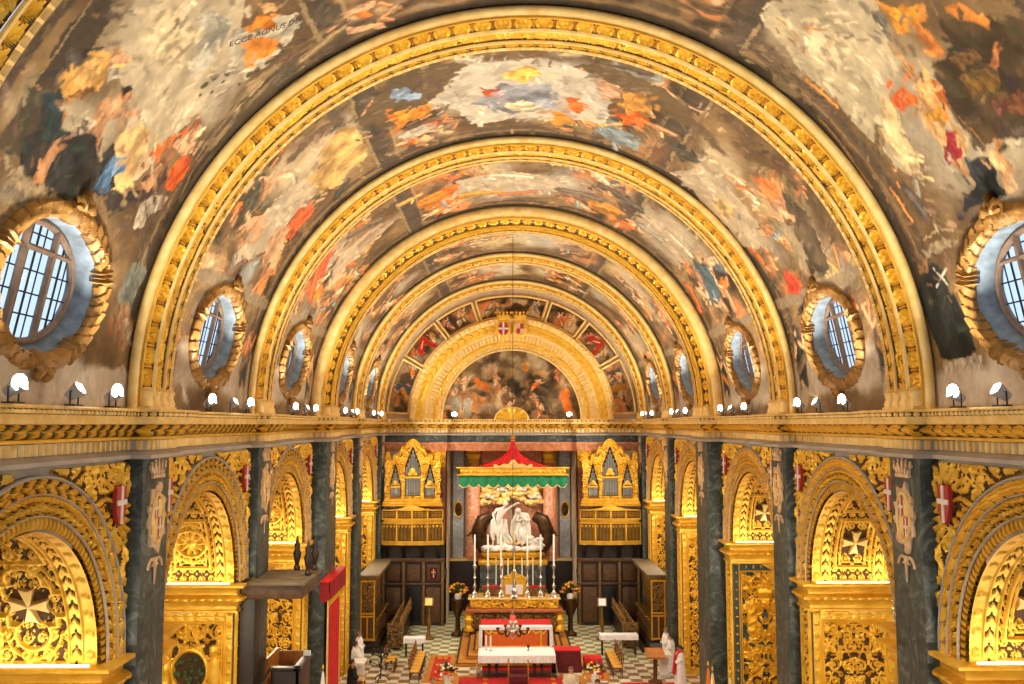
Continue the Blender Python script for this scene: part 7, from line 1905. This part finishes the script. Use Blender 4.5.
def strip(p, q, n): 
    U_, V_ = np.meshgrid(np.linspace(0, 1, n), np.linspace(0, 1, 8), indexing='ij')
    g.grid(np.stack([p[0] + (q[0] - p[0]) * U_ + .02 * np.cos(U_ * 40), p[1] + (q[1] - p[1]) * U_, 5.55 - .62 * V_ - .08 * V_ * np.abs(np.sin(U_ * PI * n / 12))], -1))
strip((.34, -.9), (.34, 2.4), 72); strip((.0, -.9), (.34, -.9), 14); strip((0, 2.4), (.34, 2.4), 14)
g.build('pelmet', MT['pelmet'], t)
Geo().box(.02, .37, -.93, 2.43, 5.53, 5.6, .02).build('tester', MT['scarlet'], t)
g = Geo(); [g.tube([(.34, -.9 + 3.3 * i / 24, 4.92), (.34, -.9 + 3.3 * i / 24, 4.74)], .03, 5) for i in range(25)]; g.build('fringe', MT['gold_deep'], t)
t = thing('armchair', 'crimson velvet armchair with gilt frame under the red hanging', 'chair', (-6.45, 36.9, 0), PI / 2)
Geo().box(-.32, .32, -.3, .3, .34, .5, .06).build('seat', MT['crimson'], t); Geo().box(-.3, .3, .24, .34, .5, 1.25, .04).build('backrest', MT['crimson'], t)
for x in (-.32, .32):
    Geo().tube([(x, -.28, 0), (x, -.28, .62), (x, -.2, .7), (x, .28, .72)], .03, 7).build('armrest', MT['gold_deep'], t); Geo().tube([(x, .3, 0), (x, .3, 1.3)], .032, 7).build('leg', MT['gold_deep'], t)
person('person in a long black robe standing beside the crimson armchair', (-6.5, 35.9, 0), PI / 2 + .3, 'dark', 'hair', 1.7)

# ------------------------------------------------------------ people in white, pedestals, flags, stands
person('person in white robe standing by the wall behind the red hanging, taller one', (-6.95, 40.6, 0), PI / 2, 'linen', 'hair_grey', 1.76, group='people in white robes')
person('person in white robe standing between the armchair and the taller robed figure', (-6.9, 39.3, 0), PI / 2 + .4, 'linen', 'hair', 1.6, group='people in white robes')
person('person in white robe standing nearest the choir stalls, flags side', (6.95, 41.2, 0), -PI / 2, 'linen', 'hair_grey', 1.76, group='people in white robes')
person('person in white robe standing in the middle of the group near the flags', (7.0, 40.3, 0), -PI / 2 - .3, 'linen', 'hair', 1.66, group='people in white robes')
person('person in white robe with red stole nearest the furled flags', (7.0, 38.2, 0), -PI / 2, 'linen', 'hair', 1.66, 'red', group='people in white robes')
person('person in pale clothes at the bottom of the view, in front of the crimson stand', (2.1, 34.6, 0), 0, 'cream', 'hair_grey', 1.72, group='people at the front')
person('person in pale clothes at the bottom of the view, beside the flags side bouquet', (2.95, 32.95, 0), 0, 'cream', 'hair', 1.7, group='people at the front')
person('person in pale clothes at the bottom of the view, below the pulpit side chairs', (-3.1, 33.3, 0), 0, 'cream', 'hair_grey', 1.7, group='people at the front')
for s, y in ((1, 39.5), (-1, 38.3)):
    t = thing('marble_baluster_pier', 'white marble balustrade pier beside the people in white, %s side' % SIDE[s], 'balustrade', (s * 6.55, y, 0))
    Geo().box(-.22, .22, -.22, .22, 0, .18, .02).box(-.17, .17, -.17, .17, .18, .95, .02).build('pier', MT['white'], t); Geo().box(-.25, .25, -.6, .3, .95, 1.08, .03).build('coping', MT['white'], t)
def flag(label, loc, h, cols):
    t = thing('furled_flag', label, 'flag', (loc[0], loc[1] - SHIFT, loc[2]), 0, 'furled flags on poles')
    Geo().tube([(0, 0, .05), (0, 0, h)], .022, 8).build('pole', MT['wood_mid'], t); Geo().lathe([(.2, 0), (.2, .05), (.05, .1), (.03, .3)], 12).build('foot', MT['black'], t)
    Geo().lathe([(0, h), (.03, h + .03), (.04, h + .1), (0, h + .2)], 10).build('finial', MT['gold'], t)
    for i, c in enumerate(cols):
        a = np.linspace(0, 2 * PI, 30, endpoint=False); z = np.linspace(0, 1, 16); A, Z = np.meshgrid(a, z, indexing='ij'); R = (.02 + .2 * Z ** .8) * (1 + .25 * np.cos(5 * A + 3 * Z + i))
        Geo().grid(np.stack([R * np.cos(A) * .8 + (i * .05 - .02) * Z, R * np.sin(A) * .8, h - .02 - (h - .5) * Z], -1), cu=True).build('cloth', MT[c], t)
flag('furled orange flag on a pole by the choir entrance pilaster, first of three', (6.62, 32.5, 0), 2.6, ('flower_orange',)); flag('furled white and yellow flag, middle of the three by the pilaster', (6.6, 31.75, 0), 2.62, ('linen', 'flower_yellow')); flag('furled white flag, nearest the deep-carved arch', (7.0, 31.0, 0), 2.68, ('flower_yellow', 'linen'))
flag('furled white flag standing alone before the red hanging', (-6.7, 32.2, 0), 2.6, ('linen',))
t = thing('reading_desk', 'brown wooden reading desk on a single column by the people in white', 'lectern', (6.0, 38.6, 0)); Geo().lathe([(.3, 0), (.3, .06), (.09, .15), (.07, 1.0), (.14, 1.1)], 14).build('column', MT['wood_mid'], t)
Geo().prism([(-.35, 1.05), (.3, 1.3), (.3, 1.38), (-.35, 1.13)], -.4, .4, 'x').build('sloping_top', MT['wood_lit'], t)
t = thing('music_stand', 'black music stand beside the wooden reading desk', 'music stand', (6.2, 39.3, 0)); Geo().tube([(0, 0, .25), (0, 0, 1.2)], .018, 7).build('stem', MT['black'], t)
for i in range(3): a = i * 2.094; Geo().tube([(0, 0, .3), (.3 * math.cos(a), .3 * math.sin(a), .01)], .014, 6).build('leg', MT['black'], t)
Geo().prism([(-.1, 1.1), (.12, 1.45), (.14, 1.44), (-.08, 1.09)], -.26, .26, 'x').build('tray', MT['black'], t)
t = thing('iron_candelabrum', 'black wrought iron floor candelabrum with curled branches near the straw chairs', 'candelabrum', (-5.75, 38.9, 0)); Geo().tube([(0, 0, .1), (0, 0, 1.5)], .03, 8).build('stem', MT['black'], t)
for i in range(3): a = i * 2.094 + .3; Geo().tube([(0, 0, .3), (.22 * math.cos(a), .22 * math.sin(a), .2), (.4 * math.cos(a), .4 * math.sin(a), .02)], .025, 7).build('foot', MT['black'], t)
for i in range(8):
    a = i * PI / 4; c, s = math.cos(a), math.sin(a); q = np.linspace(0, 1, 14); r = .5 * np.sin(q * 2.0); z = .55 + (.4 if i % 2 else .0) + .35 * q + .12 * np.sin(q * 5)
    Geo().tube(np.column_stack([r * c, r * s, z]), .018, 6).lathe([(.02, 0), (.06, .03), (.05, .08), (0, .07)], 8, (r[-1] * c, r[-1] * s, z[-1])).build('branch', MT['black'], t)
